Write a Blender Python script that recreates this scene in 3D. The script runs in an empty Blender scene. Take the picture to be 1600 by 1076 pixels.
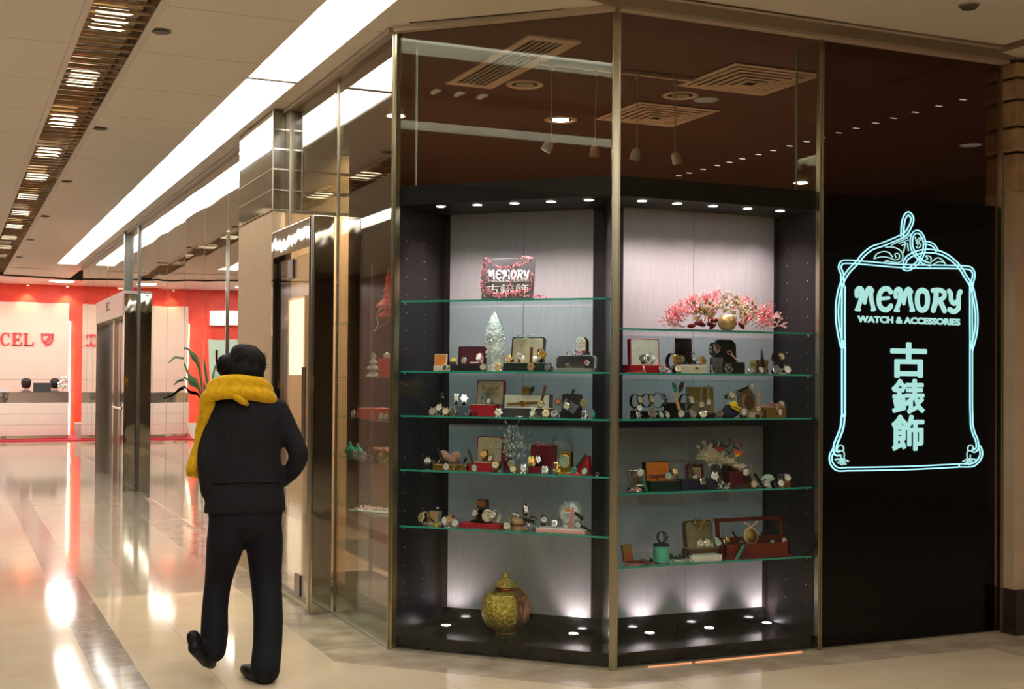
import bpy, math, random
from mathutils import Vector, Matrix
random.seed(7)
R = math.radians
SC = bpy.context.scene
COL = SC.collection

# ------------------------------------------------------------------ camera
F_PX, CX, CY = 1989.83, 800.0, 560.9          # image taken as 1600 x 1076
YAW, PITCH, ROLL = 0.417842, 0.013742, 0.007808
EYE = Vector((0, 0, 1.5))
_F = Vector((math.sin(YAW)*math.cos(PITCH), math.cos(YAW)*math.cos(PITCH), math.sin(PITCH)))
_R = Vector((math.cos(YAW), -math.sin(YAW), 0))
_U = _R.cross(_F)
_c, _s = math.cos(ROLL), math.sin(ROLL)
CAMX = _R*_c + _U*_s
CAMY = _U*_c - _R*_s
cam = bpy.data.objects.new('camera', bpy.data.cameras.new('camera'))
COL.objects.link(cam)
cam.matrix_world = Matrix(((CAMX.x, CAMY.x, -_F.x, EYE.x), (CAMX.y, CAMY.y, -_F.y, EYE.y), (CAMX.z, CAMY.z, -_F.z, EYE.z), (0, 0, 0, 1)))
cam.data.sensor_width = 36
cam.data.lens = F_PX*36/1600
cam.data.shift_y = (CY-538)/1600
cam.data.clip_end = 200
SC.camera = cam

# ------------------------------------------------------------------ world, view
wd = bpy.data.worlds.new('world'); SC.world = wd
wd.use_nodes = True
wd.node_tree.nodes['Background'].inputs[0].default_value = (0.42, 0.33, 0.24, 1)
wd.node_tree.nodes['Background'].inputs[1].default_value = 0.12
SC.view_settings.view_transform = 'Standard'
SC.view_settings.look = 'None'
SC.view_settings.exposure = 1.1
SC.view_settings.gamma = 1
SC.view_settings.use_curve_mapping = False
SC.cycles.transparent_max_bounces = 40
SC.cycles.max_bounces = 9
SC.cycles.glossy_bounces = 6
SC.cycles.sample_clamp_indirect = 4
SC.cycles.caustics_reflective = False

# ------------------------------------------------------------------ pixel -> place helpers
def ray(px):
    u = px[0]-CX; v = px[1]-CY
    return _F + CAMX*(u/F_PX) - CAMY*(v/F_PX)
def onz(px, z):
    d = ray(px); return EYE + d*((z-1.5)/d.z)
def onx(px, x):
    d = ray(px); return EYE + d*(x/d.x)
def ony(px, y):
    d = ray(px); return EYE + d*(y/d.y)
K = 8.9087
def onn(px, off=0):
    d = ray(px); return EYE + d*((K+off*math.sqrt(2))/(d.x+d.y))
H = 3.4155
MALL_W = 34
L0 = Vector((2.25, K-2.25, 0)); C0 = Vector((K-5.77, 5.77, 0)); R0 = Vector((4.425, 5.77, 0)); E0 = Vector((5.756, 5.77, 0))
YF = 5.77; XW = 2.23

# ------------------------------------------------------------------ materials
MATS = {}
def mat(name, col=None, rough=.5, metal=0, emit=None, es=0, noise=None, bump=0, bscale=30, spec=.5, coat=0, sheen=0, trans=0, stretch=None, alpha=1):
    if name in MATS: return MATS[name]
    m = bpy.data.materials.new(name); m.use_nodes = True
    nt = m.node_tree; b = nt.nodes['Principled BSDF']
    b.inputs['Base Color'].default_value = (*col, 1)
    b.inputs['Roughness'].default_value = rough
    b.inputs['Metallic'].default_value = metal
    b.inputs['Specular IOR Level'].default_value = spec
    b.inputs['Coat Weight'].default_value = coat
    b.inputs['Sheen Weight'].default_value = sheen
    b.inputs['Transmission Weight'].default_value = trans
    if emit: b.inputs['Emission Color'].default_value = (*emit, 1); b.inputs['Emission Strength'].default_value = es
    if noise or bump:
        tc = nt.nodes.new('ShaderNodeTexCoord'); mp = nt.nodes.new('ShaderNodeMapping')
        nt.links.new(tc.outputs['Object'], mp.inputs[0])
        if stretch: mp.inputs['Scale'].default_value = stretch
    if noise:   # (scale, second colour, detail)
        n = nt.nodes.new('ShaderNodeTexNoise'); n.inputs['Scale'].default_value = noise[0]; n.inputs['Detail'].default_value = noise[2] if len(noise) > 2 else 4
        cr = nt.nodes.new('ShaderNodeValToRGB')
        cr.color_ramp.elements[0].color = (*col, 1); cr.color_ramp.elements[1].color = (*noise[1], 1)
        cr.color_ramp.elements[0].position = .35; cr.color_ramp.elements[1].position = .65
        nt.links.new(mp.outputs[0], n.inputs['Vector']); nt.links.new(n.outputs['Fac'], cr.inputs[0]); nt.links.new(cr.outputs[0], b.inputs['Base Color'])
    if bump:
        n2 = nt.nodes.new('ShaderNodeTexNoise'); n2.inputs['Scale'].default_value = bscale; n2.inputs['Detail'].default_value = 3
        bp = nt.nodes.new('ShaderNodeBump'); bp.inputs['Strength'].default_value = bump; bp.inputs['Distance'].default_value = .02
        nt.links.new(mp.outputs[0], n2.inputs['Vector']); nt.links.new(n2.outputs['Fac'], bp.inputs['Height']); nt.links.new(bp.outputs[0], b.inputs['Normal'])
    MATS[name] = m
    return m

def glass(name, tint=(1, 1, 1), f0=.04, gl=(1, 1, 1), rough=0.0, warp=0, wscale=1, power=5):
    """thin glass face: see-through, mirroring more at grazing angles"""
    if name in MATS: return MATS[name]
    m = bpy.data.materials.new(name); m.use_nodes = True
    nt = m.node_tree; nt.nodes.clear()
    o = nt.nodes.new('ShaderNodeOutputMaterial'); mx = nt.nodes.new('ShaderNodeMixShader')
    t = nt.nodes.new('ShaderNodeBsdfTransparent'); g = nt.nodes.new('ShaderNodeBsdfGlossy')
    t.inputs[0].default_value = (*tint, 1); g.inputs[0].default_value = (*gl, 1); g.inputs['Roughness'].default_value = rough
    lw = nt.nodes.new('ShaderNodeLayerWeight'); lw.inputs['Blend'].default_value = .5
    pw = nt.nodes.new('ShaderNodeMath'); pw.operation = 'POWER'; pw.inputs[1].default_value = power
    ma = nt.nodes.new('ShaderNodeMath'); ma.operation = 'MULTIPLY_ADD'; ma.inputs[1].default_value = 1-f0; ma.inputs[2].default_value = f0; ma.use_clamp = True
    nt.links.new(lw.outputs['Facing'], pw.inputs[0]); nt.links.new(pw.outputs[0], ma.inputs[0]); nt.links.new(ma.outputs[0], mx.inputs[0])
    nt.links.new(t.outputs[0], mx.inputs[1]); nt.links.new(g.outputs[0], mx.inputs[2]); nt.links.new(mx.outputs[0], o.inputs[0])
    if warp:
        tc = nt.nodes.new('ShaderNodeTexCoord'); n2 = nt.nodes.new('ShaderNodeTexNoise'); n2.inputs['Scale'].default_value = wscale; n2.inputs['Detail'].default_value = 0
        bp = nt.nodes.new('ShaderNodeBump'); bp.inputs['Strength'].default_value = 1; bp.inputs['Distance'].default_value = warp
        nt.links.new(tc.outputs['Object'], n2.inputs['Vector']); nt.links.new(n2.outputs['Fac'], bp.inputs['Height']); nt.links.new(bp.outputs[0], g.inputs['Normal'])
    MATS[name] = m
    return m

def grid_mat(name, col, col2, rough, joint, dx, dy, ox, oy, wid, coat=0, nscale=6, spec=.5, bump=0):
    """slab material with thin joints every dx, dy metres (0 = none)"""
    m = mat(name, col, rough, noise=(nscale, col2, 8), coat=coat, spec=spec)
    nt = m.node_tree; b = nt.nodes['Principled BSDF']
    src = b.inputs['Base Color'].links[0].from_socket
    tc = nt.nodes.new('ShaderNodeTexCoord'); sp = nt.nodes.new('ShaderNodeSeparateXYZ'); nt.links.new(tc.outputs['Object'], sp.inputs[0])
    facs = []
    for k, d, o in (('X', dx, ox), ('Y', dy, oy)):
        if not d: continue
        a = nt.nodes.new('ShaderNodeMath'); a.operation = 'SUBTRACT'; a.inputs[1].default_value = o; nt.links.new(sp.outputs[k], a.inputs[0])
        w = nt.nodes.new('ShaderNodeMath'); w.operation = 'PINGPONG'; w.inputs[1].default_value = d/2; nt.links.new(a.outputs[0], w.inputs[0])
        l = nt.nodes.new('ShaderNodeMath'); l.operation = 'LESS_THAN'; l.inputs[1].default_value = wid/2; nt.links.new(w.outputs[0], l.inputs[0])
        facs.append(l.outputs[0])
    f = facs[0]
    if len(facs) > 1:
        mm = nt.nodes.new('ShaderNodeMath'); mm.operation = 'MAXIMUM'; nt.links.new(facs[0], mm.inputs[0]); nt.links.new(facs[1], mm.inputs[1]); f = mm.outputs[0]
    mix = nt.nodes.new('ShaderNodeMix'); mix.data_type = 'RGBA'
    nt.links.new(f, mix.inputs['Factor']); nt.links.new(src, mix.inputs['A']); mix.inputs['B'].default_value = (*joint, 1)
    nt.links.new(mix.outputs['Result'], b.inputs['Base Color'])
    return m

def emis(name, col, s):
    if name in MATS: return MATS[name]
    m = bpy.data.materials.new(name); m.use_nodes = True; nt = m.node_tree; nt.nodes.clear()
    o = nt.nodes.new('ShaderNodeOutputMaterial'); e = nt.nodes.new('ShaderNodeEmission')
    e.inputs[0].default_value = (*col, 1); e.inputs[1].default_value = s; nt.links.new(e.outputs[0], o.inputs[0])
    MATS[name] = m
    return m

# palette for small things
def P(n):
    t = dict(
        white=((.8, .8, .77), .35, 0), cream=((.72, .65, .48), .4, 0), ivory=((.75, .72, .6), .5, 0), black=((.012, .012, .014), .35, 0),
        blackleather=((.015, .014, .015), .55, 0), silver=((.8, .8, .82), .18, 1), steel=((.55, .56, .58), .25, 1), gold=((.83, .58, .18), .22, 1),
        darkgold=((.42, .29, .08), .3, 1), brown=((.12, .05, .03), .5, 0), tan=((.5, .33, .17), .5, 0), red=((.45, .012, .03), .4, 0), maroon=((.09, .008, .02), .45, 0),
        wine=((.2, .01, .03), .3, 0), mahogany=((.16, .025, .015), .25, 0), navy=((.012, .015, .05), .7, 0), darkgreen=((.008, .03, .03), .35, 0), mint=((.1, .55, .42), .5, 0),
        teal=((.05, .4, .35), .25, 0), grey=((.25, .25, .26), .5, 0), darkgrey=((.05, .05, .055), .5, 0), pink=((.7, .25, .3), .5, 0), rose=((.75, .45, .38), .3, .6),
        yellow=((.75, .55, .03), .6, 0), orange=((.6, .2, .03), .5, 0), copper=((.6, .25, .12), .3, 1), green=((.03, .18, .1), .5, 0), palegreen=((.5, .7, .6), .4, 0),
        coral=((.85, .16, .2), .5, 0), palepink=((.85, .5, .5), .5, 0), wood=((.28, .12, .05), .4, 0), moss=((.2, .2, .08), .7, 0), beige=((.5, .42, .28), .6, 0), mirrorwhite=((.62, .75, .72), .15, 0),
        crystal=((.75, .88, .86), .1, .3), hair=((.008, .006, .006), .5, 0), skin=((.55, .32, .22), .55, 0), olive=((.25, .2, .05), .5, 0), khaki=((.3, .26, .16), .7, 0), redbright=((.8, .05, .04), .35, 0))[n]
    c, r, me = t
    return mat('paint_'+n, c, r, me, noise=(35, tuple(min(1, x*1.12+.002) for x in c), 2))

# ------------------------------------------------------------------ mesh building
def T(*v): return Matrix.Translation(Vector(v))
def RX(a): return Matrix.Rotation(a, 4, 'X')
def RY(a): return Matrix.Rotation(a, 4, 'Y')
def RZ(a): return Matrix.Rotation(a, 4, 'Z')
def SCL(x, y, z): return Matrix.Diagonal((x, y, z, 1))
class MB:
    def __init__(s, M=None): s.v = []; s.f = []; s.M = M or Matrix()
    def add(s, vs, fs, M=None):
        n = len(s.v); A = s.M @ M if M is not None else s.M
        s.v += [A @ Vector(p) for p in vs]; s.f += [tuple(n+i for i in f) for f in fs]
        return s
    def box(s, x0, x1, y0, y1, z0, z1, M=None):
        v = [(x, y, z) for z in (z0, z1) for y in (y0, y1) for x in (x0, x1)]
        return s.add(v, [(0, 2, 3, 1), (4, 5, 7, 6), (0, 1, 5, 4), (2, 6, 7, 3), (0, 4, 6, 2), (1, 3, 7, 5)], M)
    def prism(s, poly, z0, z1, M=None):      # poly in xy, extruded along z
        n = len(poly)
        v = [(x, y, z0) for x, y in poly]+[(x, y, z1) for x, y in poly]
        return s.add(v, [tuple(range(n))[::-1], tuple(range(n, 2*n))]+[(i, (i+1) % n, n+(i+1) % n, n+i) for i in range(n)], M)
    def lathe(s, prof, n=24, M=None, cap=True):        # prof (r, z) upward
        v = []; f = []
        for r, z in prof:
            for i in range(n):
                a = 2*math.pi*i/n; v.append((r*math.cos(a), r*math.sin(a), z))
        for j in range(len(prof)-1):
            for i in range(n):
                f.append((j*n+i, j*n+(i+1) % n, (j+1)*n+(i+1) % n, (j+1)*n+i))
        if cap: f.append(tuple(range(n))[::-1]); m = (len(prof)-1)*n; f.append(tuple(range(m, m+n)))
        return s.add(v, f, M)
    def ring(s, prof, n=24, M=None): return s.lathe(prof, n, M, False)
    def cyl(s, r, z0, z1, n=16, M=None, r2=None): return s.lathe([(r, z0), (r if r2 is None else r2, z1)], n, M)
    def tube(s, pts, r, n=8, M=None, closed=False, flat=1, up=None):   # r number or list
        pts = [Vector(p) for p in pts]; m = len(pts); v = []; f = []
        ref = Vector(up) if up else Vector((0, 0, 1))
        for i, p in enumerate(pts):
            a = pts[(i-1) % m] if (closed or i) else p; b = pts[(i+1) % m] if (closed or i < m-1) else p
            t = (b-a)
            if t.length < 1e-9: t = Vector((0, 0, 1))
            t.normalize()
            if abs(t.dot(ref)) > .95 and not up: rr = Vector((1, 0, 0))
            else: rr = ref
            x = t.cross(rr).normalized(); y = x.cross(t).normalized()
            rad = r[i] if isinstance(r, (list, tuple)) else r
            for k in range(n):
                q = 2*math.pi*k/n; v.append(p+x*(math.cos(q)*rad)+y*(math.sin(q)*rad*flat))
        L = m if closed else m-1
        for i in range(L):
            for k in range(n):
                i2 = (i+1) % m
                f.append((i*n+k, i*n+(k+1) % n, i2*n+(k+1) % n, i2*n+k))
        if not closed: f += [tuple(range(n))[::-1], tuple(range((m-1)*n, m*n))]
        return s.add(v, f, M)
    def strap(s, pts, w, t, M=None, closed=False):      # flat band along pts in the y-z plane, width along x
        m = len(pts); v = []; f = []
        for i, (y, z) in enumerate(pts):
            a = pts[(i-1) % m] if (closed or i) else pts[i]; b = pts[(i+1) % m] if (closed or i < m-1) else pts[i]
            dy, dz = b[0]-a[0], b[1]-a[1]; l = math.hypot(dy, dz) or 1; ny, nz = -dz/l*t/2, dy/l*t/2
            v += [(-w/2, y-ny, z-nz), (w/2, y-ny, z-nz), (w/2, y+ny, z+nz), (-w/2, y+ny, z+nz)]
        for i in range(m if closed else m-1):
            j = (i+1) % m
            for k in range(4): f.append((i*4+k, j*4+k, j*4+(k+1) % 4, i*4+(k+1) % 4))
        if not closed: f += [(0, 1, 2, 3), (m*4-1, m*4-2, m*4-3, m*4-4)]
        return s.add(v, f, M)
    def ball(s, r, M=None, n=12, k=8):
        prof = [(max(1e-4, r*math.sin(math.pi*i/k)), -r*math.cos(math.pi*i/k)) for i in range(k+1)]
        return s.lathe(prof, n, M)
    def build(s, name, m, parent=None, smooth=False, bevel=0, label=None, seg=2):
        me = bpy.data.meshes.new(name); me.from_pydata([tuple(p) for p in s.v], [], s.f); me.update()
        import bmesh
        bm = bmesh.new(); bm.from_mesh(me); bmesh.ops.recalc_face_normals(bm, faces=bm.faces); bm.to_mesh(me); bm.free()
        o = bpy.data.objects.new(name, me); COL.objects.link(o)
        if m: me.materials.append(m)
        if smooth:
            for p in me.polygons: p.use_smooth = True
        if smooth == 'auto':
            me.set_sharp_from_angle(angle=R(40))
        if bevel:
            b = o.modifiers.new('bevel', 'BEVEL'); b.width = bevel; b.segments = seg; b.limit_method = 'ANGLE'
        if parent: o.parent = parent
        if label: o['label'] = label
        return o
def tag(o, label, cat, group=None, kind=None):
    o['label'] = label; o['category'] = cat
    if group: o['group'] = group
    if kind: o['kind'] = kind
    return o
def thing(name, label, cat, loc=(0, 0, 0), rz=0, group=None, rot=None):
    o = bpy.data.objects.new(name, None); COL.objects.link(o); o.location = loc; o.rotation_euler = rot or (0, 0, rz)
    o.empty_display_size = .05
    return tag(o, label, cat, group)
def struct(o):
    o['kind'] = 'structure'; return o
def rrect(w, h, r, n=4):      # rounded rectangle outline centred on 0
    p = []
    for cx, cy, a0 in ((w/2-r, h/2-r, 0), (-w/2+r, h/2-r, 90), (-w/2+r, -h/2+r, 180), (w/2-r, -h/2+r, 270)):
        for i in range(n+1):
            a = R(a0+90*i/n); p.append((cx+r*math.cos(a), cy+r*math.sin(a)))
    return p
def smooth_path(pts, k=5, closed=False):
    pts = [Vector(p) for p in pts]; n = len(pts); out = []
    rng = range(n if closed else n-1)
    for i in rng:
        p1, p2 = pts[i], pts[(i+1) % n]
        p0 = pts[(i-1) % n] if (closed or i) else p1; p3 = pts[(i+2) % n] if (closed or i < n-2) else p2
        for j in range(k):
            t = j/k
            out.append(.5*((2*p1)+(p2-p0)*t+(2*p0-5*p1+4*p2-p3)*t*t+(3*p1-p0-3*p2+p3)*t**3))
    if not closed: out.append(pts[-1])
    return out
def spot(loc, target, power, size=R(70), blend=.6, col=(1, 1, 1), rad=.02, parent=None, name='lamp_light'):
    d = bpy.data.lights.new(name, 'SPOT'); d.energy = power; d.spot_size = size; d.spot_blend = blend; d.color = col; d.shadow_soft_size = rad
    o = bpy.data.objects.new(name, d); COL.objects.link(o)
    o.location = loc; v = Vector(target)-Vector(loc); o.rotation_euler = v.to_track_quat('-Z', 'Y').to_euler()
    if parent:
        o.parent = parent; o.matrix_parent_inverse = parent_world(parent).inverted()
    return o
def parent_world(p):
    M = Matrix.LocRotScale(p.location, p.rotation_euler, p.scale)
    return (parent_world(p.parent) @ M) if p.parent else M

# ================================================================== THE SETTING
m_floor = grid_mat('floor_stone', (.58, .47, .325), (.62, .52, .37), .075, (.42, .33, .22), 1.03, 1.03, .21, 7.8, .004, nscale=3, spec=.6)
m_stripe = grid_mat('stripe_stone', (.20, .155, .12), (.29, .235, .19), .09, (.16, .13, .1), 0, 1.03, 0, 7.8, .006, nscale=14)
m_border = grid_mat('border_marble', (.34, .27, .19), (.5, .42, .31), .12, (.17, .13, .09), 0, 0.9, 0, 5.9, .004, nscale=5)
m_ceil = grid_mat('ceiling_panel', (.72, .65, .54), (.73, .66, .55), .45, (.3, .25, .18), 0, 1.03, 0, 7.8, .008, nscale=2)
m_shopceil = mat('shop_ceiling_brown', (.085, .030, .025), .5, noise=(60, (.11, .042, .033), 3))
m_dark = mat('dark_wall', (.03, .015, .011), .5, noise=(8, (.05, .022, .016)))
m_beige = mat('beige_plaster', (.56, .40, .23), .6, noise=(20, (.6, .43, .25)), bump=.08, bscale=60)
m_steel = mat('bright_steel', (.72, .68, .6), .14, 1, noise=(3, (.78, .74, .66)))
m_mirror = mat('mirror_steel', (.62, .57, .48), .03, 1, noise=(3, (.66, .6, .5)), bump=.16, bscale=2.4, stretch=(1, 1, .55))
m_brass = mat('brass_post', (.42, .38, .25), .25, 1, noise=(5, (.48, .43, .3)), stretch=(1, 1, .05))

# floors
a = MB(); a.prism([(-7, -8), (12, -8), (12, 29.6), (-7, 29.6)], -.1, 0); struct(a.build('floor', m_floor))
a = MB(); a.prism([(-7, 29.6), (12, 29.6), (12, 33), (-7, 33)], -.1, .03); struct(a.build('floor', mat('red_carpet', (.5, .01, .03), .6, noise=(40, (.55, .02, .05)))))
a = MB(); a.prism([(.69, -8), (.906, -8), (.906, 29.5), (.69, 29.5)], -.02, .0015); struct(a.build('trim_1', m_stripe))
# darker inlay pieces of the floor band
a = MB()
for y in (6.7, 9.79, 12.88, 15.97): a.box(.69, .906, y-.09, y+.09, -.02, .002)
struct(a.build('trim_2', mat('stripe_inlay', (.30, .28, .24), .08, noise=(10, (.42, .4, .36)))))
# marble border that follows the shop front
a = MB()
a.prism([(1.88, 24.1), (1.88, 6.49), (2.23, 6.14), (2.90, 5.455), (5.37, 5.445), (5.37, 4.9), (12, 4.9), (12, 5.66), (5.76, 5.66), (5.756, 5.8), (3.139, 5.78), (2.26, 6.66), (2.235, 24.1)], -.02, .0012)
struct(a.build('trim_3', m_border))
# shop floor inside
a = MB(); a.prism([(2.24, 6.67), (3.14, 5.775), (9, 5.775), (9, 24), (2.24, 24)], -.02, .003)
struct(a.build('floor', mat('shop_floor', (.34, .27, .19), .15, noise=(4, (.4, .32, .23)))))

# ceilings
a = MB()
for x0, x1 in ((-7, -.44), (-.11, .657), (.988, 1.75), (2.08, 2.25)):
    a = MB(); a.prism([(x0, -8), (x1, -8), (x1, 26.3+x1*.35), (x0, 26.3+x0*.35)], H, H+.12); struct(a.build('ceiling', m_ceil))
for x0, x1 in ((-.44, -.11), (1.75, 2.08)): a = MB(); a.prism([(x0, 23.64), (x1, 23.64), (x1, 26.3+x1*.35), (x0, 26.3+x0*.35)], H, H+.12); struct(a.build('ceiling', m_ceil))
a = MB(); a.prism([(2.25, -8), (12, -8), (12, 5.77), (3.139, 5.77), (2.25, 6.659)], H, H+.12)
struct(a.build('ceiling', m_ceil))
a = MB(); a.prism([(2.25, 6.659), (3.139, 5.77), (9, 5.77), (9, 25), (2.25, 25)], H, H+.12); struct(a.build('ceiling', m_shopceil))
a = MB(); a.prism([(-7, 23.8), (4, 27.7), (12, 30.5), (12, 33), (-7, 33)], 3.62, 3.7); struct(a.build('ceiling', mat('store_ceiling', (.8, .74, .7), .5, noise=(2, (.82, .76, .72)))))
m_dkline = mat('dark_reveal', (.05, .045, .035), .4, noise=(5, (.06, .05, .04)))
a = MB(); a.add(*[[( -7, 23.83, H-.03), (2.7, 27.25, H-.03), (2.7, 27.32, H-.03), (-7, 23.9, H-.03), (-7, 23.83, 3.64), (2.7, 27.25, 3.64), (2.7, 27.32, 3.64), (-7, 23.9, 3.64)],
    [(0, 3, 2, 1), (4, 5, 6, 7), (0, 1, 5, 4), (1, 2, 6, 5), (2, 3, 7, 6), (3, 0, 4, 7)]]); struct(a.build('trim_4', m_dkline))
# reveal slots: above the chamfer window and by the store
a = MB(); A = onz((640, 35), H); B = onz((930, 9), H); d = Vector((1, 1, 0)).normalized()*.012
a.prism([(A.x, A.y), (B.x, B.y), (B.x+d.x, B.y+d.y), (A.x+d.x, A.y+d.y)], H-.004, H+.002); struct(a.build('trim_5', m_dkline))
a = MB(); a.prism([(-2, 24.35), (1.75, 24.9), (1.75, 24.97), (-2, 24.42)], H-.004, H+.002); struct(a.build('trim_6', m_dkline))
# darker soffit band along the window head, and its bright bead
a = MB(); a.prism([(3.0, 5.53), (5.5, 5.49), (5.5, 5.0), (5.58, 5.0), (5.58, 5.62), (5.76, 5.66), (5.76, 5.77), (3.139, 5.77), (2.96, 5.7)], H-.012, H+.01)
struct(a.build('trim_7', mat('soffit_band', (.2, .155, .1), .35, noise=(5, (.23, .18, .12)))))
a = MB(); a.box(3.139, 5.76, 5.705, 5.765, H-.03, H-.011); a.box(3.0, 5.5, 5.50, 5.52, H-.018, H-.011); struct(a.build('trim_8', mat('head_bead', (.5, .4, .3), .4, noise=(5, (.52, .42, .32)))))
M45 = T(L0.x, L0.y, 0) @ RZ(-R(45))
a = MB(M45); a.box(0, 1.257, -.05, -.005, H-.03, H); struct(a.build('trim_9', MATS['head_bead']))
a = MB(); a.box(2.2, 2.25, 6.66, 24.1, H-.03, H+.0); struct(a.build('trim_10', mat('corridor_head', (.33, .26, .18), .4, noise=(5, (.35, .28, .2)))))

# mall walls
a = MB(); a.box(-3.1, -2.95, -8, 31.5, -.1, 3.8); struct(a.build('wall_left', mat('mall_wall', (.13, .105, .075), .35, noise=(2, (.17, .135, .1)))))
a = MB(); a.box(-7, 12, -8.1, -8, -.1, 3.6); struct(a.build('wall_back', mat('mall_wall_back', (.15, .11, .07), .5, noise=(2, (.2, .15, .11)))))
# shop inner walls (dark)
a = MB(); a.box(2.3, 9, 14, 14.1, 0, H); struct(a.build('wall_shop_back', m_dark))
a = MB(); a.box(8.9, 9, 5.8, 14, 0, H); struct(a.build('wall_shop_right', m_dark))
a = MB(); a.box(3.6, 3.7, 14.1, 24, 0, H); struct(a.build('wall_neighbour', mat('neighbour_wall', (.5, .42, .32), .5, noise=(3, (.55, .46, .36)))))
a = MB(); a.box(2.24, 8, 24.0, 24.15, 0, H); struct(a.build('wall_corridor_end', mat('wall_end_paint', (.5, .44, .36), .5, noise=(3, (.55, .48, .4)))))
# red store back wall
m_red = mat('red_wall', (.78, .055, .035), .5, noise=(5, (.85, .085, .05), 6))
a = MB(); a.box(-7, 12, 32.5, 32.6, 0, 3.62); struct(a.build('wall_store', m_red))

# stone pier at the right edge: rough blocks above, smooth plaster, dark base
PX0, PY0 = 5.76, 5.665
m_blk = mat('rough_stone', (.32, .19, .10), .8, noise=(9, (.46, .29, .16), 8), bump=.9, bscale=9)
m_plaster = mat('pier_plaster', (.46, .33, .22), .55, noise=(6, (.5, .36, .24)))
pier = MB(); pier.box(PX0, 7.2, PY0, 5.9, 0.27, 2.62); struct(pier.build('wall_pier', m_plaster))
a = MB(); zz = 2.62
random.seed(3)
for i, h in enumerate((.24, .15, .16, .13, .14)):
    z1 = min(zz+h-.012, H-.03); e = random.uniform(.0, .02)
    x = PX0-.0
    a.box(x-e, x+.3+e*3, PY0-.012-e, 5.9, zz, z1); a.box(x+.312+e*3, x+1.2, PY0-.02+e, 5.9, zz, z1); zz += h
o = a.build('wall_pier_stone', m_blk, bevel=.018, seg=3); struct(o)
a = MB(); a.box(PX0-.002, 7.2, PY0-.02, 5.9, 0, .245); a.box(PX0-.004, 7.2, PY0-.025, 5.9, .245, .27); struct(a.build('baseboard_pier', mat('dark_base', (.022, .016, .014), .25, noise=(6, (.035, .025, .02))), bevel=.004))
a = MB(); a.box(7.1, 12, 5.66, 5.9, 0, H); struct(a.build('wall_right', m_plaster))

# ------------------------------------------------------------------ ceiling lights of the mall
m_lamp = emis('lamp_diffuser', (1, .96, .91), 5.2)
def strip(x0, x1, y0, y1, label):
    t = thing('strip_light', label, 'ceiling light', ((x0+x1)/2, y0, H), group='fluorescent strips in the corridor ceiling')
    w = (x1-x0)/2
    MB().box(-w+.004, w-.004, 0, y1-y0, .075, .085).build('diffuser', m_lamp, t)
    b = MB(); b.box(-w, -w+.004, 0, y1-y0, 0, .085); b.box(w-.004, w, 0, y1-y0, 0, .085); b.box(-w, w, 0, .02, 0, .085); b.box(-w, w, y1-y0-.02, y1-y0, 0, .085); b.box(-w, w, 0, y1-y0, .085, .095)
    b.build('housing', mat('white_housing', (.8, .78, .74), .5, noise=(5, (.82, .8, .76))), t)
strip(1.75, 2.08, 8.21, 23.64, 'long glowing white strip light in the ceiling, farther length along the glass wall')
strip(1.75, 2.08, -6, 8.19, 'glowing white strip light in the ceiling, nearer length running out of the top edge')
strip(-.44, -.11, -6, 23.64, 'glowing white strip light on the left side of the corridor ceiling, seen only in reflections')

# gold louvre channel
m_gold = mat('gold_louvre', (.09, .055, .025), .10, 1, noise=(4, (.16, .1, .045)))
t = thing('louvre_channel', 'long recessed ceiling channel of shiny bronze cross louvres with trim edges', 'ceiling light', (.8225, 0, H))
b = MB()
y = -4
MYZ = Matrix(((0, 0, 1, 0), (1, 0, 0, 0), (0, 1, 0, 0), (0, 0, 0, 1)))
while y < 26.2:      # shallow curved blades across the channel
    b.prism([(-.006, 0), (.006, 0), (.012, .005), (.014, .012), (.008, .013), (0, .006), (-.008, .013), (-.014, .012), (-.012, .005)], -.157, .157, M=T(0, y, .0) @ MYZ)
    y += .172
b.build('louvre_blades', m_gold, t, smooth='auto')
b = MB(); b.box(-.163, -.157, -4, 26.4, 0, .14); b.box(.157, .163, -4, 26.4, 0, .14); b.box(-.16, .16, -4, 26.4, .14, .15); b.build('channel_housing', mat('bronze_channel', (.12, .08, .04), .3, 1, noise=(4, (.16, .11, .06))), t)
b = MB(); b.box(-.195, -.158, -4, 26.4, -.006, .004); b.box(.158, .205, -4, 26.4, -.006, .004); b.build('trim_edge', mat('channel_trim', (.6, .53, .43), .4, noise=(3, (.62, .55, .45))), t)
mw = emis('warm_lamp', (1, .80, .50), 2.0)
i = 0; y = -4+.172*37+.086
while y < 26:
    for k in range(3):
        yy = y+k*.172+.0; pts = [(-.125, yy, .026), (-.10, yy, .026), (.05, yy, .026), (.075, yy, .026)]
        MB().tube(pts, [.005, .015, .015, .005], 10).build('lamp', mw, t, smooth=True)
    y += .172*9
b = MB(); y = -4+.086
while y < 26.2: b.prism([(-.08, .125), (-.04, .095), (0, .085), (.04, .095), (.08, .125)], -.155, .155, M=T(0, y, 0) @ MYZ); y += .172
b.build('reflector_vault', m_gold, t, smooth='auto')

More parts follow.
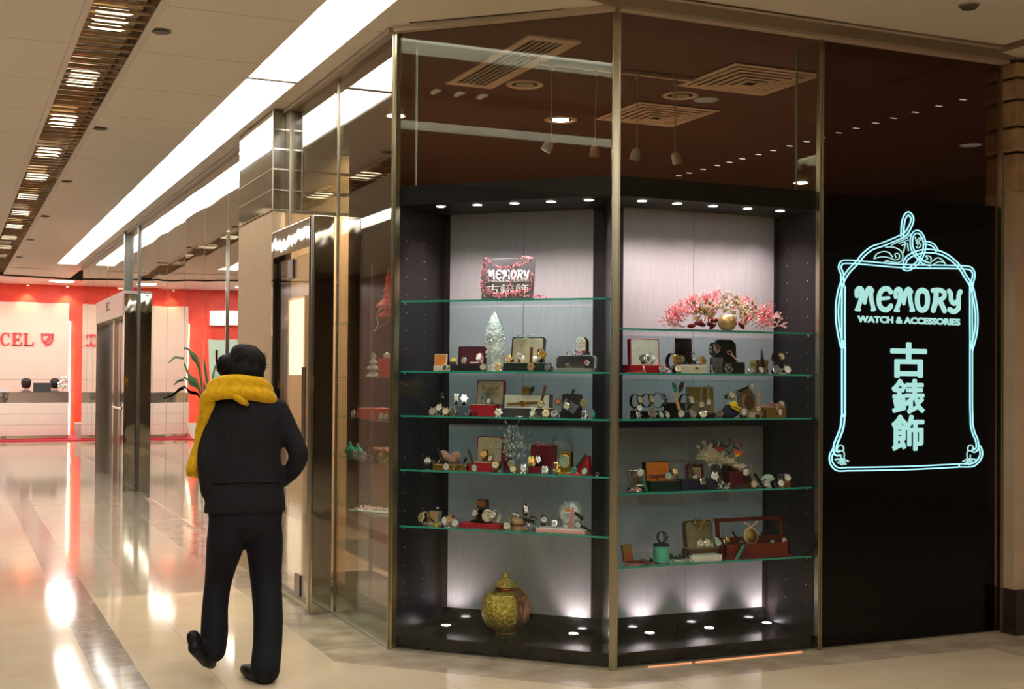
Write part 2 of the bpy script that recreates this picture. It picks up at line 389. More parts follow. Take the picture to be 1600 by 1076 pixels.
# round speakers / detectors in the ceiling
for i, y in enumerate((7.28, 10.38, 13.41, 16.5, 19.5, 22.5)):
    lb = ['round dark ceiling grille, nearest one right of the bronze louvre channel', 'round dark ceiling grille, second in the row beside the bronze channel', 'round dark ceiling grille, third in the row beside the bronze channel',
          'small round ceiling grille, fourth in the row beside the bronze channel', 'small round ceiling grille, fifth in the row beside the bronze channel', 'small round ceiling grille at the far end of the row by the red store'][i]
    t = thing('ceiling_speaker', lb, 'ceiling speaker', (1.07, y, H), group='round ceiling speakers')
    MB().ring([(.062, -.004), (.062, .0), (.05, .004)], 24).build('rim', mat('speaker_rim', (.3, .25, .18), .4, noise=(5, (.32, .27, .2))), t)
    MB().lathe([(.045, -.012), (.05, -.004)], 24).build('grille', mat('speaker_grille', (.06, .05, .04), .5, noise=(90, (.1, .08, .06))), t)
for x, y in ((4.75, 4.1), (2.6, 4.1), (2.0, 1.6), (7.6, 3.6)):  # first lamp read from its mirror image, the rest added to brighten the floor
    t = thing('downlight', 'round mall ceiling downlight by the shop corner, in a set mostly added for light', 'ceiling light', (x, y, H), group='mall downlights in front of the shop, most added for light')
    MB().ring([(.085, -.001), (.1, -.006), (.115, 0)], 24).build('rim', MATS['channel_trim'], t, smooth='auto'); MB().cyl(.085, -.004, -.001, 20).build('lens', emis('mall_down', (1, .86, .68), 1.2), t)
    spot((x, y, H-.02), (x, y, 0), MALL_W, R(130), .9, (1, .87, .7), .03, t, 'downlight_beam')
p = onz((1514, 8), H)
t = thing('smoke_detector', 'round dark detector in the ceiling at the upper right corner', 'detector', (p.x, p.y, H))
MB().ring([(.05, -.006), (.055, 0)], 24).build('rim', MATS['speaker_rim'], t); MB().lathe([(.035, -.02), (.048, -.006)], 24).build('grille', MATS['speaker_grille'], t)
# ================================================================== WINDOWS AND POSTS
g_clear = glass('window_glass', (.93, .93, .9), .022, (.78, .84, .66))
g_dark = glass('sign_window_glass', (.62, .58, .57), .018)
g_corr = glass('corridor_glass', (.84, .82, .76), .05)
GP = []
def pane(n, M, w, z0, z1, m, name=None):
    a = MB(M); a.box(0.006, w-.006, 0, .010, z0, z1); return struct(a.build('window_%d' % n, m))
HT = H-.032
MC = T(XW, 7.80, 0) @ RZ(-R(90))           # corridor plane; x runs toward the camera
pane(1, T(2.25, 7.80, 0) @ RZ(-R(90)), 1.141, .012, HT, g_corr)
pane(2, M45, 1.257, .012, HT, g_clear)
pane(3, T(C0.x, C0.y, 0), R0.x-C0.x, .012, HT, g_clear)
pane(4, T(R0.x, R0.y, 0), E0.x-R0.x, .012, HT, g_dark)
# corner posts: two thin flanges each side of a brass core
def post(n, x, y, rz, w=.02):
    a = MB(T(x, y, 0) @ RZ(rz)); a.box(-w, w, -.014, .014, 0, H); a.box(-w-.006, -w+.002, -.02, .016, 0, H); a.box(w-.002, w+.006, -.02, .016, 0, H)
    o = a.build('trim_%d' % n, m_brass, bevel=.002); return struct(o)
post(11, 2.25, 6.659, -R(67), .012); post(12, 3.139, 5.77, -R(22), .016); post(13, 4.425, 5.768, 0, .008); post(14, 5.752, 5.768, 0, .005)
a = MB(T(2.25, 7.80, 0) @ RZ(-R(90))); a.box(-.01, .006, -.006, .012, 0, H); struct(a.build('trim_15', m_brass))
# floor channels
a = MB(); a.box(3.15, 5.75, 5.755, 5.79, 0, .012); a.add([], []); M = M45; a.M = M; a.box(0, 1.257, -.018, .018, 0, .012); a.M = T(2.25, 7.8, 0) @ RZ(-R(90)); a.box(0, 1.141, -.02, .018, 0, .012)
struct(a.build('trim_16', mat('floor_channel', (.5, .47, .36), .3, .8, noise=(5, (.55, .52, .4)))))
# glass fins standing on the showcases
m_edge = mat('glass_edge', (.5, .62, .5), .15, 0, noise=(3, (.6, .7, .58)), spec=.8)
def fin(label, M, d):
    t = thing('glass_fin', label, 'glass fin'); t.matrix_world = M
    MB().box(-.005, .005, .02, d, 2.545, HT).build('fin_pane', g_clear, t)
    MB().box(-.006, .006, d, d+.004, 2.545, HT).build('polished_edge', m_edge, t)
fin('vertical glass fin above the left showcase beside the left post', T(2.272, 6.65, 0) @ RZ(-R(80)), .17) if False else None
fin('vertical glass fin above the right showcase behind the post beside the lit sign', T(4.425, 5.77, 0), .21)
fin('vertical glass fin above the left showcase just right of the corner post', T(2.262, 6.665, 0) @ RZ(-R(55)), .17)

# ------------------------------------------------------------------ steel shop portal in the corridor
def portal(loc_y0, loc_y1, xo, ztop, zlin, label, dark=False, jw=.07):
    t = thing('shop_portal', label, 'door portal', (XW, loc_y0, 0))
    L = loc_y1-loc_y0; d = XW-xo
    m = m_mirror
    MB().box(-d, .0, 0, jw, 0, ztop).build('jamb', m, t, bevel=.004)
    MB().box(-d, .0, L-jw, L, 0, ztop).build('jamb', m, t, bevel=.004)
    MB().box(-d, .0, jw, L-jw, zlin, ztop).build('header', m if not dark else mat('portal_header', (.62, .52, .45), .3, noise=(4, (.66, .56, .48))), t, bevel=.004)
    return t
tp = portal(7.80, 8.95, 2.10, 2.505, 2.32, 'polished steel door portal between the corner window and the beige column', jw=.05)
# tubular stainless edge beside the door
tb = thing('steel_tube', 'slender bright steel tube standing at the near edge of the door portal', 'tube post', (2.095, 7.85, 0))
MB().cyl(.014, .0, 2.5, 14).build('tube', m_steel, tb, smooth='auto')
MB().cyl(.02, .0, .02, 14).build('foot_ring', m_steel, tb, smooth='auto')
# frameless door leaf with patch fittings
td = thing('glass_door', 'frameless glass shop door with steel patch fittings inside the steel portal', 'door', (2.13, 7.87, 0))
MB().box(0, .012, 0, .99, .03, 2.29).build('door_leaf', glass('door_glass', (.8, .79, .74), .06), td)
def patch(z0, z1, y0, y1): return MB().box(-.008, .02, y0, y1, z0, z1).build('patch_fitting', mat('patch_bronze', (.12, .09, .06), .25, 1, noise=(8, (.16, .12, .08))), td, bevel=.003)
patch(.05, .19, .30, .44); patch(2.15, 2.28, .56, .70)
MB().box(-.004, .016, .0, .99, .03, .06).build('bottom_rail', MATS['patch_bronze'], td)
MB().tube([(-.04, .12, .95), (-.04, .12, 1.55)], .014, 10).build('pull_handle', m_steel, td, smooth='auto')
MB().box(-.004, .016, .0, .35, 1.02, 1.06).build('push_bar', m_steel, td, bevel=.003)

# ------------------------------------------------------------------ column with stone courses
a = MB(); a.box(2.13, 2.7, 9.07, 10.22, 0, 2.68); struct(a.build('wall_column', m_beige))
m_st = mat('stone_course', (.085, .065, .035), .07, noise=(7, (.15, .115, .065), 10), spec=.7)
a = MB(); zs = [2.69, 2.835, 2.984, 3.13, 3.272, H]
for i in range(5): a.box(2.13, 2.7, 9.07, 10.22, zs[i]+(.005 if i else 0), zs[i+1]-.006)
struct(a.build('wall_column_stone', m_st))
a = MB()
for z in zs[:5]: a.box(2.126, 2.7, 9.066, 10.224, z-.006, z+.005)
struct(a.build('trim_17', m_steel))
a = MB(); a.box(2.126, 2.134, 9.062, 9.07, 2.69, H); a.box(2.22, 2.235, 8.94, 9.06, 0, H); struct(a.build('trim_18', mat('joint_metal', (.4, .36, .26), .3, .9, noise=(5, (.45, .4, .3)))))
# transom glass over the door
pane(5, T(2.236, 9.06, 0) @ RZ(-R(90)), 1.26, 2.50, HT, g_corr)

# ------------------------------------------------------------------ long glass wall further down the corridor
g_far = glass('far_wall_glass', (.5, .48, .44), .6, (.93, .93, .9), warp=.004, wscale=.9, power=3)
seams = [10.22, 11.14, 12.23, 13.33, 14.46, 15.5, 16.72]
n = 6
random.seed(11)
for i in range(6):
    y1, y0 = seams[i+1], seams[i]
    a = MB(T(XW, y1, 0) @ RZ(-R(90)+R(random.uniform(-.35, .35)))); a.box(.004, y1-y0-.004, 0, .01, .02, HT); struct(a.build('window_%d' % n, g_far)); n += 1
seams2 = [20.2, 21.2, 22.3, 23.2, 24.12]
for i in range(4):
    y1, y0 = seams2[i+1], seams2[i]
    a = MB(T(XW, y1, 0) @ RZ(-R(90)+R(random.uniform(-.3, .3)))); a.box(.004, y1-y0-.004, 0, .01, .02, HT); struct(a.build('window_%d' % n, g_far)); n += 1
a = MB(T(XW, 20.2, 0) @ RZ(-R(90))); a.box(.004, 3.45, 0, .01, 2.53, HT); struct(a.build('window_%d' % n, g_far)); n += 1
a = MB()
for y in seams[1:-1]+seams2[1:-1]: a.box(XW-.001, XW+.012, y-.004, y+.004, .02, HT)
struct(a.build('trim_19', mat('glass_joint', (.14, .15, .12), .4, noise=(5, (.17, .18, .15)))))
a = MB(); a.box(XW-.02, XW+.03, 16.72, 16.76, 0, H); a.box(XW-.06, XW+.03, 17.75, 17.83, 2.52, H); struct(a.build('trim_20', mat('dark_mullion', (.13, .12, .1), .3, .6, noise=(4, (.16, .15, .12)))))
a = MB(); a.box(XW-.015, XW+.03, 10.22, 16.72, 0, .02); a.box(XW-.015, XW+.03, 20.2, 24.1, 0, .02); struct(a.build('trim_21', m_steel))
a = MB(); a.box(XW-.015, XW+.015, 11.125, 11.155, .02, 2.75); struct(a.build('trim_22', m_steel, bevel=.004))
# far portal
tp2 = thing('shop_portal', 'far steel and stone door portal jutting into the corridor near the red store', 'door portal', (XW, 16.78, 0))
MB().box(-.17, 0, 0, .12, 0, 2.52).build('jamb', m_mirror, tp2, bevel=.005)
MB().box(-.17, 0, 3.3, 3.4, 0, 2.52).build('jamb', m_steel, tp2, bevel=.005)
MB().box(-.18, 0, .12, 3.3, 2.24, 2.56).build('header', mat('portal_stone', (.62, .5, .42), .3, noise=(4, (.66, .54, .46))), tp2, bevel=.004)
MB().box(-.14, -.08, 1.35, 1.42, 0, 2.24).build('mullion', m_steel, tp2)
MB().box(-.04, -.02, .12, 1.35, 0, 2.24).build('door_panel', mat('bronze_door', (.06, .05, .04), .12, .8, noise=(2, (.2, .13, .07))), tp2)
MB().box(-.04, -.02, 1.42, 3.3, 0, 2.24).build('door_panel', mat('dark_door', (.035, .033, .03), .2, .3, noise=(2, (.06, .055, .05))), tp2)
MB().tube([(-.16, .22, 1.05), (-.16, 1.2, 1.05)], .02, 8).build('push_bar', m_steel, tp2, smooth='auto')

def text_mesh(txt, x0, x1, z0, z1, depth, M, name, m, parent=None, bold=0, label=None, mirror=False, shear=0):
    """lettering fitted into a box x0..x1, z0..z1 of the local x-z plane, front toward -y"""
    cu = bpy.data.curves.new('t', 'FONT'); cu.body = txt; cu.resolution_u = 3; cu.fill_mode = 'BOTH'; cu.extrude = 0.0
    ob = bpy.data.objects.new('t', cu); COL.objects.link(ob)
    dg = bpy.context.evaluated_depsgraph_get(); me = bpy.data.meshes.new_from_object(ob.evaluated_get(dg))
    bpy.data.objects.remove(ob)
    xs = [v.co.x for v in me.vertices]; ys = [v.co.y for v in me.vertices]
    a0, a1, b0, b1 = min(xs), max(xs), min(ys), max(ys)
    b = MB(M); vs = []; 
    for v in me.vertices:
        x = x0+(v.co.x-a0)/(a1-a0)*(x1-x0); z = z0+(v.co.y-b0)/(b1-b0)*(z1-z0)
        vs.append((x+shear*(z-z0), 0, z))
    fs = [tuple(p.vertices) for p in me.polygons]
    n = len(vs)
    # boundary edges get side walls
    cnt = {}
    for f in fs:
        for i in range(len(f)):
            e = (f[i], f[(i+1) % len(f)]); k = tuple(sorted(e)); cnt[k] = cnt.get(k, 0)+1
    side = [(k[0], k[1], k[1]+n, k[0]+n) for k, c in cnt.items() if c == 1]
    sh_ = [(0, 0)]
    if bold: rr_ = bold*(z1-z0); sh_ = [(rr_*math.cos(R(a)), rr_*math.sin(R(a))) for a in range(0, 360, 45)]+[(0, 0)]
    for dx_, dz_ in sh_:
        b.add([(x+dx_, y, z+dz_) for x, y, z in vs]+[(x+dx_, depth, z+dz_) for x, y, z in vs], fs+[tuple(i+n for i in f) for f in fs]+side)
    bpy.data.meshes.remove(me)
    return b.build(name, m, parent, label=label)

A = onx((170, 478), XW-.181)
text_mesh('EC', 0, .35, A.z-.06, A.z+.06, .003, T(XW-.184, A.y+.3, 0) @ RZ(-R(90)), 'lettering', mat('sign_ink', (.03, .03, .03), .5, noise=(5, (.04, .04, .04))), None)
lt = bpy.data.objects['lettering']; lt.parent = tp2; lt.matrix_parent_inverse = parent_world(tp2).inverted(); lt['label'] = 'small dark letters on the pale header'

# ================================================================== THE RED STORE AT THE END
m_whitepan = mat('store_white_panel', (.80, .66, .55), .5, noise=(1.5, (.82, .69, .58)))
YB = 32.5
wp = thing('wall_panel', 'large white feature panel with glowing side edges on the red store wall', 'wall panel', (0, YB, 0))
MB().box(-1.3, 2.69, -.12, 0, .03, 3.18).build('panel', m_whitepan, wp, bevel=.01)
m_warmstrip = emis('edge_light', (1, .78, .5), 5)
for x in (-1.33, 2.695): MB().box(x, x+.035, -.10, -.04, .03, 2.75).build('edge_light', m_warmstrip, wp)
MB().box(-1.3, 2.69, -.125, -.12, 1.34, 1.352).build('panel_joint', mat('joint_grey', (.45, .38, .34), .5, noise=(3, (.48, .4, .36))), wp)
sg = thing('wall_sign', 'red letters and shield emblem on the white panel behind the reception desk', 'sign', (0, YB-.125, 0))
m_redlet = mat('red_letter', (.85, .05, .07), .4, noise=(5, (.9, .07, .09)))
A = ony((0, 539), 32.37); B = ony((54, 539), 32.37); Tt = ony((30, 520), 32.37)
MI = T(0, 32.375-.03, 0)
wl = (B.x-A.x)/2.93
b = MB(T(0, -.03, 0)); lh_ = Tt.z-A.z; lw_ = wl*.86
def serif_letter(ch, x):
    w, h, st, th = lw_, lh_, lw_*.24, lw_*.09
    B = lambda x0, x1, z0, z1: b.box(x+x0*w, x+x1*w, 0, .03, A.z+z0*h, A.z+z1*h)
    if ch in 'EL':
        B(.1, .34, 0, 1); B(0, .44, 0, .07); B(0, .44, .93, 1); B(.1, .95, 0, .08); b.prism([(x+.95*w, A.z), (x+1.0*w, A.z+.32*h), (x+.94*w, A.z+.32*h), (x+.78*w, A.z+.07*h)], -.03, 0, M=RX(R(90)))
    if ch == 'E': B(.1, .88, .92, 1); B(.3, .7, .47, .54); B(.66, .72, .36, .65); b.prism([(x+.9*w, A.z+h), (x+.92*w, A.z+.7*h), (x+.86*w, A.z+.7*h), (x+.72*w, A.z+.93*h)], -.03, 0, M=RX(R(90)))
    if ch == 'X':
        b.prism([(x+.08*w, A.z+h), (x+.36*w, A.z+h), (x+.95*w, A.z), (x+.67*w, A.z)], -.03, 0, M=RX(R(90))); b.prism([(x+.84*w, A.z+h), (x+.93*w, A.z+h), (x+.18*w, A.z), (x+.09*w, A.z)], -.03, 0, M=RX(R(90)))
        B(0, .46, .93, 1); B(.68, 1.05, .93, 1); B(-.02, .34, 0, .07); B(.58, 1.05, 0, .07)
    if ch == 'C':
        o_ = [(.5+.5*math.cos(R(q)), .5+.52*math.sin(R(q))) for q in range(38, 323, 12)]; i_ = [(.56+.33*math.cos(R(q)), .5+.45*math.sin(R(q))) for q in range(38, 323, 12)]; n2 = len(o_)
        vs = [(x+p*w, 0, A.z+q*h) for p, q in o_]+[(x+p*w, 0, A.z+q*h) for p, q in i_]+[(x+p*w, .03, A.z+q*h) for p, q in o_]+[(x+p*w, .03, A.z+q*h) for p, q in i_]; fs = []
        for i in range(n2-1): fs += [(i, i+1, n2+i+1, n2+i), (2*n2+i, 2*n2+i+1, 3*n2+i+1, 3*n2+i), (i, i+1, 2*n2+i+1, 2*n2+i), (n2+i, n2+i+1, 3*n2+i+1, 3*n2+i)]
        b.add(vs, fs); B(.84, .9, .62, 1.0); B(.86, .92, .1, .2)
for i, ch in enumerate('EXCEL'): serif_letter(ch, A.x+(i-2)*wl)
b.build('lettering', m_redlet, sg, label='red serif letters')
C1 = ony((64, 520), 32.37); D1 = ony((84, 540), 32.37); w = D1.x-C1.x; h = C1.z-D1.z; cx = (C1.x+D1.x)/2; cz = (C1.z+D1.z)/2
sh = [(-.5, .5), (-.25, .44), (0, .5), (.25, .44), (.5, .5), (.47, .0), (.3, -.3), (0, -.52), (-.3, -.3), (-.47, 0)]
ins = [(x*.72, z*.72) for x, z in sh]
b = MB(T(cx, -.03, cz)); n_ = len(sh)
vs = [(x*w, 0, z*h) for x, z in sh]+[(x*w, 0, z*h) for x, z in ins]+[(x*w, .03, z*h) for x, z in sh]+[(x*w, .03, z*h) for x, z in ins]
fs = []
for i in range(n_):
    j = (i+1) % n_
    fs += [(i, j, n_+j, n_+i), (2*n_+i, 2*n_+j, 3*n_+j, 3*n_+i), (i, j, 2*n_+j, 2*n_+i), (n_+i, n_+j, 3*n_+j, 3*n_+i)]
b.add(vs, fs)
for k in (0, 1):
    s = .16*k
    b.box(-w*.04, w*.04, 0, .03, -h*.33, h*.33, M=T(s*w-.04*w, 0, -.05*h*k) @ RY(R(40)))
b.build('shield_emblem', m_redlet, sg)

# reception desk
dk = thing('reception_desk', 'curved white reception desk with banded front and steel plinth in the red store', 'desk', (.9, 29.95, .03), group=None)
def arc(off, x0, x1, n=24, d=1.2):
    pts = []
    for i in range(n+1):
        x = x0+(x1-x0)*i/n; pts.append((x, off+.28*((x/ (x1))**2)))
    return pts
def wallband(off, th, z0, z1, x0=-1.9, x1=1.62):
    f = arc(off, x0, x1); bk = [(x, y+th) for x, y in f][::-1]
    return MB().prism(f+bk, z0, z1)
mw_ = mat('desk_white', (.86, .8, .76), .25, noise=(2, (.88, .82, .78)))
wallband(0, .5, .085, .32).build('front_band', mw_, dk, smooth='auto'); wallband(0, .5, .327, .56).build('front_band', mw_, dk, smooth='auto'); wallband(0, .5, .567, .81).build('front_band', mw_, dk, smooth='auto')
wallband(.02, .46, .32, .57).build('seam_core', mat('desk_seam', (.5, .44, .42), .5, noise=(3, (.55, .48, .45))), dk)
wallband(.06, .4, 0, .085).build('plinth', m_mirror, dk, smooth='auto')
wallband(.05, .03, .81, 1.04).build('counter_glass', mat('desk_counter_steel', (.62, .6, .58), .06, .9, noise=(1.5, (.7, .68, .66)), bump=.4, bscale=3), dk, smooth='auto')
wallband(.02, .42, 1.04, 1.055).build('counter_ledge', glass('ledge_glass', (.75, .82, .8), .06), dk)

def bust(x, y, label, hcol='hair'):
    t = thing('person', label, 'person', (x, y, .03), group=None)
    b = MB()
    b.lathe([(.05, 0.51), (.17, .53), (.17, .64), (.19, .8), (.2, .95), (.19, 1.0), (.09, 1.05), (.055, 1.07), (.055, 1.12), (.085, 1.16), (.095, 1.22), (.088, 1.28), (.06, 1.32), (.01, 1.335)], 20, SCL(1, .7, 1))
    b.build('body', P('skin'), t, smooth=True)
    MB().lathe([(.19, .52), (.18, .64), (.2, .8), (.212, .95), (.2, 1.0), (.11, 1.055), (.07, 1.07)], 20, SCL(1.02, .74, 1)).build('uniform_jacket', P('darkgrey'), t, smooth=True)
    MB().lathe([(.085, 1.13), (.105, 1.2), (.112, 1.26), (.1, 1.31), (.06, 1.345), (.01, 1.352)], 20, T(0, .02, 0) @ SCL(1, .95, 1)).build('hair', P('hair'), t, smooth=True)
    MB().box(-.17, .17, -.16, .14, .42, .5).build('chair_seat_hidden', P('darkgrey'), t) if False else None
    st = thing('desk_chair', 'dark swivel chair under the '+label.replace('person with black hair seated ', 'person ').replace('low ', ''), 'chair', (x, y+.02, .03))
    MB().cyl(.22, .44, .5, 20).build('seat', P('darkgrey'), st, bevel=.01); MB().cyl(.025, .04, .48, 12).build('pole', m_steel, st); MB().cyl(.22, 0, .04, 20).build('base', m_steel, st, bevel=.01)
    return t
A = ony((41, 600), 31.3); bust(A.x, 31.3, 'person with black hair seated low behind the desk, left of the monitor')
A = ony((86, 598), 31.3); bust(A.x, 31.3, 'person with black hair seated behind the desk, right of the monitor')
A = ony((66, 606), 30.6)
mo = thing('computer_monitor', 'black computer monitor seen from behind on the reception desk', 'monitor', (A.x, 30.6, .03))
MB().box(-.19, .19, -.02, .02, 1.0, 1.25).build('screen_housing', P('darkgrey'), mo, bevel=.008); MB().box(-.03, .03, 0, .04, .84, 1.02).build('stand', P('darkgrey'), mo); MB().box(-.12, .12, -.08, .1, .83, .845).build('foot', P('darkgrey'), mo)
MB().box(-1.75, 1.5, .35, .8, .8, .828).build('inner_worktop', mw_, dk)
for i in range(4):
    MB().box(-1.7+i*1.02, -1.64+i*1.02, .6, .7, 0, .8).build('worktop_leg', mw_, dk)
A = ony((7, 604), 30.5); pp = thing('notice_stand', 'white paper notice in a stand at the left end of the desk', 'notice', (A.x, 30.5, .86)); MB().box(-.12, .12, -.01, .01, .0, .3).build('sheet', mat('notice_paper', (.85, .8, .8), .6, noise=(60, (.75, .6, .62), 4)), pp); MB().box(-.12, .12, -.04, .04, -.02, .0).build('stand_base', P('white'), pp)
A = ony((101, 601), 30.5); pp = thing('notice_stand', 'small red and white notice at the right end of the desk', 'notice', (A.x, 30.5, .86)); MB().box(-.09, .09, -.01, .01, 0, .22).build('sheet', P('redbright'), pp); MB().box(-.03, .03, -.014, -.01, .08, .14).build('emblem_patch', P('white'), pp); MB().box(-.1, .1, -.04, .04, -.02, 0).build('stand_base', P('white'), pp)
A = ony((97, 590), 30.7); lp = thing('orchid_pot', 'white flowering plant in a pot behind the desk notice', 'flowers', (A.x, 30.6, .86))
MB().lathe([(.05, 0), (.07, .12), (.06, .12)], 14).build('pot', P('white'), lp, smooth='auto')
b = MB()
for i in range(16): b.ball(.035, T(random.uniform(-.09, .09), random.uniform(-.06, .06), .42+random.uniform(-.1, .12)), 8, 5)
b.build('blossom_cluster', P('white'), lp, smooth=True); MB().tube([(0, 0, .1), (.02, 0, .28), (0, 0, .4)], .008, 6).build('stem', P('green'), lp)
A = onz((116, 682), .03); bn = thing('waste_bin', 'tapered grey waste bin on the red carpet beside the desk', 'bin', (A.x, 30.05, .03)); MB().lathe([(.09, 0), (.13, .36), (.12, .36), (.085, .02)], 4, RZ(R(45))).build('body', mat('bin_grey', (.55, .48, .48), .4, noise=(4, (.6, .52, .52))), bn); MB().lathe([(.135, .345), (.135, .365), (.12, .365)], 4, RZ(R(45))).build('rim', P('white'), bn)

# light box and mint display niche (seen mirrored in the corridor glass)
lb = thing('light_box', 'white glowing light box on the red store wall', 'light box', (-2.15, YB-.1, 2.92)); MB().box(-.5, .5, 0, .1, -.17, .17).build('diffuser', emis('lightbox_glow', (1, .96, .85), 1.1), lb); b = MB(); b.box(-.52, .52, -.01, .1, .17, .19); b.box(-.52, .52, -.01, .1, -.19, -.17); b.build('frame', P('white'), lb)
dn = thing('display_stand', 'mint green backed display stand with white boxes on the store wall', 'display stand', (-2.2, YB-.3, .03))
MB().box(-.62, .62, .2, .28, 1.3, 2.35).build('back_panel', mat('mint_panel', (.5, .78, .66), .4, noise=(3, (.54, .8, .7))), dn)
MB().box(-.65, .65, -.3, .2, 0, .75).build('cabinet', mat('peach_panel', (.75, .5, .36), .4, noise=(3, (.78, .54, .4))), dn)
text_mesh('0.1', -.15, .35, 1.75, 2.1, .02, T(0, .17, 0), 'lettering', m_redlet, dn, bold=.03)
rr = random.Random(5)
for i in range(5):
    for j in range(2):
        z = .95+i*.17; MB().box(-.1, .1, -.05, .05, 0, .13, M=T(-.35+j*.42+rr.uniform(-.05, .05), 0, z) @ RZ(rr.uniform(-.5, .5))).build('carton', P('white'), dn, bevel=.004)
for j in range(3): MB().box(-.6, .6, -.1, .1, .9+j*.34, .905+j*.34).build('shelf', P('white'), dn)
# store ceiling lamps, rows added to bring the store up to brightness
m_store = emis('store_fill_lamp', (1, .92, .86), 24)
k = 0
for x in (-2.2, 0.1, 2.4, 4.7):
    for y in (28.0, 29.4, 31.0):
        k += 1
        t = thing('downlight', 'round white downlight added in the red store ceiling for brightness', 'ceiling light', (x, y, 3.62), group='added downlights in the red store ceiling')
        MB().cyl(.26, -.012, .0, 24).build('lens', m_store, t); MB().ring([(.29, -.006), (.29, 0), (.26, 0), (.26, -.014)], 24).build('rim', P('white'), t)
for x in (-.6, .6, 1.74, 2.63):
    t = thing('wall_washer', 'small warm spotlight grazing the red fascia of the store', 'spotlight', (x, 32.25, 3.62), group='warm spotlights over the red fascia')
    MB().cyl(.04, -.05, 0, 12).build('housing', P('white'), t); MB().cyl(.03, -.055, -.051, 12).build('lens', mw, t)
    spot((x, 32.25, 3.55), (x, 32.5, 2.9), 14, R(80), .8, (1, .8, .4), .02, t)

# palm just inside the corridor glass
pl = thing('potted_palm', 'green palm with long arching fronds mirrored in the corridor glass wall', 'plant', (-.95, 29.1, 0))
MB().lathe([(.14, 0), (.2, .4), (.18, .4), (.17, .36)], 20).build('pot', P('white'), pl, smooth='auto')
MB().tube([(0, 0, .35), (0, .02, .9)], .025, 8).build('stem', P('moss'), pl)
for tx, ty, tz in ((.95, -.1, 1.75), (.75, .1, 1.25), (1.05, 0, .95), (.45, -.1, 1.95), (-.6, .2, 1.6), (-.8, -.1, 1.2)):
    p = smooth_path([(0, 0, .8), (tx*.3, ty*.3, tz*.5+.75), (tx*.65, ty*.65, tz+.12), (tx, ty, tz)], 6); b = MB()
    vs = []; fs = []
    for i, q in enumerate(p):
        t_ = i/(len(p)-1); w = .012+.06*math.sin(math.pi*min(1, t_*.9+.08)); vs += [q+Vector((w*.5, 0, w*.6)), q+Vector((0, 0, -.015)), q+Vector((-w*.5, 0, w*.3)), q+Vector((0, 0, .004))]
    for i in range(len(p)-1):
        for k_ in range(4): fs.append((i*4+k_, i*4+(k_+1) % 4, i*4+4+(k_+1) % 4, i*4+4+k_))
    b.add(vs, fs); b.build('frond', mat('palm_leaf', (.04, .12, .05), .4, noise=(12, (.07, .18, .07))), pl, smooth=True)

# ================================================================== SHOP CEILING FITTINGS
m_vent = mat('vent_paint', (.72, .56, .45), .45, noise=(5, (.54, .41, .32)))
def diffuser(x0, x1, y0, y1, label):
    t = thing('air_vent', label, 'air vent', ((x0+x1)/2, (y0+y1)/2, H)); w = (x1-x0)/2
    for i in range(6):
        a_, b_ = w-.0-i*.052, w-.034-i*.052
        if i == 0: b_ = w-.045
        z = -.012-.004*i+ (0 if i else .002)
        bb = MB()
        for s in (-1, 1):
            bb.prism([(s*b_, -b_), (s*a_, -a_), (s*a_, a_), (s*b_, b_)], z, z+.006)
            bb.prism([(-b_, s*b_), (-a_, s*a_), (a_, s*a_), (b_, s*b_)], z, z+.006)
        bb.build('outer_frame' if i == 0 else 'louvre_ring', m_vent, t)
    MB().box(-w+.04, w-.04, -w+.04, w-.04, -.006, .0).build('duct_opening', mat('vent_dark', (.01, .007, .006), .6, noise=(5, (.015, .01, .01))), t)
diffuser(4.34, 5.01, 6.50, 7.13, 'square ceiling air diffuser nearest the glass above the right showcase')
diffuser(4.355, 5.02, 7.69, 8.34, 'square ceiling air diffuser farther back behind the pendant lamps')
t = thing('air_vent', 'long narrow slotted ceiling vent above the left showcase', 'air vent', (3.115, 7.1, H))
b = MB(); b.box(-.165, -.115, -.655, .655, -.012, 0); b.box(.09, .165, -.655, .655, -.012, 0); b.box(-.115, .09, -.655, -.58, -.012, 0); b.box(-.115, .09, .58, .655, -.012, 0); b.build('outer_frame', m_vent, t)
for i in range(5): MB().box(-.085+i*.036, -.077+i*.036, -.58, .58, -.012, -.001).build('slat', m_vent, t)
MB().box(-.115, .09, -.58, .58, -.003, 0).build('duct_opening', MATS['vent_dark'], t)
def downl(px, label, on, warm=True):
    p = onz(px, H); t = thing('downlight', label, 'ceiling light', (p.x, p.y, H))
    MB().ring([(.085, -.001), (.1, -.008), (.12, -.006), (.124, 0)], 28).build('rim', m_vent, t, smooth='auto')
    MB().lathe([(.086, -.002), (.07, -.0015), (.05, -.001)], 28).build('reflector', P('silver'), t)
    MB().cyl(.06, -.006, -.002, 20).build('lens', on if on else mat('lamp_off', (.45, .42, .33), .2, noise=(5, (.5, .46, .36))), t)
    return p
p = downl((820, 132), 'round unlit downlight below the long slotted vent in the shop ceiling', None)
p2 = downl((876, 187), 'round glowing downlight behind the first pendant lamp', emis('down_on', (1, .8, .7), 16))
spot((p2.x, p2.y, H-.03), (p2.x, p2.y, 0), 270, R(130), .8, (1, .72, .5), .06, name='downlight_beam')
p3 = downl((1063, 149), 'round downlight between the two square diffusers', None)
